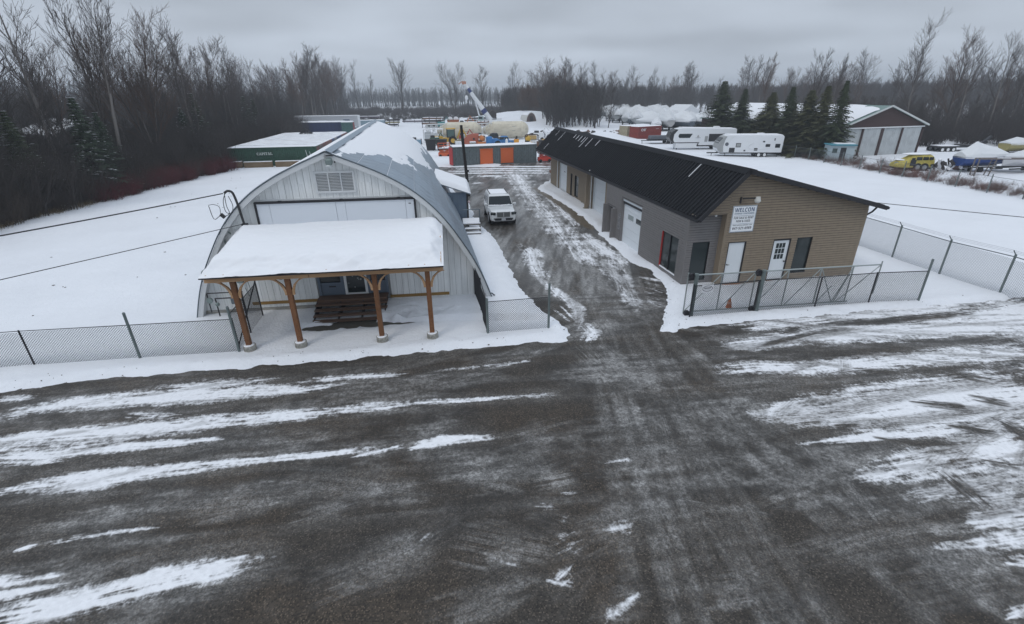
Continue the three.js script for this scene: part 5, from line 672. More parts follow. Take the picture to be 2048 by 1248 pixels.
{ const t = thing('traffic_cone', 'small orange traffic cone in the snow behind the fence', 'traffic cone', [9.8, 0.06, -19.95]); mesh('cone', [cyl(0.14, 0.03, 0.5, 16, 0, 0.28, 0)], mat([0.5, 0.14, 0.05], 0.7), t); mesh('cone_base', rbox(0.34, 0.04, 0.34, 0.015, 0, 0.02, 0), mat([0.42, 0.12, 0.05], 0.7), t); mesh('cone_band', [cyl(0.105, 0.08, 0.1, 16, 0, 0.31, 0)], mat([0.55, 0.3, 0.22], 0.7), t); }
{ const t = thing('tripod_stand', 'grey folded metal stand leaning by the brown wall between the doors', 'stand', [11.9, 0, -23.3], 10); mesh('leg', post([-0.15, 0, 0.1], [0, 1.0, -0.1], 0.02), PGREY, t); mesh('leg', post([0.18, 0, 0.1], [0.02, 1.1, -0.1], 0.02), PGREY, t); mesh('cross_bar', post([-0.35, 0.45, 0], [0.3, 0.55, 0], 0.018), PGREY, t); }
{ const t = thing('leaning_pole', 'tall black pole leaning over the driveway behind the arched building', 'pole', [-4.08, 0, -47.91]); mesh('shaft', new B().tube([0, -0.3, 0], [-0.43, 6.5, 0], 0.16, 0.13, 12).geo(), mat([0.018, 0.016, 0.015], 0.85), t); mesh('collar', [cyl(0.2, 0.2, 0.16, 12, -0.09, 2.4, 0), box(0.1, 0.14, 0.3, -0.1, 2.4, 0.1)], DARK, t); }

// ---------- white SUV ----------
function loft(rings) { const b = new B(), n = rings[0].length; for (let k = 0; k + 1 < rings.length; k++) for (let i = 0; i < n; i++) { const j = (i + 1) % n; b.quad(rings[k][i], rings[k][j], rings[k + 1][j], rings[k + 1][i]); } const c = r => r.reduce((s, p) => [s[0] + p[0] / n, s[1] + p[1] / n, s[2] + p[2] / n], [0, 0, 0]); const a = c(rings[0]), z = c(rings[rings.length - 1]); for (let i = 0; i < n; i++) { const j = (i + 1) % n; b.tri(a, rings[0][j], rings[0][i]); b.tri(z, rings[rings.length - 1][i], rings[rings.length - 1][j]); } return b.geo(); }
function bodyRing(z, w, yb, yt, crown = 0.05, tuck = 0.06) { const h = yt - yb; return [[-w + tuck, yb, z], [w - tuck, yb, z], [w - 0.01, yb + h * 0.18, z], [w, yb + h * 0.5, z], [w - 0.02, yb + h * 0.78, z], [w - 0.1, yt - 0.02, z], [w * 0.5, yt + crown * 0.8, z], [0, yt + crown, z], [-w * 0.5, yt + crown * 0.8, z], [-w + 0.1, yt - 0.02, z], [-w + 0.02, yb + h * 0.78, z], [-w, yb + h * 0.5, z], [-w + 0.01, yb + h * 0.18, z]]; }
{
  const CARW = new THREE.MeshPhysicalMaterial({ color: lin(0.68, 0.7, 0.71), roughness: 0.3, clearcoat: 0.8, clearcoatRoughness: 0.15 }), CGL = new THREE.MeshPhysicalMaterial({ color: lin(0.012, 0.018, 0.022), roughness: 0.08, specularIntensity: 0.6 });
  const t = thing('parked_suv', 'white full size SUV dusted with snow parked on the wet driveway', 'car', [-0.93, 0, -38.45], 8.5);
  const st = [[-2.64, 0.86, 0.5, 1.0], [-2.6, 0.96, 0.42, 1.1], [-2.3, 1.0, 0.36, 1.14], [-1.2, 1.015, 0.34, 1.14], [0, 1.015, 0.34, 1.13], [0.95, 1.015, 0.34, 1.13], [1.3, 1.01, 0.34, 1.13], [2.1, 0.99, 0.36, 1.09], [2.42, 0.97, 0.37, 1.05], [2.57, 0.93, 0.4, 1.0], [2.64, 0.88, 0.44, 0.94]];
  mesh('body', loft(st.map(s => bodyRing(...s))), CARW, t);
  // cabin: tapered frustum
  const cab = (y, zr, zf, w) => [[-w, y, zr], [-w, y, zf], [-w * 0.6, y, zf + 0.08], [w * 0.6, y, zf + 0.08], [w, y, zf], [w, y, zr], [w * 0.7, y, zr - 0.05], [-w * 0.7, y, zr - 0.05]];
  mesh('cabin', loft([cab(1.06, -2.5, 1.0, 0.98), cab(1.2, -2.5, 0.86, 0.965), cab(1.8, -2.28, 0.2, 0.82), cab(1.89, -2.2, 0.02, 0.77), cab(1.92, -2.0, -0.15, 0.66)].map(r => r.reverse())), CARW, t);
  mesh('windshield', [new B().quad([-0.86, 1.2, 0.9], [0.86, 1.2, 0.9], [0.72, 1.8, 0.27], [-0.72, 1.8, 0.27]).quad([-0.86, 1.2, 0.9], [-0.72, 1.8, 0.27], [-0.8, 1.78, 0.2], [-0.93, 1.2, 0.82]).quad([0.86, 1.2, 0.9], [0.93, 1.2, 0.82], [0.8, 1.78, 0.2], [0.72, 1.8, 0.27]).geo()].map(g => { g.translate(0, 0.004, 0.05); return g; }), CGL, t);
  for (const s of [-1, 1]) for (const [a, c, d, e] of [[0.62, 0.1, -0.42, -0.42], [-0.5, -0.5, -1.38, -1.38], [-1.46, -1.46, -2.3, -2.12]]) { const x0 = s * 0.978, x1 = s * 0.838; mesh('side_window', s > 0 ? new B().quad([x0, 1.2, a], [x0, 1.2, d], [x1, 1.77, e], [x1, 1.77, c]).geo() : new B().quad([x0, 1.2, d], [x0, 1.2, a], [x1, 1.77, c], [x1, 1.77, e]).geo(), CGL, t); }
  for (const s of [-1, 1]) for (const z of [-1.52, 1.6]) { const w = mesh('wheel', [wheelG(0.41, 0.28, s * 0.9, 0.41, z)], RUBBER, t); mesh('rim', [wheelG(0.27, 0.29, s * 0.902, 0.41, z)], RIM, w); mesh('wheel_arch', [cyl(0.48, 0.48, 0.2, 20, s * 0.925, 0.44, z, 0, 0, Math.PI / 2)], BLACK, w); }
  mesh('grille', [rbox(0.98, 0.36, 0.08, 0.05, 0, 0.86, 2.63)], mat([0.16, 0.17, 0.17], 0.35, { metalness: 0.6 }), t); mesh('grille_bar', [box(0.05, 0.3, 0.1, 0, 0.86, 2.64), box(1.06, 0.03, 0.09, 0, 1.05, 2.63), box(1.06, 0.03, 0.09, 0, 0.68, 2.63)], RIM, t);
  for (const s of [-1, 1]) { mesh('headlight', [rbox(0.4, 0.2, 0.34, 0.05, s * 0.75, 0.93, 2.49, 0, s * 0.3, 0)], GLASS, t); mesh('fog_vent', [box(0.34, 0.08, 0.2, s * 0.72, 0.56, 2.54, 0, s * 0.25)], BLACK, t); const m = mesh('mirror', [rbox(0.26, 0.2, 0.12, 0.05, s * 1.13, 1.27, 0.72)], CARW, t); mesh('mirror_base', box(0.1, 0.05, 0.08, s * 1.0, 1.18, 0.74), BLACK, m); mesh('roof_rail', [bb(s * 0.7 - 0.02, s * 0.7 + 0.02, 1.94, 1.98, -2.0, 0)], DARK, t); }
  mesh('air_intake', [box(1.3, 0.16, 0.1, 0, 0.52, 2.63)], BLACK, t); mesh('bumper_skid', [box(1.5, 0.06, 0.08, 0, 0.4, 2.58)], RIM, t); mesh('licence_plate', [box(0.32, 0.16, 0.02, 0, 0.52, 2.69)], mat([0.45, 0.47, 0.5], 0.5), t);
  mesh('underbody', [bb(-0.85, 0.85, 0.22, 0.42, -2.4, 2.4)], BLACK, t);
  mesh('roof_snow', [gridSurf(span(-0.68, 0.68, 14), span(-2.1, -0.05, 20), (x, z) => 1.925 + 0.035 * Math.min(sst(0, 0.2, 0.68 - Math.abs(x)), sst(0, 0.15, Math.min(z + 2.1, -0.05 - z))) + 0.012 * fbm(x * 8, z * 8, 2))], SNOWP, t);
  { const q = [], rs = rng(41); for (let k = 0; k < 26; k++) q.push(ball(0.05 + rs() * 0.05, -0.85 + k * 0.068, 1.205 + rs() * 0.04, 0.97 - Math.abs(k - 13) * 0.004, 1.2, 0.5, 0.9, 7)); mesh('cowl_snow', q, SNOWP, t); }
}

// ---------- shipping containers ----------
const paint = (r, g, b, s) => mat([r, g, b], 0.6, { map: metalTex(0.95, 0.94, 0.93, s, 0.4) });
function corr(len, h, pitch = 0.28) { const b = new B(), n = Math.round(len / pitch), w = len / n; for (let k = 0; k < n; k++) { const x = -len / 2 + k * w, P = [[x, 0], [x + w * 0.3, 0], [x + w * 0.5, -0.036], [x + w * 0.8, -0.036], [x + w, 0]]; for (let i = 0; i < 4; i++) b.quad([P[i][0], 0, P[i][1]], [P[i + 1][0], 0, P[i + 1][1]], [P[i + 1][0], h, P[i + 1][1]], [P[i][0], h, P[i][1]]); } return b.geo(); }
function container(name, label, x, z, deg, len, h, m, o = {}) {   // long side faces +z, doors on the right end
  const t = thing(name, label, 'container', [x, 0, z], deg, o.group), w = 2.44, l = len / 2;
  mesh('side_panel', xf(corr(len - 0.24, h - 0.3), 0, 0.18, w / 2 - 0.03), m, t);
  mesh('side_panel', xf(corr(len - 0.24, h - 0.3), 0, 0.18, -w / 2 + 0.03, 0, Math.PI), m, t);
  mesh('end_panel', xf(corr(w - 0.24, h - 0.3), -l + 0.03, 0.18, 0, 0, -Math.PI / 2), o.end ?? m, t);
  const d = mesh('end_doors', [box(0.05, h - 0.3, w / 2 - 0.13, l - 0.04, h / 2 + 0.02, -w / 4 + 0.03), box(0.05, h - 0.3, w / 2 - 0.13, l - 0.04, h / 2 + 0.02, w / 4 - 0.03)], o.end ?? m, t);
  for (const q of [-0.75, -0.3, 0.3, 0.75]) mesh('lock_bar', cyl(0.025, 0.025, h - 0.35, 6, l, h / 2, q), GALV, d);
  const fr = []; for (const sx of [-1, 1]) for (const sz of [-1, 1]) fr.push(box(0.14, h, 0.14, sx * (l - 0.07), h / 2, sz * (w / 2 - 0.07))); for (const sz of [-1, 1]) for (const y of [0.09, h - 0.06]) fr.push(box(len - 0.26, 0.12 + (y < 1 ? 0.05 : 0), 0.1, 0, y, sz * (w / 2 - 0.05))); for (const sx of [-1, 1]) for (const y of [0.09, h - 0.06]) fr.push(box(0.1, 0.13, w - 0.26, sx * (l - 0.06), y, 0)); mesh('frame', fr, m, t);
  mesh('roof', box(len - 0.1, 0.04, w - 0.1, 0, h - 0.03, 0), m, t);
  if (o.snow !== 0) mesh('roof_snow', gridSurf(span(-l + 0.02, l - 0.02, 40), span(-w / 2 + 0.02, w / 2 - 0.02 + (o.lap ?? 0), 10), (X, Z) => h - 0.01 + (o.snow ?? 0.12) * Math.min(sst(0, 0.2, l - Math.abs(X)), o.lap ? 1 : sst(0, 0.2, w / 2 - Math.abs(Z)), sst(-0.1, 0.15, Z + w / 2)) * (0.8 + 0.4 * fbm(X * 0.7 + x, Z + z, 3))), SNOWP, t);
  return t;
}
const GREEN = paint(0.02, 0.075, 0.048, 200), ROWC = [paint(0.2, 0.06, 0.045, 201), paint(0.25, 0.09, 0.06, 202), paint(0.03, 0.06, 0.16, 203), paint(0.16, 0.1, 0.09, 204), paint(0.3, 0.3, 0.3, 205)];
{
  const dir = [-0.157, -0.988], c0 = [-34.05, -73.55];
  for (let k = 0; k < 12; k++) {
    const x = c0[0] + dir[0] * 2.53 * k, z = c0[1] + dir[1] * 2.53 * k;
    const ord = ['front', 'second', 'third', 'fourth', 'fifth', 'sixth', 'seventh', 'eighth', 'ninth', 'tenth', 'eleventh', 'rearmost'][k];
    const end = ROWC[[0, 3, 0, 1, 1, 2, 4, 2, 2, 0, 0, 0][k]];
    const t = container('shipping_container', k ? `${ord} snow topped container of the row behind the green container` : 'green container lettered CAPITAL at the front of the row', x, z, 8, 12.1, 2.6, k ? end : GREEN, { end, snow: 0.14, lap: k ? 0.1 : 0, group: 'row of shipping containers' });
    if (!k) {
      const c = document.createElement('canvas'); c.width = 512; c.height = 128; const g = c.getContext('2d'); g.fillStyle = '#17382c'; g.fillRect(0, 0, 512, 128); g.fillStyle = '#d5dcd8'; g.font = 'bold 104px serif'; g.textAlign = 'center'; g.fillText('CAPITAL', 256, 102);
      const tx = new THREE.CanvasTexture(c); tx.colorSpace = THREE.SRGBColorSpace; mesh('lettering', xf(new THREE.PlaneGeometry(2.35, 0.6), -1.15, 1.75, 1.215), new THREE.MeshStandardMaterial({ map: tx, roughness: 0.6 }), t);
      mesh('ladder_bar', [box(0.05, 1.3, 0.04, 4.6, 1.5, 1.23, 0, 0, 0.15), box(0.05, 1.0, 0.04, 5.1, 1.4, 1.23, 0, 0, 0.15)], WHITE, t);
    }
  }
  const hp = thing('cable_heap', 'tangled heap of dark cables on the snowy container roofs', 'cable heap', [-38.6, 2.68, -97.5]); const b = []; const r = rng(12);
  for (let k = 0; k < 14; k++) { const a = r() * 6.3, q = 0.4 + r() * 1.3, h = 0.3 + r() * 0.7; b.push(pipe([[Math.cos(a) * q * 1.6, 0, Math.sin(a) * q], [Math.cos(a) * q * 0.6, h, Math.sin(a) * q * 0.5], [-Math.cos(a) * q * 0.7, h * 0.9, -Math.sin(a) * q * 0.4], [-Math.cos(a) * q * 1.7, 0, -Math.sin(a) * q]], 0.05, 5)); } mesh('cable_coil', b, DARK, hp); mesh('cable_loop', [b[0].clone(), xf(new THREE.TorusGeometry(0.8, 0.06, 6, 20), 0.4, 0.25, 0, 1.4)], BLACK, hp);
  const TIM = mat([0.2, 0.15, 0.1], 0.9, { map: woodTex(1, 0.96, 0.9, 210) });
  for (const [x, z, l, lb, a] of [[-39.6, -70.6, 3.7, 'leftmost', 0.04], [-35.6, -71.0, 3.8, 'middle', 0], [-31.6, -71.5, 3.4, 'rightmost', 0]]) { const t = thing('timber_barrier', `${lb} of the three snow topped timber barriers before the green container`, 'barrier', [x, 0, z], 8, 'timber barriers'); mesh('beam', [rbox(l, 0.75, 0.4, 0.03, 0, 0.4, 0, 0, 0, a)], TIM, t); mesh('beam_snow', [rbox(l - 0.04, 0.1, 0.38, 0.04, 0, 0.82, 0, 0, 0, a)], SNOWP, t); }
}
container('shipping_container', 'long dark blue container behind the snowy container row', -50.3, -139.5, 4, 12.1, 2.9, paint(0.012, 0.028, 0.1, 211), { end: paint(0.04, 0.12, 0.12, 212), snow: 0.3 });
container('shipping_container', 'short container with a bright red end behind the blue container', -43.2, -138.2, 6, 3, 2.9, paint(0.05, 0.13, 0.13, 213), { end: RED, snow: 0.3 });
{ const t = thing('semi_trailer', 'long white semi trailer behind the dark blue container', 'trailer', [-51.5, 0, -147], 4); mesh('trailer_box', rbox(17.5, 2.9, 2.6, 0.04, 0, 2.75, 0), mat([0.45, 0.47, 0.5], 0.6), t); mesh('roof_snow', rbox(17.4, 0.12, 2.5, 0.05, 0, 4.25, 0), SNOWP, t); mesh('lettering_patch', box(1.8, 0.5, 0.02, 5.5, 3.0, 1.31), mat([0.08, 0.12, 0.2], 0.6), t); for (const x of [6, 7.3]) mesh('wheel', wheelZ(0.5, 2.4, x, 0.5, 0), RUBBER, t); mesh('rear_frame', [box(0.1, 3.0, 2.66, 8.75, 2.75, 0), box(0.12, 0.12, 2.7, -8.7, 4.15, 0)], WHITE, t); }
container('shipping_container', 'pale blue container between the white trailer and the pipe racks', -41, -153, 4, 8, 2.7, paint(0.3, 0.42, 0.5, 214), { snow: 0.15 });
{ // grey container with two orange roller doors
  const m = paint(0.115, 0.145, 0.155, 215), t = container('shipping_container', 'grey container with two bright orange roller doors across the yard', -2.35, -72.6, 15.5, 12.2, 2.55, m, { snow: 0.12, end: paint(0.3, 0.08, 0.06, 216) });
  for (const x of [-1.35, 1.65]) { const d = mesh('roller_door', [box(1.68, 1.95, 0.05, x, 1.12, 1.215)], ORANGE, t); for (let k = 0; k < 9; k++) mesh('door_slat', box(1.66, 0.19, 0.02, x, 0.26 + k * 0.212, 1.245), ORANGE, d); mesh('door_hood', [box(1.95, 0.08, 0.14, x, 2.14, 1.25), box(0.07, 2.0, 0.1, x - 0.88, 1.1, 1.24), box(0.07, 2.0, 0.1, x + 0.88, 1.1, 1.24)], ORANGE, d); }
  mesh('open_door', [box(0.06, 2.3, 1.2, -6.3, 1.3, 0.7, 0, 0.25)], RED, t);
}
{ const t = container('shipping_container', 'rust red container lettered in white beside the trailers', 29.3, -110.8, 33, 7.2, 2.6, paint(0.24, 0.035, 0.025, 217), { snow: 0.14 }); mesh('lettering', [xf(new THREE.TorusGeometry(0.22, 0.06, 6, 14, 4.6), -2.4, 1.95, 1.24, 0, 0, 0.9), xf(new THREE.TorusGeometry(0.2, 0.06, 6, 14), -1.85, 1.95, 1.24), box(0.1, 0.5, 0.03, -1.5, 1.95, 1.24), box(0.35, 0.08, 0.03, -1.35, 2.15, 1.24), box(0.9, 0.06, 0.03, 2.2, 2.05, 1.24)], WHITE, t); }
container('shipping_container', 'cream container standing behind the rust red one', 27.8, -114.2, 33, 7.2, 2.6, paint(0.4, 0.36, 0.26, 218), { snow: 0.14 });
console.log('containers done');

// ---------- equipment behind the grey container ----------
const CREAM = mat([0.66, 0.62, 0.52], 0.6, { map: metalTex(0.97, 0.96, 0.94, 220, 0.3) }), TRUSS = mat([0.62, 0.64, 0.64], 0.6);
function silo(label, x, z, len, deg) {
  const t = thing('cement_silo', label, 'silo', [x, 0, z], deg, 'cream silos lying on their sides'); const r = 1.75, y = 2.05;
  mesh('tank', [xf(new THREE.CylinderGeometry(r, r, len, 36), 0, y, 0, 0, 0, Math.PI / 2), xf(new THREE.CylinderGeometry(r, 0.45, 2.4, 36), -len / 2 - 1.2, y, 0, 0, 0, -Math.PI / 2)], CREAM, t);
  mesh('end_cap', xf(new THREE.SphereGeometry(r, 30, 12, 0, 6.3, 0, Math.PI / 2), len / 2, y, 0, 0, 0, -Math.PI / 2).scale(1, 1, 1), CREAM, t).scale.x = 1;
  const b = new B(); for (const s of [-1, 1]) { const A = [-len / 2 - 4.6, y + 1.3, s * 0.9], C = [-len / 2 - 0.3, y + 1.45, s * 1.0], D = [-len / 2 - 4.6, y - 0.6, s * 0.9], E = [-len / 2 - 0.5, y - 0.9, s * 1]; b.tube(A, C, 0.09, 0.09, 6).tube(D, E, 0.09, 0.09, 6).tube(A, D, 0.08, 0.08, 6); for (let k = 0; k < 4; k++) { const f = k / 4, g = (k + 1) / 4, p = q => A.map((v, i) => v + (C[i] - v) * q), w = q => D.map((v, i) => v + (E[i] - v) * q); b.tube(p(f), w(g), 0.06, 0.06, 5).tube(w(f), p(g), 0.05, 0.05, 5); } } mesh('leg_frame', b.geo(), TRUSS, t);
  mesh('saddle', [box(0.3, 0.9, 2.6, -len / 3, 0.35, 0), box(0.3, 0.9, 2.6, len / 3, 0.35, 0)], DARK, t);
  mesh('tank_snow', [xf(new THREE.CylinderGeometry(r + 0.04, r + 0.04, len * 0.98, 16, 1, true, -0.42, 0.84), 0, y, 0, 0, 0, Math.PI / 2)].map(g => { g.rotateX(0); return g; }), CREAM, t);
  mesh('tank_emblem', [xf(new THREE.BoxGeometry(0.7, 0.9, 0.04), len * 0.22, y + 0.35, r - 0.06, -0.2), xf(new THREE.BoxGeometry(1.3, 0.08, 0.04), len * 0.18, y - 0.1, r + 0.0, 0)], mat([0.14, 0.17, 0.2], 0.7), t);
}
silo('left cream cement silo lying behind the yellow backhoe', -10.6, -112, 5.6, 3); silo('right cream cement silo lying behind the blue truck', -0.6, -113, 6, 5);
{ const t = thing('backhoe', 'yellow backhoe loader with black framed cab beside the cream silo', 'backhoe', [-12.0, 0, -102.5], 10);
  mesh('chassis', [rbox(3.2, 0.8, 1.5, 0.1, -0.6, 1.0, 0), rbox(1.6, 0.7, 1.2, 0.1, -2.2, 1.35, 0)], YELLOW, t); mesh('cab_frame', [...[[-0.75, -0.7], [0.75, -0.7], [-0.75, 0.7], [0.75, 0.7]].map(([x, z]) => box(0.12, 1.6, 0.12, 0.2 + x, 2.2, z)), box(1.6, 0.1, 1.5, 0.2, 1.5, 0)], BLACK, t); mesh('cab_glass', [box(1.44, 1.3, 1.36, 0.2, 2.2, 0)], mat([0.1, 0.16, 0.15], 0.15), t); mesh('cab_roof', rbox(1.9, 0.16, 1.7, 0.05, 0.2, 3.05, 0), YELLOW, t);
  for (const [x, r, z] of [[0.5, 0.85, 0.85], [0.5, 0.85, -0.85], [-2.4, 0.55, 0.75], [-2.4, 0.55, -0.75]]) { const w = mesh('wheel', wheelZ(r, 0.45, x, r, z), RUBBER, t); mesh('rim', wheelZ(r * 0.5, 0.47, x, r, z), YELLOW, w); }
  mesh('loader_arm', [box(2.2, 0.22, 0.18, -2.8, 1.2, 0.6, 0, 0, 0.3), box(2.2, 0.22, 0.18, -2.8, 1.2, -0.6, 0, 0, 0.3)], YELLOW, t); mesh('bucket', xf(extr([[0, 0], [0.9, 0], [0.7, 0.8], [0.2, 0.9]], 2.0), -4.4, 0.3, -1), YELLOW, t); mesh('hoe_boom', [box(0.3, 2.2, 0.25, 1.9, 2.2, 0, 0, 0, -0.4), box(0.25, 1.8, 0.22, 2.9, 2.3, 0, 0, 0, 0.5), xf(extr([[0, 0], [0.6, 0.1], [0.5, 0.7], [0, 0.6]], 0.6), 2.9, 1.0, -0.3)], YELLOW, t); mesh('exhaust', cyl(0.06, 0.06, 1.0, 8, -1.7, 2.2, 0.3), BLACK, t); }
{ const t = thing('wood_chipper', 'salmon red wood chipper with rounded housing behind the grey container', 'chipper', [-7.6, 0, -97.5], 6); mesh('housing', xf(extr([[-1.4, 0.5], [1.5, 0.5], [1.6, 2.3], [0.6, 2.35], [-0.4, 2.05], [-1.05, 1.5]], 1.4, 0.05), 0, 0, -0.7), mat([0.45, 0.13, 0.08], 0.65), t); mesh('housing_panel', [box(0.35, 0.35, 0.03, 0.7, 1.5, 0.78)], DARK, t); mesh('rim_band', xf(extr([[-1.45, 0.5], [-1.1, 1.52], [-0.42, 2.1], [0.6, 2.42], [0.6, 2.35], [-0.4, 2.02], [-1.02, 1.48], [-1.35, 0.5]], 1.5), 0, 0, -0.75), mat([0.35, 0.09, 0.06], 0.65), t); mesh('base_skid', [box(3.4, 0.4, 1.3, 0, 0.35, 0)], mat([0.25, 0.06, 0.05], 0.7), t); for (const z of [-0.75, 0.75]) mesh('wheel', wheelZ(0.38, 0.25, 0.4, 0.38, z), RUBBER, t); mesh('feed_chute', [box(1.8, 0.5, 0.9, -2.1, 1.15, 0, 0, 0, 0.3)], mat([0.3, 0.28, 0.2], 0.7), t); }
function pickup(name, label, x, z, deg, m, o = {}) { const t = thing(name, label, 'truck', [x, 0, z], deg); const st = [[-2.75, 0.9, 0.6, 1.05], [-2.6, 0.98, 0.5, 1.15], [-0.6, 1.0, 0.48, 1.18], [0.9, 1.0, 0.48, 1.18], [2.2, 0.96, 0.5, 1.12], [2.65, 0.88, 0.55, 1.0]]; mesh('body', xf(loft(st.map(s => bodyRing(...s))), 0, 0, 0, 0, -Math.PI / 2), m, t); const cb = (y, a, b, w) => [[-w, y, a], [-w, y, b], [w, y, b], [w, y, a]].reverse(); mesh('cab', xf(loft([cb(1.12, -1.0, 1.1, 0.95), cb(1.3, -1.0, 1.0, 0.93), cb(1.82, -0.85, 0.35, 0.78), cb(1.9, -0.7, 0.2, 0.7)]), 0, 0, 0, 0, -Math.PI / 2), m, t); mesh('side_window', [box(0.85, 0.42, 0.05, -0.35, 1.55, 0.87, -0.27), box(0.7, 0.42, 0.05, 0.5, 1.55, 0.87, -0.27)], GLASS, t); mesh('windshield', [box(0.05, 0.62, 1.5, -0.72, 1.57, 0, 0, 0, -0.85)], GLASS, t); for (const zz of [-0.85, 0.85]) for (const xx of [-1.75, 1.6]) { const w = mesh('wheel', wheelZ(0.42, 0.28, xx, 0.42, zz), RUBBER, t); mesh('rim', wheelZ(0.24, 0.3, xx, 0.42, zz), RIM, w); } mesh('bed_floor', box(1.7, 0.06, 1.6, 1.75, 1.2, 0), SNOWP, t); mesh('bumper', [box(0.12, 0.2, 1.8, -2.7, 0.65, 0)], RIM, t); if (o.snow) mesh('hood_snow', [rbox(1.3, 0.06, 1.5, 0.03, -1.7, 1.22, 0)], SNOWP, t); return t; }
pickup('pickup_truck', 'bright blue pickup truck facing left behind the grey container', -1.3, -97.5, 8, BLUE, { snow: 1 });
pickup('pickup_truck', 'white pickup truck between the salmon chipper and blue truck', -5.9, -101.5, 10, WHITE);
pickup('pickup_truck', 'dark pickup truck with snowy hood behind the salmon chipper', -6.8, -106.5, 12, mat([0.03, 0.032, 0.035], 0.4), { snow: 1 });
pickup('pickup_truck', 'black pickup truck in front of the right silo', -3.4, -106, 6, mat([0.022, 0.022, 0.025], 0.4), { snow: 1 });
pickup('pickup_truck', 'brown truck showing its tail at the far building corner', 7.3, -57.5, 12, mat([0.2, 0.075, 0.04], 0.6), { snow: 1 });
{ const t = thing('tractor', 'blue round nosed tractor in front of the blue truck', 'tractor', [-3.6, 0, -95.8], 20); mesh('hood', [rbox(1.1, 1.5, 1.1, 0.3, -0.3, 1.25, 0), rbox(1.4, 0.8, 0.9, 0.2, 0.7, 1.2, 0)], BLUE, t); mesh('fender', xf(new THREE.TorusGeometry(0.72, 0.16, 8, 16, Math.PI), 1.1, 0.6, 0.6), BLUE, t); for (const z of [-0.65, 0.65]) { mesh('wheel', wheelZ(0.62, 0.35, 1.1, 0.62, z), RUBBER, t); mesh('wheel', wheelZ(0.42, 0.25, -0.5, 0.42, z), RUBBER, t); } mesh('seat', [box(0.5, 0.1, 0.5, 1.2, 1.5, 0), box(0.1, 0.5, 0.5, 1.45, 1.75, 0)], BLACK, t); mesh('steering_column', post([0.6, 1.5, 0], [0.85, 1.95, 0], 0.05), BLACK, t); }
{ const t = thing('generator', 'generator in a black pipe frame with yellow tank right of the blue truck', 'generator', [4.2, 0, -97.5], 10); const b = new B(); for (const z of [-0.5, 0.5]) b.line([[-1.2, 0.2, z], [-1.2, 1.9, z], [-1.0, 2.1, z], [1.0, 2.1, z], [1.2, 1.9, z], [1.2, 0.2, z]], 0.06, 6); b.tube([-1.2, 1.9, -0.5], [-1.2, 1.9, 0.5], 0.06, 0.06, 6).tube([1.2, 1.9, -0.5], [1.2, 1.9, 0.5], 0.06, 0.06, 6); mesh('pipe_frame', b.geo(), mat([0.06, 0.04, 0.035], 0.7), t); mesh('fuel_tank', rbox(1.7, 0.7, 0.9, 0.1, 0, 1.6, 0), mat([0.55, 0.38, 0.16], 0.6), t); mesh('engine', [rbox(0.8, 0.9, 0.7, 0.08, 0.3, 0.75, 0), cyl(0.3, 0.3, 0.5, 14, -0.5, 0.7, 0, Math.PI / 2)], WHITE, t); mesh('snow_cap', rbox(0.5, 0.14, 0.6, 0.06, 0, 2.02, 0), SNOWP, t); }
for (const [x, z, r, h, m, lb, nm] of [[-0.6, -94.6, 0.24, 1.6, WHITE, 'tall white gas cylinder in front of the blue truck', 'gas_cylinder'], [0.1, -94.6, 0.24, 1.0, mat([0.3, 0.19, 0.1], 0.8), 'brown drum beside the white gas cylinder', 'drum'], [2.35, -94.8, 0.45, 0.9, YELLOW, 'yellow drum at the front of the equipment row', 'drum'], [-9.2, -101, 0.42, 2.1, mat([0.45, 0.47, 0.48], 0.5), 'grey cylinder tank beside the backhoe cab', 'tank'], [-10.9, -84.5, 0.5, 1.3, SNOWP, 'snow capped drum behind the left corner of the grey container', 'drum']]) { const t = thing(nm, lb, nm.replace('_', ' '), [x, 0, z]); mesh('shell', new THREE.LatheGeometry([[0.001, 0], [r, 0], [r, h * 0.86], [r * 0.8, h * 0.95], [r * 0.35, h], [0.001, h]].map(p => new THREE.Vector2(...p)), 18), m, t); mesh('ring', [cyl(r + 0.015, r + 0.015, 0.04, 18, 0, h * 0.3, 0), cyl(r + 0.015, r + 0.015, 0.04, 18, 0, h * 0.62, 0), cyl(r * 0.25, r * 0.25, 0.12, 10, 0, h + 0.04, 0)], m, t); }
{ const t = thing('tool_cabinet', 'bright yellow upright cabinet beside the blue truck', 'cabinet', [1.2, 0, -94.6], 12); mesh('case', rbox(0.85, 1.35, 0.6, 0.04, 0, 0.85, 0), mat([0.7, 0.3, 0.03], 0.6), t); mesh('door_panel', box(0.7, 1.1, 0.03, 0, 0.85, 0.31), mat([0.72, 0.33, 0.04], 0.6), t); mesh('skid', [box(0.9, 0.16, 0.1, 0, 0.1, 0.2), box(0.9, 0.16, 0.1, 0, 0.1, -0.2)], DARK, t); }
for (const [x, z, lb] of [[-14.2, -91.5, 'left'], [-12.2, -91, 'right']]) { const t = thing('waste_bin', `${lb} of the two black open steel bins by the arched roof`, 'bin', [x, 0, z], 8, 'black bins'); mesh('shell', xf(extr([[-0.95, 1.9], [-0.75, 0.15], [0.75, 0.15], [0.95, 1.9]], 1.7), 0, 0, -0.85), BLACK, t); mesh('lip', [box(2.0, 0.1, 0.08, 0, 1.9, 0.87), box(2.0, 0.1, 0.08, 0, 1.9, -0.87), box(0.08, 0.1, 1.7, 0.96, 1.9, 0), box(0.08, 0.1, 1.7, -0.96, 1.9, 0)], DARK, t); mesh('fork_pocket', [box(0.25, 0.15, 1.72, -0.4, 0.12, 0), box(0.25, 0.15, 1.72, 0.4, 0.12, 0)], DARK, t); mesh('bin_snow', box(1.7, 0.05, 1.5, 0, 1.86, 0), DARK, t); }
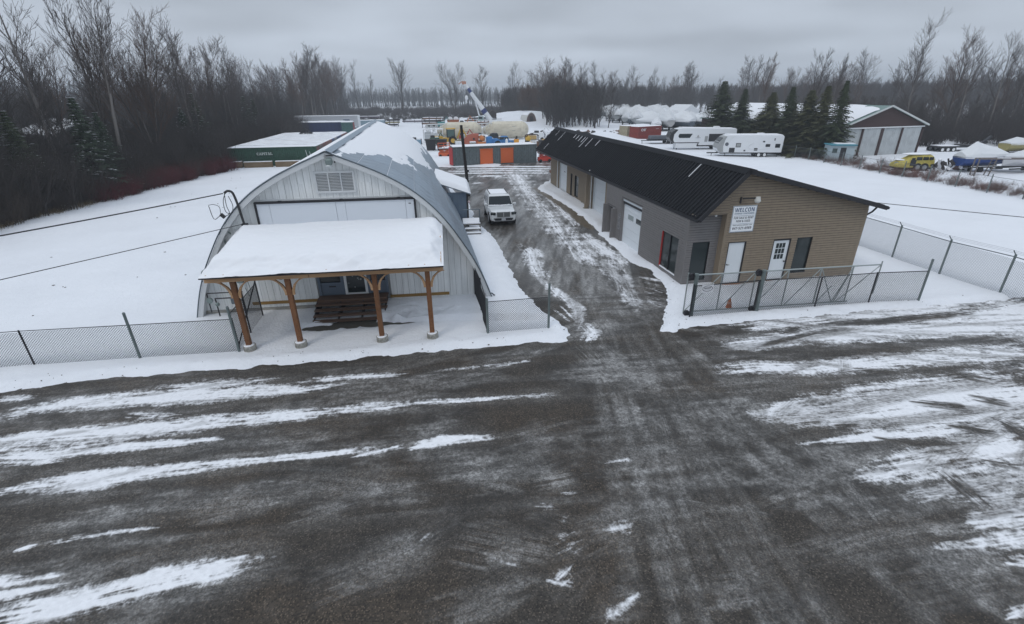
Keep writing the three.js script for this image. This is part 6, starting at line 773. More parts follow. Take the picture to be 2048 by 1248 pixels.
function lift(label, x, z, m) { const t = thing('scissor_lift', label, 'lift', [x, 0, z], 10); mesh('base', rbox(1.9, 0.5, 1.0, 0.06, 0, 0.42, 0), m, t); for (const xx of [-0.65, 0.65]) for (const zz of [-0.45, 0.45]) mesh('wheel', wheelZ(0.22, 0.16, xx, 0.22, zz), RUBBER, t); const b = new B(); for (const z2 of [-0.35, 0.35]) for (const y of [0.7, 0.95]) b.tube([-0.8, y, z2], [0.8, y + 0.22, z2], 0.05, 0.05, 5).tube([0.8, y, z2], [-0.8, y + 0.22, z2], 0.05, 0.05, 5); mesh('scissor_arms', b.geo(), m, t); mesh('platform', [box(1.9, 0.1, 1.0, 0, 1.26, 0)], DARK, t); const r = new B(); for (const [a, c] of [[-0.92, -0.46], [0.92, -0.46], [0.92, 0.46], [-0.92, 0.46], [0, 0.46], [0, -0.46]]) r.tube([a, 1.3, c], [a, 2.1, c], 0.03, 0.03, 5); for (const y of [1.7, 2.1]) r.line([[-0.92, y, -0.46], [0.92, y, -0.46], [0.92, y, 0.46], [-0.92, y, 0.46], [-0.92, y, -0.46]], 0.03, 5); mesh('guard_rail', r.geo(), m, t); mesh('platform_snow', rbox(1.7, 0.08, 0.85, 0.03, 0, 1.35, 0), SNOWP, t); }
lift('orange scissor lift left of the grey container', -10.6, -81.5, mat([0.6, 0.12, 0.04], 0.6)); lift('red scissor lift right of the grey container', 5.0, -73.6, mat([0.55, 0.05, 0.03], 0.6));
{ const t = thing('skip_bin', 'low dark red steel bin behind the far end of the black roof', 'bin', [8.2, 0, -73.5], 10); mesh('shell', xf(extr([[-2, 1.35], [-1.8, 0.15], [1.8, 0.15], [2, 1.35]], 1.8), 0, 0, -0.9), mat([0.3, 0.012, 0.02], 0.6), t); mesh('rim', [box(4.1, 0.1, 0.08, 0, 1.35, 0.92), box(4.1, 0.1, 0.08, 0, 1.35, -0.92)], RED, t); for (const x of [-1.2, 0, 1.2]) mesh('rib', box(0.1, 1.1, 0.08, x, 0.75, 0.94), RED, t); mesh('bin_snow', box(3.8, 0.06, 1.6, 0, 1.33, 0), SNOWP, t); }
{ const t = thing('dump_box', 'black steel dump box right of the pipe framed generator', 'dump box', [6.8, 0, -93], 10); mesh('shell', xf(extr([[-1.5, 1.5], [-1.2, 0.3], [1.3, 0.3], [1.6, 1.5]], 1.9), 0, 0, -0.95), BLACK, t); mesh('rib', [box(0.1, 1.1, 0.08, -0.8, 0.9, 0.98), box(0.1, 1.1, 0.08, 0, 0.9, 0.98), box(0.1, 1.1, 0.08, 0.8, 0.9, 0.98)], DARK, t); mesh('load', [ball(1, 0, 1.35, 0, 1.3, 0.4, 0.8, 10)], mat([0.4, 0.26, 0.1], 0.8), t); }
{ const t = thing('cargo_trailer', 'white framed utility trailer with mesh sides left of the backhoe', 'trailer', [-16.2, 0, -108.5], 6); const b = new B(); for (const z of [-0.9, 0.9]) { b.line([[-2, 0.6, z], [2, 0.6, z], [2, 2.6, z], [-2, 2.6, z], [-2, 0.6, z]], 0.06, 5); b.tube([0, 0.6, z], [0, 2.6, z], 0.05, 0.05, 5).tube([-2, 1.6, z], [2, 1.6, z], 0.04, 0.04, 5); } mesh('cage_frame', b.geo(), WHITE, t); mesh('bed', box(4, 0.15, 1.8, 0, 0.55, 0), DARK, t); mesh('roof_panel', box(4.1, 0.1, 1.9, 0, 2.65, 0), SNOWP, t); mesh('load', [rbox(1.3, 1.4, 1.5, 0.05, -1.1, 1.35, 0), rbox(1.1, 1.1, 1.4, 0.05, 0.4, 1.2, 0)], mat([0.5, 0.53, 0.55], 0.6), t); for (const z of [-1, 1]) mesh('wheel', wheelZ(0.35, 0.22, 0.3, 0.35, z), RUBBER, t); }
{ // crane
  const t = thing('mobile_crane', 'mobile crane with long white and blue telescopic boom raised to the left', 'crane', [-5, 0, -171]); const WB = mat([0.78, 0.8, 0.82], 0.5), BB = mat([0.02, 0.04, 0.16], 0.5);
  const boom = (m, a, b, r0, r1, n = 4) => mesh('boom_section', new B().tube(a, b, r0, r1, n).geo(), m, t);
  const A = [-1.2, 1.4, 0], T = [-9.6, 12.9, 0], P = f => A.map((v, i) => v + (T[i] - v) * f);
  boom(WB, P(0), P(0.42), 0.9, 0.78); boom(WB, P(0.42), P(0.72), 0.68, 0.6); boom(WB, P(0.72), P(0.96), 0.54, 0.46); boom(BB, P(0.2), P(0.3), 0.88, 0.84); boom(BB, P(0.74), P(0.84), 0.57, 0.54);
  mesh('boom_head', [box(1.3, 0.9, 0.8, ...P(0.985)), box(1.6, 0.25, 0.5, T[0] - 0.9, T[1] - 0.1, 0, 0, 0, 0.5)], mat([0.45, 0.22, 0.15], 0.6), t);
  mesh('lift_ram', new B().tube([-4.6, 1.6, 0], P(0.62), 0.26, 0.18, 8).geo(), WB, t);
  mesh('hoist_line', post([T[0] + 0.7, T[1] - 0.5, 0], [T[0] + 0.7, 9.0, 0], 0.04, 4), DARK, t); mesh('hook_ball', [ball(0.55, T[0] + 0.7, 8.3, 0, 1, 1.4, 1), box(0.3, 0.9, 0.3, T[0] + 0.7, 7.2, 0)], WB, t);
  mesh('carrier', [rbox(9, 0.9, 2.5, 0.1, -1.5, 1.0, 0)], WB, t); mesh('cab', [rbox(1.8, 1.4, 1.2, 0.15, -4.4, 2.1, 0.6)], mat([0.35, 0.45, 0.45], 0.4), t); mesh('cab_glass', [box(1.2, 0.7, 0.05, -4.5, 2.3, 1.21)], GLASS, t); for (const x of [-5, -3.8, 0.6, 1.8]) for (const z of [-1.1, 1.1]) mesh('wheel', wheelZ(0.6, 0.4, x, 0.6, z), RUBBER, t); mesh('counterweight', rbox(1.6, 0.9, 2.2, 0.1, 1.6, 1.7, 0), WB, t);
}
{ const t = thing('small_shed', 'small dark wooden gable shed on the snowy mound behind the crane', 'shed', [-6.2, snowY(-6.2, -190), -190], 4); mesh('wall', xf(extr([[-1.35, 0.6], [1.35, 0.6], [1.35, 2.3], [0, 3.2], [-1.35, 2.3]], 2.4), 0, 0, -1.2), mat([0.05, 0.04, 0.038], 0.9), t); for (const s of [-1, 1]) mesh('roof', box(1.85, 0.12, 2.8, s * 0.78, 2.78, 0, 0, 0, -s * 0.59), mat([0.09, 0.075, 0.07], 0.9), t); for (const x of [-1.2, 1.2]) for (const z of [-1, 1]) mesh('leg', box(0.15, 0.8, 0.15, x, 0.25, z), DARK, t); mesh('door', box(0.8, 1.5, 0.05, 0, 1.4, 1.22), mat([0.035, 0.03, 0.028], 0.9), t); }
{ const t = thing('arched_hut', 'small arched hut with pale roof and dark open end', 'hut', [7.6, snowY(7.6, -182) - 0.1, -182], 20); const pts = []; for (let k = 0; k <= 12; k++) { const a = k / 12 * Math.PI; pts.push([Math.cos(a) * 1.9, Math.sin(a) * 3.1]); } mesh('shell', xf(extr(pts, 6), 0, 0, -6), mat([0.55, 0.55, 0.52], 0.7), t); mesh('front_wall', xf(extr(pts.map(p => [p[0] * 0.94, p[1] * 0.94]), 0.1), 0, 0, -0.02), mat([0.13, 0.09, 0.08], 0.9), t); mesh('roof_snow', xf(extr(pts.filter((_, k) => k > 2 && k < 10).map(p => [p[0] * 1.02, p[1] * 1.03]), 5.8), 0, 0, -5.95), SNOWP, t); mesh('doorway', box(1.2, 1.9, 0.05, 0, 0.95, 0.1), DARK, t); }
function rack(label, x, z, deg, len, rows, mm) { const t = thing('pipe_rack', label, 'rack', [x, 0, z], deg, 'stacked racks at the back of the yard'); const r = rng(x * 7 | 0); for (let k = 0; k < rows; k++) { mesh('stacked_length', box(len * (0.7 + 0.3 * r()), 0.42, 2.0, (r() - 0.5) * len * 0.2, 0.55 + k * 0.72, 0), mm[k % mm.length], t); if (k % 2) mesh('stack_snow', box(len * 0.8, 0.12, 1.9, 0, 0.82 + k * 0.72, 0), SNOWP, t); } for (const f of [-0.42, -0.14, 0.14, 0.42]) mesh('upright', box(0.16, rows * 0.72 + 0.4, 0.16, f * len, rows * 0.36 + 0.2, 1.05), DARK, t); }
const DK = mat([0.035, 0.03, 0.03], 0.9), BR = mat([0.16, 0.09, 0.06], 0.9), PUR = mat([0.07, 0.055, 0.075], 0.9);
rack('left dark pipe rack topped with snow beyond the white trailer', -50, -177, 3, 15, 4, [DK, PUR]); rack('right dark pipe rack behind the container roofs', -38.5, -170, 3, 5, 3, [DK, mat([0.3, 0.26, 0.14], 0.8)]); rack('brown timber stack left of the orange hopper', -23.5, -160, 2, 8, 4, [DK, BR]); rack('low stack of dark scrap lengths behind the crane cab', -10.5, -176, 2, 9, 3, [DK, BR]);
rack('low dark purple stack at the far edge of the snow', -33, -192, 0, 14, 1, [PUR]);
{ const t = thing('hopper', 'rusty orange hopper with two snow filled rings at the back of the yard', 'hopper', [-17.2, 0, -158], 4); mesh('frame', [box(3.6, 0.25, 2, 0, 2.2, 0), ...[-1.6, -0.5, 0.5, 1.6].map(x => box(0.25, 2.2, 2, x, 1.1, 0)), box(3.4, 0.2, 2, 0, 1.3, 0)], mat([0.3, 0.1, 0.04], 0.8), t); mesh('side_plate', box(3.4, 0.9, 0.06, 0, 1.75, 1.0), mat([0.32, 0.11, 0.05], 0.8), t); for (const x of [-0.85, 0.9]) { mesh('ring', xf(new THREE.TorusGeometry(0.95, 0.09, 6, 20, Math.PI), x, 2.4, 0.4), DK, t); mesh('ring_snow', xf(new THREE.CylinderGeometry(0.85, 0.85, 0.9, 16, 1, false, 0, Math.PI), x, 2.4, 0, Math.PI / 2, Math.PI / 2, 0), SNOWP, t); } }
rack('rusty brown frames between the hopper and the crane', -8.5, -163, 4, 4, 2, [RUST]);
{ const t = thing('scrap_pile', 'low scattered scrap pile between the right silo and the snow mound', 'scrap pile', [9, 0, -118]); const r = rng(55), q = [], s = []; for (let k = 0; k < 60; k++) { const g = box(0.4 + r() * 1.8, 0.1 + r() * 0.5, 0.3 + r() * 0.6, (r() - 0.5) * 12, 0.2 + r() * 0.6, (r() - 0.5) * 6, r() * 0.6, r() * 3, r() * 0.6); (k % 3 ? q : s).push(g); } mesh('scrap_metal', q, DK, t); mesh('scrap_snow', s, SNOWP, t); }
{ const t = thing('scrap_pile', 'scattered dark scrap under the snow left of the cream container', 'scrap pile', [20.5, 0, -117]); const r = rng(56), q = [], s = [], u = []; for (let k = 0; k < 110; k++) { const g = box(0.3 + r() * 1.3, 0.1 + r() * 0.5, 0.3 + r() * 0.6, (r() - 0.5) * 11, 0.2 + r() * 0.9, (r() - 0.5) * 9, r() * 0.6, r() * 3, r() * 0.6); (k % 3 ? k % 3 > 1 ? q : s : u).push(g); } mesh('scrap_metal', q, DK, t); mesh('scrap_snow', s, SNOWP, t); mesh('rusty_scrap', u, BR, t); }
fence('pale fence panels between the blue truck and the snow mound', [[7.2, -112, 1.7, 'g'], [9.4, -108, 1.7, 'g'], [11.2, -103, 1.7, 'g'], [12.6, -98, 1.7, 'g']], 1.5, { mesh: LINKG, pitch: 0.14, r: 0.004 });
// more small machines crowding the back of the yard
function machine(name, label, cat, x, z, deg, m, o = {}) { const t = thing(name, label, cat, [x, 0, z], deg), w = o.w ?? 1.8, h = o.h ?? 1.1; mesh('body', rbox(w, h, 1.1, 0.12, 0, 0.45 + h / 2, 0), m, t); mesh('engine_cover', rbox(w * 0.45, h * 0.45, 0.9, 0.1, -w * 0.2, 0.45 + h * 1.15, 0), o.m2 ?? DARK, t); for (const sx of [-1, 1]) for (const sz of [-1, 1]) mesh('wheel', wheelZ(0.32, 0.2, sx * w * 0.34, 0.32, sz * 0.56), RUBBER, t); if (o.arm) mesh('arm', [box(0.18, o.arm, 0.18, w * 0.45, 1.0 + o.arm / 2, 0, 0, 0, -0.5), box(0.16, o.arm * 0.8, 0.16, w * 0.45 + o.arm * 0.55, 1.0 + o.arm * 0.85, 0, 0, 0, 0.7)], m, t); if (o.drum) mesh('drum', xf(new THREE.LatheGeometry([[0.12, -0.6], [0.5, -0.2], [0.5, 0.25], [0.25, 0.7]].map(p => new THREE.Vector2(...p)), 14), 0, 1.5, 0, 0.2, 0, 0.6), m, t); mesh('snow_cap', rbox(w * 0.7, 0.1, 0.8, 0.04, w * 0.1, 0.5 + h, 0), SNOWP, t); return t; }
machine('skid_steer', 'red skid steer loader behind the white pickup', 'loader', -9.6, -106.6, 20, mat([0.4, 0.04, 0.03], 0.6), { arm: 1.4 });
machine('cement_mixer', 'orange cement mixer between the chipper and white pickup', 'mixer', -5.2, -96.4, 0, mat([0.6, 0.2, 0.05], 0.6), { drum: 1, h: 0.6 });
machine('cement_mixer', 'yellow cement mixer right of the yellow drum', 'mixer', 3.4, -94.6, 30, YELLOW, { drum: 1, h: 0.6, w: 1.2 });
machine('compressor', 'pale blue compressor left of the black bins', 'compressor', -17.6, -96, 10, mat([0.2, 0.32, 0.42], 0.6), {});
machine('mini_excavator', 'small orange excavator with raised arm left of the crane', 'excavator', -13.2, -148, 10, mat([0.55, 0.18, 0.05], 0.6), { arm: 2.4, w: 2.4, h: 1.5 });
machine('light_tower', 'white trailer mounted machine right of the right silo', 'machine', 6.2, -110.5, 0, WHITE, { arm: 1.6, w: 2.2 });
machine('forklift', 'teal forklift beside the rusty hopper', 'forklift', -20.6, -156, 5, mat([0.06, 0.24, 0.24], 0.6), { arm: 2.0, w: 2.2, h: 1.5 });
machine('compressor', 'yellow compressor on wheels right of the generator', 'compressor', 9.4, -101, 14, YELLOW, { w: 2.6 });
machine('stump_grinder', 'dark green machine in front of the left silo', 'machine', -14.8, -100.5, 14, mat([0.04, 0.1, 0.06], 0.6), { arm: 1.2 });
for (const [x, z, lb, m] of [[-6.9, -94.6, 'snowy pallet of grey blocks before the salmon chipper', CONC], [5.6, -95.6, 'snowy pallet of brown boxes beside the generator', BR], [-9.6, -95, 'snowy pallet of white sacks left of the salmon chipper', WHITE], [-18.5, -104, 'snowy pallet of dark crates left of the mesh trailer', DK]]) { const t = thing('loaded_pallet', lb, 'pallet', [x, 0, z], 12); mesh('pallet_deck', [box(1.2, 0.03, 1.0, 0, 0.13, 0), box(1.2, 0.1, 0.1, 0, 0.06, 0.4), box(1.2, 0.1, 0.1, 0, 0.06, -0.4)], BR, t); for (let k = 0; k < 4; k++) mesh('stacked_box', rbox(0.52, 0.45, 0.9, 0.03, (k % 2 - 0.5) * 0.56, 0.38 + (k >> 1) * 0.47, 0), m, t); mesh('snow_cap', rbox(1.1, 0.14, 0.9, 0.06, 0, 1.14, 0), SNOWP, t); }
console.log('equipment done');

// ---------- trailers, shed and boats on the right-hand lot ----------
const RVW = mat([0.74, 0.76, 0.78], 0.45), RVD = mat([0.02, 0.02, 0.022], 0.4), RVG = mat([0.32, 0.33, 0.33], 0.5);
{ const t = thing('travel_trailer', 'white travel trailer with silver rounded nose and two axles', 'trailer', [36.3, 0, -77.2], -6);
  const prof = [[-4.45, 0.75], [-4.75, 1.0], [-4.85, 1.5], [-4.6, 2.2], [-4.1, 2.8], [-3.5, 3.08], [-2, 3.15], [4.3, 3.08], [4.45, 2.9], [4.4, 0.75]];
  mesh('body', xf(extr(prof, 2.4, 0.06), 0, 0, -1.2), RVW, t); mesh('nose_cap', xf(extr([[-4.47, 0.8], [-4.78, 1.0], [-4.9, 1.5], [-4.64, 2.22], [-4.12, 2.84], [-3.7, 3.04], [-3.95, 2.4], [-4.1, 1.6], [-4.0, 0.8]], 2.56, 0.02), 0, 0, -1.28), RVG, t); mesh('nose_window', xf(extr([[-4.72, 1.95], [-4.56, 2.35], [-4.2, 2.78], [-4.28, 2.4], [-4.5, 2.0]], 2.2), -0.03, 0.04, -1.1), GLASS, t);
  mesh('front_panel', xf(extr([[-4.05, 0.78], [-4.12, 1.6], [-3.95, 2.4], [-3.6, 3.02], [-2.4, 3.08], [-3.1, 2.4], [-3.35, 1.6], [-3.3, 0.78]], 0.02), 0, 0, 1.27), mat([0.7, 0.72, 0.73], 0.45), t); mesh('emblem', [xf(new THREE.CylinderGeometry(0.26, 0.26, 0.02, 20), -3.6, 1.9, 1.3, Math.PI / 2)], mat([0.1, 0.11, 0.13], 0.5), t);
  for (const [x, y, w, h] of [[-1.9, 1.75, 0.62, 0.5], [2.35, 1.7, 0.55, 0.3], [3.75, 1.65, 0.6, 0.45]]) { const f = mesh('window', rbox(w + 0.1, h + 0.1, 0.05, 0.04, x, y, 1.27), RVD, t); mesh('pane', box(w - 0.06, h - 0.06, 0.03, x, y, 1.295), x < 0 ? RVG : GLASS, f); }
  mesh('hatch', [box(0.8, 0.65, 0.02, -2.75, 1.05, 1.285), box(0.5, 0.35, 0.02, 0.7, 1.15, 1.27), box(0.25, 0.2, 0.02, -0.9, 0.98, 1.27), box(0.3, 0.2, 0.02, 1.7, 2.25, 1.27), box(0.14, 0.35, 0.02, 3.2, 2.55, 1.27)], RVD, t); mesh('stripe', [pipe([[0.3, 2.0, 1.27], [-0.3, 1.75, 1.27], [-0.5, 1.45, 1.27], [0, 1.2, 1.27], [1.2, 1.12, 1.27], [2.8, 1.25, 1.27]], 0.03, 4), box(1.3, 0.05, 0.02, 3.7, 2.2, 1.27), box(1.2, 0.04, 0.02, 3.6, 1.0, 1.27)], mat([0.72, 0.74, 0.75], 0.4), t);
  mesh('chassis', [box(8.6, 0.2, 2.2, 0, 0.62, 0), box(1.6, 0.14, 0.3, -5.2, 0.55, 0)], RVD, t); for (const x of [1.3, 2.15]) for (const z of [-1.05, 1.05]) { const w = mesh('wheel', wheelZ(0.36, 0.24, x, 0.36, z), RUBBER, t); mesh('rim', wheelZ(0.22, 0.26, x, 0.36, z), WHITE, w); }
  mesh('roof_vent', [rbox(0.9, 0.22, 0.7, 0.06, 1.5, 3.28, 0), rbox(0.5, 0.14, 0.5, 0.05, -1.2, 3.24, 0.2)], SNOWP, t); mesh('roof_snow', rbox(7.6, 0.1, 2.3, 0.04, 0.4, 3.18, 0), SNOWP, t); mesh('jack', [cyl(0.05, 0.05, 0.6, 8, -5.3, 0.3, 0), cyl(0.05, 0.05, 0.6, 8, -3.6, 0.3, 1), cyl(0.05, 0.05, 0.6, 8, 4, 0.3, 1)], DARK, t); const b = new B(); b.tube([4.48, 0.7, 0.5], [4.48, 3.0, 0.5], 0.03, 0.03, 5).tube([4.48, 0.7, 0.9], [4.48, 3.0, 0.9], 0.03, 0.03, 5); for (let k = 0; k < 7; k++) b.tube([4.48, 0.9 + k * 0.3, 0.5], [4.48, 0.9 + k * 0.3, 0.9], 0.02, 0.02, 5); mesh('ladder', b.geo(), GALV, t); }
{ const t = thing('fifth_wheel_trailer', 'white fifth wheel trailer with black nose behind the travel trailer', 'trailer', [33.2, 0, -88.2], -2);
  mesh('body', xf(extr([[-5.0, 1.25], [-5.3, 1.7], [-5.25, 2.6], [-4.6, 3.35], [-3.8, 3.5], [5.2, 3.3], [5.3, 0.85], [-0.8, 0.85], [-1.2, 1.3]], 2.4, 0.06), 0, 0, -1.2), RVW, t); mesh('nose_cap', xf(extr([[-5.0, 1.2], [-5.6, 1.5], [-5.9, 2.1], [-5.6, 2.9], [-4.9, 3.35], [-4.6, 3.3], [-5.2, 2.6], [-5.3, 1.7]], 2.5, 0.04), 0, 0, -1.25), RVD, t); mesh('window', xf(extr([[-4.3, 2.0], [-4.45, 2.3], [-4.3, 2.65], [-2.1, 2.65], [-2.5, 2.0]], 0.03), 0, 0, 1.26), GLASS, t); mesh('skirt_line', [box(4.2, 0.12, 0.06, -3.1, 1.22, 1.25), box(0.12, 0.7, 0.06, -1.0, 1.0, 1.25, 0, 0, -0.5)], RVD, t); mesh('front_box', rbox(3.6, 0.85, 1.9, 0.05, -2.9, 0.78, 0.3), RVW, t); mesh('slide_out', [box(2.6, 1.2, 0.06, 2.0, 2.0, 1.27)], RVD, t); mesh('door', box(0.5, 0.9, 0.03, 0.3, 1.8, 1.265), RVG, t); mesh('logo', [xf(new THREE.ConeGeometry(0.35, 0.35, 3), -1.1, 2.3, 1.27, 0, 0, 0), box(0.9, 0.06, 0.02, -1.1, 2.0, 1.27)], RVG, t); mesh('chassis', box(6.5, 0.25, 2.2, 1.8, 0.7, 0), RVD, t); for (const x of [2.2, 3.1]) for (const z of [-1.05, 1.05]) mesh('wheel', wheelZ(0.4, 0.25, x, 0.4, z), RUBBER, t); mesh('landing_leg', [box(0.12, 0.8, 0.12, -4.4, 0.4, 0.8), box(0.12, 0.8, 0.12, -4.4, 0.4, -0.8)], DARK, t); mesh('roof_snow', rbox(9, 0.1, 2.3, 0.04, 0.6, 3.5, 0, 0, 0, -0.022), SNOWP, t); mesh('roof_unit', rbox(0.9, 0.28, 0.8, 0.06, 2.2, 3.62, 0), WHITE, t); }
{ const t = thing('flatbed_trailer', 'low flatbed trailer with dark covered load before the red container', 'trailer', [29.8, 0, -99], 4); mesh('deck', [box(6, 0.16, 2.2, 0, 0.75, 0), box(1.6, 0.12, 0.3, -3.6, 0.65, 0)], DARK, t); mesh('covered_load', [rbox(4.4, 0.7, 1.9, 0.15, -0.6, 1.2, 0)], mat([0.1, 0.11, 0.13], 0.7), t); mesh('deck_snow', rbox(2.6, 0.1, 2.0, 0.04, 1.8, 0.9, 0.1), SNOWP, t); for (const x of [0.6, 1.5]) for (const z of [-1, 1]) mesh('wheel', wheelZ(0.35, 0.22, x, 0.35, z), RUBBER, t); mesh('jack', cyl(0.05, 0.05, 0.7, 8, -4.2, 0.35, 0), DARK, t); }
{ // big shed
  const t = thing('pole_barn', 'large shed with brown gable and four white sliding doors', 'shed', [48, 0, -74], 14); const W = 15, D = 34, e = 4.35, pk = 6.95;
  const BRD = mat([0.055, 0.03, 0.028], 0.8), WD = mat([0.5, 0.53, 0.54], 0.6, { map: metalTex(0.97, 0.97, 0.97, 230, 0.25) });
  mesh('gable', xf(extr([[0, e - 0.3], [W, e - 0.3], [W, e], [W / 2, pk - 0.1], [0, e]], 0.15), 0, 0, -0.15), BRD, t); mesh('header_trim', box(W + 0.1, 0.16, 0.1, W / 2, e - 0.32, 0.06), WHITE, t);
  for (let k = 0; k < 4; k++) { const x0 = 0.35 + k * 3.65, dz = k % 2 ? -0.05 : -0.15; const d = mesh('sliding_door', box(3.35, e - 0.5, 0.06, x0 + 1.68, (e - 0.5) / 2 + 0.05, dz), WD, t); for (let r = 0; r < 11; r++) mesh('door_rib', box(0.04, e - 0.55, 0.03, x0 + 0.2 + r * 0.3, (e - 0.5) / 2 + 0.05, dz + 0.04), WD, d); }
  for (const x of [0.1, 3.7, 7.4, 7.15, 11.05, 14.9]) mesh('door_post', box(0.22, e - 0.35, 0.14, x, (e - 0.35) / 2, 0.02), BRD, t);
  for (const x of [0.06, W - 0.06]) mesh('side_wall', box(0.12, e, D, x, e / 2, -D / 2 - 0.1), BRD, t); mesh('rear_wall', xf(extr([[0, 0], [W, 0], [W, e], [W / 2, pk - 0.1], [0, e]], 0.1), 0, 0, -D), BRD, t);
  const sl = Math.atan2(pk - e, W / 2), ln = Math.hypot(W / 2 + 0.4, (pk - e) * (W / 2 + 0.4) / (W / 2)); for (const s of [-1, 1]) { mesh('roof', box(ln, 0.1, D + 0.8, W / 2 + s * (W / 4 + 0.2), (e + pk) / 2 - 0.07, -D / 2, 0, 0, -s * sl), mat([0.14, 0.22, 0.2], 0.5), t); mesh('rake_trim', box(ln, 0.22, 0.08, W / 2 + s * (W / 4 + 0.2), (e + pk) / 2 - 0.06, 0.42, 0, 0, -s * sl), mat([0.55, 0.57, 0.56], 0.6), t); mesh('roof_snow', xf(gridSurf(span(-ln / 2 + 0.1, ln / 2 - 0.1, 24), span(-D / 2 + 0.2, D / 2 - 0.2, 30), (x, z) => 0.0 + 0.12 * sst(0.3, 0.6, fbm(x * 0.3 + s * 9, z * 0.3, 3) + 0.22 - 0.3 * sst(D / 2 - 7, D / 2, z) * sst(1.5, 4, s < 0 ? x : -x))), W / 2 + s * (W / 4 + 0.2), (e + pk) / 2 - 0.03, -D / 2, 0, 0, -s * sl), SNOWP, t); }
}
{ const t = thing('site_hut', 'small pale blue hut with open dark doorway before the big shed', 'hut', [45.9, 0, -70.4], -12); mesh('wall', [bb(-1.5, 1.5, 0.15, 2.15, -1.2, 1.1)], mat([0.42, 0.5, 0.54], 0.6), t); mesh('roof', rbox(3.3, 0.16, 2.7, 0.04, 0, 2.24, 0), mat([0.07, 0.26, 0.33], 0.6), t); mesh('roof_snow', rbox(2.4, 0.1, 1.8, 0.04, 0.4, 2.36, -0.2), SNOWP, t); mesh('doorway', box(0.7, 1.7, 0.04, 0.1, 1.05, 1.11), BLACK, t); mesh('window', box(0.6, 0.6, 0.04, -0.95, 1.5, 1.11), mat([0.06, 0.09, 0.09], 0.2), t); mesh('skid', [box(3.2, 0.16, 0.2, 0, 0.08, 0.9), box(3.2, 0.16, 0.2, 0, 0.08, -0.9)], DARK, t); }
{ const t = thing('snow_bus', 'old yellow rounded snow bus with tracks and dark windows', 'vehicle', [49.4, 0, -61.4], -4); const YB = mat([0.5, 0.43, 0.1], 0.55, { map: metalTex(0.97, 0.95, 0.9, 240, 0.4) });
  const ring = (x, w, y0, y1) => { const r = []; for (let k = 0; k <= 10; k++) { const a = k / 10 * Math.PI; r.push([x, y0 + (y1 - y0) * Math.pow(Math.sin(a), 0.55), Math.cos(a) * w]); } return r; };
  mesh('body', loft([[-2.3, 0.35, 0.45, 0.75], [-2.15, 0.7, 0.42, 1.0], [-1.6, 0.88, 0.4, 1.2], [-1.0, 0.92, 0.4, 1.45], [-0.3, 0.95, 0.4, 1.85], [0.6, 0.95, 0.4, 2.0], [1.5, 0.92, 0.4, 1.95], [2.0, 0.85, 0.42, 1.75], [2.25, 0.6, 0.45, 1.3]].map(q => ring(...q))), YB, t);
  for (const [x, w, h] of [[-0.55, 0.35, 0.25], [0.1, 0.6, 0.36], [0.85, 0.6, 0.36], [1.5, 0.45, 0.34]]) mesh('side_window', box(w, h, 0.06, x, 1.45 - (x < -0.3 ? 0.05 : 0), 0.93, -0.12), GLASS, t); mesh('door_opening', box(0.6, 0.7, 0.06, -0.5, 0.95, 0.94), BLACK, t); mesh('headlamp', [xf(new THREE.CylinderGeometry(0.2, 0.2, 0.06, 16), -2.1, 0.85, 0.45, 0, 0.9, Math.PI / 2)], RVG, t); const tr = mesh('track', [xf(new THREE.TorusGeometry(0.38, 0.12, 8, 20), 0.9, 0.42, 0.98), xf(new THREE.TorusGeometry(0.38, 0.12, 8, 20), 0.1, 0.42, 0.98), box(1.9, 0.14, 0.35, 0.4, 0.08, 0.95)], RUBBER, t); mesh('track_wheel', [wheelZ(0.26, 0.2, 0.9, 0.42, 0.95), wheelZ(0.26, 0.2, 0.1, 0.42, 0.95)], RVG, tr); mesh('ski', [box(1.4, 0.08, 0.3, -1.9, 0.12, 0.7), box(0.1, 0.4, 0.1, -1.7, 0.3, 0.7)], DARK, t); mesh('roof_snow', [ball(1, 0.3, 1.9, 0, 1.7, 0.14, 0.7, 16), ball(0.7, -1.4, 1.22, 0, 1.0, 0.14, 0.8, 12)], SNOWP, t); mesh('underframe', box(4, 0.3, 1.5, 0, 0.35, 0), BLACK, t); }
{ const t = thing('equipment_trailer', 'long black three axle gooseneck trailer right of the big shed', 'trailer', [70.6, 0, -80.4], 2); mesh('deck', [box(7, 0.2, 2.4, -0.3, 0.8, 0), box(2.2, 0.25, 0.6, 4.0, 1.0, 0, 0, 0, 0.35)], BLACK, t); mesh('gooseneck', [box(1.6, 0.2, 0.4, 4.9, 1.7, 0, 0, 0, 0.75)], BLACK, t); for (const x of [-2.9, -2.0, -1.1]) for (const z of [-1.15, 1.15]) { const w = mesh('wheel', wheelZ(0.42, 0.28, x, 0.42, z), RUBBER, t); mesh('rim', wheelZ(0.24, 0.3, x, 0.42, z), WHITE, w); } mesh('deck_snow', rbox(3.0, 0.08, 2.1, 0.03, -1.6, 0.93, 0), SNOWP, t); mesh('ramp', box(1.8, 0.12, 2.2, 1.8, 0.95, 0), DARK, t); }
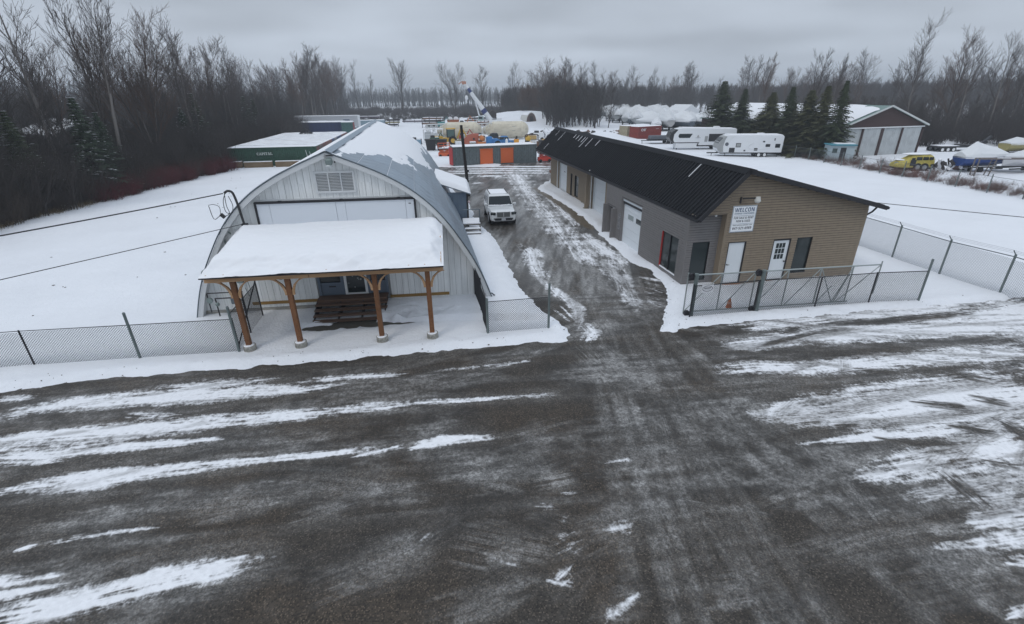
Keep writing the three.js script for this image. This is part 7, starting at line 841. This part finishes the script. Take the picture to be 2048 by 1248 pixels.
// boats under white shrink wrap
const WRAP = [0, 1].map(k => mat([0.66 + k * 0.06, 0.68 + k * 0.06, 0.7 + k * 0.06], 0.6));
function boatParts(t, L, hullM, seed, h = 1) {
  const r = rng(seed), st = [-1, -0.85, -0.5, 0, 0.45, 0.8, 1], hw = [0.85, 1.15, 1.25, 1.25, 1.1, 0.6, 0.06], k = L / 2, low = [], top = [];
  for (let i = 0; i < 7; i++) { const x = st[i] * k, w = hw[i], sh = 0.15 * Math.max(0, st[i]); low.push([[x, 0.75 + sh, -w * 0.25], [x, 0.75 + sh, w * 0.25], [x, 1.2 + sh, w * 0.85], [x, 1.75 + sh, w], [x, 1.8 + sh, w * 0.4], [x, 1.8 + sh, -w * 0.4], [x, 1.75 + sh, -w], [x, 1.2 + sh, -w * 0.85]]); const pk = 1.85 + sh + h * [0.35, 0.75, 1.25, 1.0, 0.55, 0.25, 0.05][i] * (0.85 + 0.3 * r()); top.push([[x, 1.62 + sh, w * 1.02], [x, 1.8 + sh + (pk - 1.8) * 0.25, w * 0.9], [x, 1.8 + (pk - 1.8) * 0.65, w * 0.5], [x, pk, 0.02], [x, 1.8 + (pk - 1.8) * 0.65, -w * 0.5], [x, 1.8 + sh + (pk - 1.8) * 0.25, -w * 0.9], [x, 1.62 + sh, -w * 1.02]]); }
  mesh('hull', loft(low), hullM, t); mesh('wrap', loft(top), WRAP[seed % 2], t); mesh('trailer_frame', [box(L * 0.9, 0.14, 0.2, 0, 0.6, 0.7), box(L * 0.9, 0.14, 0.2, 0, 0.6, -0.7), box(1.6, 0.12, 0.2, k + 0.6, 0.6, 0)], DARK, t); for (const z of [-1, 1]) mesh('wheel', wheelZ(0.33, 0.2, -L * 0.15, 0.33, z), RUBBER, t);
}
{ let t = thing('covered_boat', 'white wrapped boat with bright blue hull by the far fence', 'boat', [56.2, 0, -59.5], 4); boatParts(t, 6.2, mat([0.02, 0.06, 0.22], 0.4), 3, 1.3); t = thing('covered_boat', 'white wrapped boat with pointed bow beside the right frame edge', 'boat', [60.5, 0, -58.2], 190); boatParts(t, 7.5, mat([0.55, 0.55, 0.57], 0.4), 4, 1.2); t = thing('covered_boat', 'low white wrapped boat on a trailer behind the other covered boats', 'boat', [75.5, 0, -74.5], 12); boatParts(t, 7, mat([0.3, 0.26, 0.1], 0.5), 6, 0.6); }
{ const t = thing('pipe_gantry', 'rusty open pipe frame standing by the blue hulled boat', 'frame', [52.5, 0, -56.2], -15); const b = new B(); for (const z of [-0.4, 0.4]) { b.line([[0, 0, z], [0, 1.9, z], [4.6, 2.0, z]], 0.07, 6); b.tube([1.3, 0, z], [1.6, 1.95, z], 0.06, 0.06, 6); } mesh('frame_bars', b.geo(), mat([0.16, 0.14, 0.13], 0.8), t); for (let k = 0; k < 4; k++) mesh('rung', post([1.35 + k * 0.06, 0.6 + k * 0.35, -0.4], [1.35 + k * 0.06, 0.6 + k * 0.35, 0.4], 0.04), DARK, t); mesh('frame_snow', box(1.2, 0.06, 0.16, 2.2, 2.05, 0.4), SNOWP, t); }
{ const t = thing('machine_parts', 'jumble of snowy machine parts right of the yellow snow bus', 'scrap', [53.2, 0, -60.2]); const r = rng(91), q = [], s = []; for (let k = 0; k < 30; k++) { const g = box(0.3 + r() * 1.2, 0.08 + r() * 0.2, 0.1 + r() * 0.3, (r() - 0.5) * 4.2, 0.3 + r() * 0.9, (r() - 0.5) * 2, r(), r() * 3, r() * 0.9); (k % 3 ? q : s).push(g); } mesh('scrap_metal', q, DK, t); mesh('scrap_snow', s, SNOWP, t); mesh('tank', ball(0.6, 0.6, 0.6, 0.3, 1.3, 0.8, 0.8, 10), mat([0.12, 0.07, 0.06], 0.8), t); }
// the boat storage field
{
  const r = rng(404), protos = [0, 1, 2].map(k => { const t = thing('stored_boat', 'white wrapped boat among the packed rows of stored boats', 'boat', [0, -50, 0], 0, 'stored boats in rows'); boatParts(t, [6, 7.5, 9][k], mat([[0.3, 0.32, 0.33], [0.06, 0.08, 0.1], [0.4, 0.4, 0.4]][k], 0.5), 10 + k, [1, 1.3, 1.1][k]); return t; });
  const spots = []; for (let row = 0; row < 9; row++) for (let c = 0; c < 9; c++) { const f = row / 8, z = -134 - row * 13 - r() * 3, xa = 30 + 6 * (1 - f) + f * 5, xb = 52 + f * 14; const x = xa + (xb - xa) * (c + 0.3 * r()) / 8.4; spots.push([x, z]); }
  spots.forEach(([x, z], k) => { const p = protos[k % 3], deg = 60 + r() * 60 + (k % 5 ? 0 : 90); const o = k < 3 ? protos[k] : copy(p, p.userData.label, [0, 0, 0], 0); o.position.set(x, gy(x, z), z); o.rotation.y = R(deg); const s = 1 + r() * 0.4; o.scale.set(s, s * (0.9 + 0.3 * r()), s); });
  const t = thing('boat_shed', 'white tented boat shelter at the back of the stored boats', 'shelter', [62, 0, -178], 20); mesh('tent', xf(extr([[-4, 0], [4, 0], [3.4, 3.2], [0, 5.4], [-3.4, 3.2]], 9), 0, 0, -9), WRAP[1], t); mesh('tent_frame', [box(0.2, 3.4, 0.2, -3.5, 1.7, 0.1), box(0.2, 3.4, 0.2, 3.5, 1.7, 0.1)], GALV, t);
}
// far houses
function house(label, x, z, deg, w, d, h, rh, wm) { const t = thing('house', label, 'house', [x, 0, z], deg); mesh('wall', xf(extr([[-w / 2, 0], [w / 2, 0], [w / 2, h], [0, h + rh], [-w / 2, h]], d), 0, 0, -d), wm, t); const a = Math.atan2(rh, w / 2), l = Math.hypot(w / 2, rh) + 0.4; for (const s of [-1, 1]) { mesh('roof', box(l, 0.2, d + 0.8, s * w / 4, h + rh / 2 + 0.08, -d / 2, 0, 0, -s * a), DARK, t); mesh('roof_snow', box(l * 0.8, 0.12, d * 0.9, s * w / 4, h + rh / 2 + 0.24, -d / 2, 0, 0, -s * a), SNOWP, t); } for (const x2 of [-w / 4, w / 4]) { const q = mesh('window', box(1.4, 1.3, 0.06, x2, h * 0.6, 0.04), WHITE, t); mesh('pane', box(1.1, 1.0, 0.05, x2, h * 0.6, 0.07), GLASS, q); } mesh('door', box(1.1, 2.1, 0.06, 0, 1.05, 0.04), DARK, t); return t; }
house('dark house with snow edged roof behind the centre thicket', 29, -300, 25, 13, 14, 5, 3.6, mat([0.06, 0.06, 0.065], 0.9));
house('low barn roof glimpsed inside the left woods', -60, -75, 60, 11, 15, 4.2, 2.2, mat([0.12, 0.1, 0.09], 0.9));
house('left pale farm building on the far right horizon', 335, -420, 10, 18, 24, 4, 3, WHITE); house('right pale farm building on the far right horizon', 365, -425, -8, 22, 20, 4, 2.6, WHITE);
console.log('lot done');

// ---------- vegetation ----------
const BARK = [mat([0.075, 0.064, 0.058], 0.95), mat([0.17, 0.155, 0.145], 0.95), mat([0.055, 0.046, 0.044], 0.95)], TWIG = [mat([0.062, 0.05, 0.046], 0.95), mat([0.085, 0.07, 0.064], 0.95), mat([0.1, 0.062, 0.045], 0.95)];
function bareTree(seed, H, o = {}) {   // returns [trunk, crown] geometries; H is the height
  const r = rng(seed), T = new B(), C = new B(), up = o.up ?? 0.22, lv = o.levels ?? 3, minR = o.minR ?? 0.011, first = o.first ?? 0.3, sp = o.spread ?? 0.55;
  function limb(p, d, len, rad, level) {
    const segs = level === 0 ? (o.segs ?? 9) : level === 1 ? 4 : level === 2 ? 3 : 2; let q = p, e = d, rr = rad;
    for (let k = 0; k < segs; k++) {
      const j = level === 0 ? 0.09 : 0.24; e = [e[0] + (r() - 0.5) * j * 2, e[1] + (level ? up * 0.5 : 0.1) + (r() - 0.5) * j, e[2] + (r() - 0.5) * j * 2]; const l = Math.hypot(...e); e = e.map(v => v / l);
      const n = [q[0] + e[0] * len / segs, q[1] + e[1] * len / segs, q[2] + e[2] * len / segs], r2 = Math.max(minR, rad * (1 - (k + 1) / segs * (level ? 0.75 : 0.86)));
      (level === 0 ? T : C).tube(q, n, rr, r2, level === 0 ? 7 : level === 1 ? 4 : 3);
      if (level < lv) {
        const f = (k + 1) / segs, count = level === 0 ? (f > first ? (o.b0 ?? 2) + (r() < 0.4 ? 1 : 0) : 0) : level === 1 ? (o.b1 ?? 2) : (o.b2 ?? 2);
        for (let c = 0; c < count; c++) {
          const a = r() * 6.283, tilt = sp * (0.55 + r() * 0.75), ax = Math.cos(a), az = Math.sin(a);
          let px = ax - e[0] * (ax * e[0] + az * e[2]), py = -e[1] * (ax * e[0] + az * e[2]), pz = az - e[2] * (ax * e[0] + az * e[2]); const pl = Math.hypot(px, py, pz) || 1; px /= pl; py /= pl; pz /= pl;
          const dn = [e[0] * Math.cos(tilt) + px * Math.sin(tilt), e[1] * Math.cos(tilt) + py * Math.sin(tilt), e[2] * Math.cos(tilt) + pz * Math.sin(tilt)];
          const ll = level === 0 ? H * (0.4 - 0.24 * f) * (0.7 + 0.6 * r()) : len * (0.42 + 0.3 * r()) * (1 - 0.3 * f);
          limb(n, dn, ll, Math.max(minR, r2 * (level === 0 ? 0.5 : 0.6)), level + 1);
        }
      }
      q = n; rr = r2;
    }
  }
  const fork = o.fork ?? 1;
  if (fork === 1) limb([0, -0.2, 0], [0, 1, 0], H * 0.97, o.r ?? H * 0.0125, 0);
  else for (let k = 0; k < fork; k++) { const a = k / fork * 6.28 + r(); limb([0, -0.2, 0], [Math.cos(a) * 0.16, 1, Math.sin(a) * 0.16], H * (0.78 + 0.22 * r()), (o.r ?? H * 0.0115) * 0.8, 0); }
  return [T.geo(), C.geo()];
}
const TP = [[1, 15, {}], [2, 16, { fork: 2 }], [3, 14, { spread: 0.7, b0: 2 }], [4, 17, { first: 0.42, spread: 0.45 }], [5, 13, { fork: 3, b0: 1 }], [6, 15, { spread: 0.4, up: 0.35, first: 0.25 }], [7, 12, { b0: 3, spread: 0.6, first: 0.2 }]].map(([s, h, o]) => ({ h, g: bareTree(s * 31, h, o) }));
const treeProtos = {};
function tree(label, group, x, z, h, k, ry, tone = 0, lean = 0, y) {
  const p = TP[k % TP.length], t = thing('bare_tree', label, 'tree', [x, y ?? gy(x, z), z], 0, group), s = h / p.h;
  mesh('trunk', p.g[0], BARK[tone % 3], t); mesh('crown', p.g[1], TWIG[tone % 3], t);
  t.scale.set(s, s, s); t.rotation.set(0, ry, lean); return t;
}
{
  // big individual trees of the left wood: x, z, height, form, tone
  const big = [[-46, -38, 19, 1, 1], [-43, -41, 20, 4, 0], [-52, -45, 18, 2, 2], [-46.5, -52, 19, 0, 1], [-44, -57, 18, 3, 1], [-48, -60, 18, 5, 0], [-46, -66, 17, 1, 1], [-50, -71, 17, 3, 2], [-49, -80, 16, 4, 1], [-54, -86, 17, 0, 0], [-52, -95, 16, 6, 1], [-58, -104, 16, 5, 2]];
  const where = ['at the left frame edge', 'forking low near the left edge', 'behind the foremost trees of the left wood', 'rising over the dark cedar', 'above the red stemmed bushes', 'leaning left above the barn roof', 'beside the red bushes', 'behind the red bushes', 'left of the green container', 'behind the green container', 'behind the snowy container roofs', 'at the far end of the container row'];
  big.forEach(([x, z, h, k, c], i) => tree(`tall bare tree ${where[i]}`, 'tall trees of the left wood', x, z, h, k, i * 1.7, c));
  const r = rng(2024);
  for (let k = 0; k < 48; k++) { const f = r(), z = -34 - 230 * f * f - r() * 20, edge = z > -70 ? -41 : -41 - (-70 - z) * 0.19, x = edge - 0.5 - r() * 20 - f * 8; tree('bare tree in the dense left wood beside the snowy field', 'trees of the left wood', x, z, 12 + r() * 6.5, [3, 0, 5, 3, 1][k % 5], r() * 6.28, k); }
  for (let k = 0; k < 16; k++) { const f = k / 15, z = -150 - 165 * f, x = -63 - 40 * f + r() * 6; tree('tall bare tree along the far end of the left wood', 'trees at the far end of the left wood', x, z, 15 + r() * 6 + 4 * f, k + 3, r() * 6.28, k); }
  // single trees near the far field
  for (const [x, z, h, k, lb] of [[-59, -290, 26, 4, 'lone tall forked tree standing before the far field'], [-92, -320, 24, 0, 'thin bare tree left of the lone forked tree'], [-100, -315, 26, 3, 'slender bare tree at the end of the left wood'], [-78, -300, 18, 5, 'leaning bare tree beside the far field'], [-26, -250, 22, 1, 'dark twin stemmed tree behind the crane hook'], [-14, -270, 19, 6, 'bare tree standing left of the crane boom'], [2, -262, 20, 3, 'tall slender tree right of the crane boom']]) tree(lb, null, x, z, h, k, 1.3 * k, 0);
  // centre and right background rows
  for (let k = 0; k < 70; k++) { const x = 0 + r() * 150, z = -225 - r() * 75 - (x > 90 ? -60 : 0) - 10 * Math.sin(x * 0.1); if (x > 28 && x < 75 && z > -215) continue; tree('bare tree in the hazy wood behind the yard', 'trees of the wood behind the yard', x, z, 12 + r() * 8, k + 2, r() * 6.28, k, 0, terrain(x, z)); }
  for (let k = 0; k < 14; k++) { const x = 8 + r() * 20, z = -165 - r() * 40; tree('bare tree in the dark thicket behind the snow mound', 'trees of the centre thicket', x, z, 11 + r() * 6, k, r() * 6.28, k, 0, terrain(x, z)); }
  for (let k = 0; k < 36; k++) { const f = r(), x = 62 + 70 * f + r() * 18, z = -96 - r() * 60 + f * 8; tree('bare tree in the row behind the big shed', 'trees behind the big shed', x, z, 11 + r() * 8, [3, 5, 3, 0][k % 4], r() * 6.28, k); }
  for (const [x, z, h, k, lb] of [[104, -100, 20, 3, 'tallest bare tree of the clump at the right edge'], [108, -98, 19, 5, 'tall leaning tree in the clump at the right edge'], [98, -101, 17, 0, 'bare tree left of the right edge clump'], [114, -96, 18, 1, 'double stemmed tree near the right frame edge'], [84, -97, 15, 3, 'bare tree above the gable of the big shed'], [92, -99, 16, 3, 'thin bare tree right of the big shed gable'], [118, -92, 13, 4, 'branchy tree cut by the right frame edge']]) tree(lb, null, x, z, h, k, k * 2.1, 1);
}
console.log('trees done');
// thickets and far woods that read as one mass
function inst(name, label, category, geo, m, list) {   // list: [x, y, z, s, ry, sy]
  const o = new THREE.InstancedMesh(geo, m, list.length), q = new THREE.Object3D(); list.forEach(([x, y, z, s, ry, sy], k) => { q.position.set(x, y, z); q.rotation.set(0, ry, 0); q.scale.set(s, sy ?? s, s); q.updateMatrix(); o.setMatrixAt(k, q.matrix); });
  o.name = name; o.castShadow = o.receiveShadow = true; o.userData = { label, category, kind: 'stuff' }; scene.add(o); return o;
}
function shrub(seed, H, stems, o = {}) { const r = rng(seed), b = new B(); for (let k = 0; k < stems; k++) { const a = r() * 6.28, q = r() * (o.base ?? 0.5), s = (o.flare ?? 0.35) * (0.3 + r()); let p = [Math.cos(a) * q, -0.1, Math.sin(a) * q], d = [Math.cos(a) * s, 1, Math.sin(a) * s], h = H * (0.5 + 0.5 * r()), rad = o.r ?? 0.02; const n = 4; for (let i = 0; i < n; i++) { d = [d[0] + (r() - 0.5) * 0.4, d[1], d[2] + (r() - 0.5) * 0.4]; const l = Math.hypot(...d), e = [p[0] + d[0] / l * h / n, p[1] + d[1] / l * h / n, p[2] + d[2] / l * h / n]; b.tube(p, e, rad, rad * 0.75, 3); rad *= 0.75; for (let c = 0; c < (o.tw ?? 3); c++) { const a2 = r() * 6.28, tl = H * (0.12 + 0.2 * r()), u = 0.3 + r() * 0.9, m2 = [e[0] + Math.cos(a2) * tl * 0.7, e[1] + u * tl * 0.7, e[2] + Math.sin(a2) * tl * 0.7]; b.tube(e, m2, rad * 0.7, rad * 0.45, 3); b.tube(m2, [m2[0] + Math.cos(a2 + 1) * tl * 0.4, m2[1] + tl * 0.3, m2[2] + Math.sin(a2 + 1) * tl * 0.4], rad * 0.45, rad * 0.3, 3); } p = e; } } return b.geo(); }
{
  const r = rng(77), edgeX = z => z > -70 ? -39.5 : -40.5 - (-70 - z) * 0.2;
  const SH1 = shrub(11, 4.2, 34, { base: 1.1, r: 0.03 }), SH2 = shrub(12, 2.6, 40, { base: 0.9, r: 0.022, flare: 0.5 }), SAP = mergeGeometries(bareTree(210, 9, { levels: 2, b0: 3, b1: 3, first: 0.12, segs: 8, minR: 0.014, spread: 0.6 })), SAP2 = mergeGeometries(bareTree(211, 10, { levels: 2, b0: 3, b1: 3, first: 0.2, segs: 8, minR: 0.014, spread: 0.5, fork: 2 }));
  const L = (n, f) => { const o = []; for (let k = 0; k < n; k++) { const q = f(k); if (q) o.push(q); } return o; };
  const band = (d0, d1, z0, z1, pw = 1) => { const z = z0 + (z1 - z0) * Math.pow(r(), pw), x = edgeX(z) - d0 - r() * (d1 - d0); return [x, gy(x, z) - 0.05, z]; };
  inst('undergrowth', 'dark tangled leafless undergrowth along the edge of the left wood', 'undergrowth', SH1, mat([0.045, 0.037, 0.034], 0.95), L(420, () => [...band(0.4, 16, -30, -150, 1.3), 0.8 + r() * 0.6, r() * 6.3]));
  inst('undergrowth_low', 'low brown brush at the foot of the left wood', 'undergrowth', SH2, mat([0.065, 0.05, 0.04], 0.95), L(260, () => [...band(-0.5, 5, -28, -110, 1.2), 0.6 + r() * 0.6, r() * 6.3]));
  inst('sapling_wood', 'dense mass of thin leafless saplings filling the left wood', 'wood', SAP, mat([0.058, 0.05, 0.047], 0.95), L(560, () => [...band(5, 46, -32, -330, 1.5), 0.55 + r() * 0.5, r() * 6.3]));
  inst('sapling_wood_grey', 'grey leafless saplings behind the left wood edge', 'wood', SAP2, mat([0.075, 0.068, 0.066], 0.95), L(300, () => [...band(9, 60, -36, -340, 1.4), 0.6 + r() * 0.45, r() * 6.3]));
  inst('red_stem_bushes', 'bright red stemmed bushes at the edge of the snowy field', 'bushes', shrub(21, 1.9, 46, { base: 0.7, r: 0.014, flare: 0.4, tw: 2 }), mat([0.11, 0.02, 0.024], 0.9), L(95, () => { const z = -47 - r() * 24, x = edgeX(z) + 0.9 - r() * 2.4 + 0.6 * sst(-60, -68, z); return [x, gy(x, z), z, 0.7 + r() * 0.5, r() * 6.3]; }));
  inst('centre_thicket', 'dark leafless thicket behind the snow mound', 'thicket', SAP, mat([0.05, 0.042, 0.038], 0.95), L(120, () => { const x = 12 + r() * 17, z = -150 - r() * 60 - (x > 24 ? -5 : 0); return [x, terrain(x, z) - 0.1, z, 0.7 + r() * 0.6, r() * 6.3]; }));
  inst('rust_bushes', 'rust brown bushes left of the centre thicket', 'bushes', SAP2, mat([0.1, 0.055, 0.035], 0.95), L(40, () => { const x = 4 + r() * 20, z = -222 - r() * 14; return [x, terrain(x, z), z, 0.9 + r() * 0.4, r() * 6.3]; }));
  inst('back_wood', 'grey leafless wood closing the far side of the yard', 'wood', SAP2, mat([0.072, 0.062, 0.058], 0.95), L(760, () => { const x = -5 + r() * 230, z = -232 - r() * 110 + 0.12 * x; return [x, terrain(x, z), z, 0.7 + r() * 0.6, r() * 6.3]; }));
  inst('right_wood', 'dark leafless wood behind the big shed', 'wood', SAP, mat([0.07, 0.058, 0.052], 0.95), L(520, () => { const f = r(), x = 66 + f * 120 + r() * 20, z = -92 - r() * 90 + f * 10; return [x, 0, z, 0.42 + r() * 0.4, r() * 6.3]; }));
  inst('right_brush', 'dark tangled brush at the foot of the right wood', 'undergrowth', SH1, mat([0.05, 0.04, 0.037], 0.95), L(300, () => { const f = r(), x = 66 + f * 110, z = -88 - r() * 26 + f * 14; return [x, 0, z, 0.8 + r() * 0.7, r() * 6.3]; }));
  const FAR = mergeGeometries(bareTree(230, 13, { levels: 1, b0: 4, first: 0.15, segs: 7, minR: 0.05, spread: 0.7, r: 0.3 }));
  inst('far_wood', 'blue grey line of woods beyond the far white field', 'wood', FAR, mat([0.06, 0.058, 0.058], 0.95), L(2600, () => { const x = -420 + r() * 980, z = -470 - r() * 110; return [x, 0, z, 0.75 + r() * 0.5, r() * 6.3]; }));
  inst('far_wood_left', 'hazy woods far behind the left wood', 'wood', FAR, mat([0.06, 0.055, 0.054], 0.95), L(700, () => { const z = -60 - r() * 360, x = -100 - r() * 120 - (-z) * 0.12; return [x, 0, z, 0.9 + r() * 0.5, r() * 6.3]; }));
  inst('far_wood_right', 'hazy woods beyond the right wood', 'wood', FAR, mat([0.06, 0.055, 0.054], 0.95), L(700, () => { const x = 190 + r() * 240, z = -120 - r() * 260; return [x, 0, z, 0.8 + r() * 0.5, r() * 6.3]; }));
  inst('field_brush', 'snow speckled brush between the yard and the far field', 'undergrowth', SH2, mat([0.07, 0.062, 0.06], 0.95), L(420, () => { const x = -95 + r() * 110, z = -205 - r() * 110; return [x, terrain(x, z), z, 0.7 + r() * 0.6, r() * 6.3]; }));
  inst('hedge_line', 'low brown hedge along the near edge of the far field', 'hedge', SH2, mat([0.06, 0.05, 0.046], 0.95), L(300, () => { const x = -130 + r() * 170, z = -318 - r() * 14; return [x, terrain(x, z), z, 0.9 + r() * 0.9, r() * 6.3]; }));
  const WEED = shrub(31, 0.9, 22, { base: 0.5, r: 0.012, flare: 0.7, tw: 2 });
  inst('fence_weeds', 'brown dead weeds along the far lot fence', 'weeds', WEED, mat([0.13, 0.075, 0.055], 0.95), L(230, () => { const f = r(), z = -82 + 50 * f, x = 41.4 + 5 * f + 0.4 + r() * r() * 9; return [x, gy(x, z), z, 0.5 + r() * 0.7, r() * 6.3]; }));
  inst('fence_weeds_rust', 'rust red dead weeds along the far lot fence', 'weeds', WEED, mat([0.17, 0.06, 0.04], 0.95), L(110, () => { const f = r(), z = -66 + 34 * f, x = 43 + 3.4 * f + 0.4 + r() * r() * 7; return [x, gy(x, z), z, 0.4 + r() * 0.5, r() * 6.3]; }));
  inst('dry_grass', 'tan dry grass at the foot of the left wood', 'grass', shrub(33, 0.6, 30, { base: 0.6, r: 0.008, flare: 0.5, tw: 1 }), mat([0.2, 0.15, 0.09], 0.95), L(150, () => { const z = -30 - r() * 40, x = edgeX(z) + 0.4 - r() * 2; return [x, gy(x, z), z, 0.6 + r() * 0.6, r() * 6.3]; }));
}
// debris on the berms, leaves and clods on the open snow
{
  const r = rng(808), list = [], CL = new THREE.IcosahedronGeometry(0.05, 0);
  for (let k = 0; k < 560; k++) { const e = k % 2 ? EDGE_L : EDGE_R, s = k % 2 ? 1 + (r() * 13 | 0) : 11 + (r() * 10 | 0), a = e[s], b = e[s + 1], t = r(), x = a[0] + (b[0] - a[0]) * t + (r() - 0.5) * 1.6, z = a[1] + (b[1] - a[1]) * t + (r() - 0.5) * 1.6; if (fbm(x * 0.7, z * 0.7, 3) < 0.47) continue; list.push([x, gy(x, z) + 0.005, z, 0.12 + r() * r() * 0.9, r() * 6, 0.12 + r() * 0.3]); }
  for (let k = 0; k < 70; k++) { const x = -36 + r() * 22, z = -20 - r() * 45; list.push([x, gy(x, z) + 0.01, z, 0.5 + r() * 1.1, r() * 6, 0.4]); }
  inst('dirt_clods', 'small dark clods and leaves scattered on the snow banks', 'debris', CL, mat([0.09, 0.075, 0.06], 0.95), list);
}
// conifers
function spruce(seed, H, R0, o = {}) {
  const r = rng(seed), T = new B(), C = new B(), W = new B(); T.tube([0, -0.2, 0], [0, H * 0.97, 0], H * 0.016, 0.02, 7); const lev = o.lev ?? 34;
  for (let k = 0; k < lev; k++) {
    const f = k / lev, y = H * (0.03 + 0.95 * f), len = R0 * Math.pow(1 - f, 0.95) * (0.7 + 0.55 * r()) + 0.06, n = 9 + (r() * 4 | 0);
    for (let i = 0; i < n; i++) {
      const a = (i + r()) / n * 6.28, ll = len * (0.65 + 0.55 * r()), ca = Math.cos(a), sa = Math.sin(a), droop = o.droop ?? 0.28; T.tube([0, y, 0], [ca * ll * 0.8, y - droop * ll * 0.7, sa * ll * 0.8], 0.02, 0.008, 3);
      const m = Math.max(3, Math.round(ll / 0.2));
      for (let s = 0; s < m; s++) { const g = (s + 0.6) / m, x = ca * ll * g, z = sa * ll * g, yy = y - droop * ll * g * (0.7 + 0.3 * g) + 0.05; for (let c = 0; c < 4; c++) { const w = (0.16 + 0.14 * r()) * (1.15 - 0.6 * g) * (o.nw ?? 1), b = a + (c - 1.5) * 0.75 + (r() - 0.5) * 0.7, q = (0.26 + 0.26 * r()) * (1.1 - 0.75 * f), ex = x + Math.cos(b) * q, ez = z + Math.sin(b) * q, ey = yy - 0.1 - r() * 0.2 + (c % 2) * 0.08; C.tri([x - sa * w * 0.4, yy, z + ca * w * 0.4], [x + sa * w * 0.4, yy + 0.03, z - ca * w * 0.4], [ex, ey, ez]); if (o.snow && r() < o.snow) { const q2 = 0.1 + r() * 0.12, tx = x + (ex - x) * 0.4, tz = z + (ez - z) * 0.4, ty = yy + 0.04; W.tri([tx - q2, ty, tz], [tx, ty + 0.03, tz + q2 * 0.6], [tx + q2, ty - 0.02, tz]); W.tri([tx - q2, ty, tz], [tx + q2, ty - 0.02, tz], [tx, ty + 0.02, tz - q2 * 0.5]); } } }
    }
  }
  return [T.geo(), C.geo(), W.geo()];
}
{
  const NEED = [mat([0.028, 0.045, 0.024], 0.9), mat([0.038, 0.052, 0.022], 0.9), mat([0.068, 0.072, 0.03], 0.9)], SP = [spruce(1, 11, 2.6, { nw: 1.7, lev: 40 }), spruce(2, 11, 2.3, { nw: 1.7, lev: 40 }), spruce(3, 9, 2.2, { droop: 0.05, lev: 36, snow: 0.035 })];
  const sp = [[40.06, -98.81, 11.2, 0, "leftmost spruce beside the stored boats"], [41.51, -92.99, 9.8, 1, "dark spruce behind the roof of the fifth wheel trailer"], [43.2, -86.2, 9.2, 0, "narrow spruce behind the two white trailers"], [44.17, -82.32, 9.9, 1, "spruce fourth from the brown gable"], [45.09, -78.63, 9.4, 0, "spruce third from the brown gable"], [45.77, -75.92, 10, 1, "spruce second from the brown gable"], [46.4, -73.01, 10.6, 1, "tallest spruce beside the brown gable"]];
  sp.push([44.9, -77.4, 6.5, 1, 'short spruce at the foot of the second spruce'], [43.2, -86.6, 8.6, 0, 'spruce between the narrow spruce and the fourth one'], [41.4, -93.2, 8.2, 1, 'spruce behind the nose of the travel trailer roof'], [44.6, -82.2, 7.6, 0, 'low olive spruce behind the travel trailer tail'], [45.4, -79.2, 8.4, 1, 'bushy spruce behind the wire fence posts']);
  sp.forEach(([x, z, h, k, lb], i) => { const t = thing('spruce_tree', lb, 'tree', [x, gy(x, z), z], i * 50, 'spruce row before the big shed'); mesh('trunk', SP[k][0], BARK[0], t); mesh('crown', SP[k][1], NEED[[1, 1, 2, 1, 2, 2, 1, 0, 2, 1, 2, 1][i]], t); const s = h / 11; const wd = [2.1, 1.8, 2.1, 1.75, 2.2, 1.9, 1.35, 2.2, 2.3, 2.2, 2.5, 2.3][i]; t.scale.set(s * wd, s, s * wd); });
  const cd = [[-41.8, -50.5, 9.5, 'large dark cedar in front of the left wood'], [-43.5, -45, 8.5, 'dark cedar left of the large cedar'], [-44, -55.5, 8, 'dark cedar above the red bushes'], [-41.8, -33.5, 6.5, 'dark cedar at the left frame edge'], [-49, -78, 8, 'dark cedar left of the green container'], [-50.5, -84, 10, 'broad dark cedar behind the green container'], [-54.5, -108, 9.5, 'dark cedar behind the container roofs'], [-57.5, -118, 9, 'dark cedar at the end of the container row'], [-46, -40, 8, 'dark cedar between the leftmost tall trees']];
  cd.forEach(([x, z, h, lb], i) => { const t = thing('cedar_tree', lb, 'tree', [x, gy(x, z), z], i * 70, 'dark evergreens of the left wood'); mesh('trunk', SP[2][0], BARK[0], t); mesh('crown', SP[2][1], NEED[i % 2], t); mesh('branch_snow', SP[2][2], SNOWP, t).userData.kind = 'stuff'; const s = h / 9; t.scale.set(s * 1.25, s, s * 1.25); });
}
renderer.render(scene, camera);
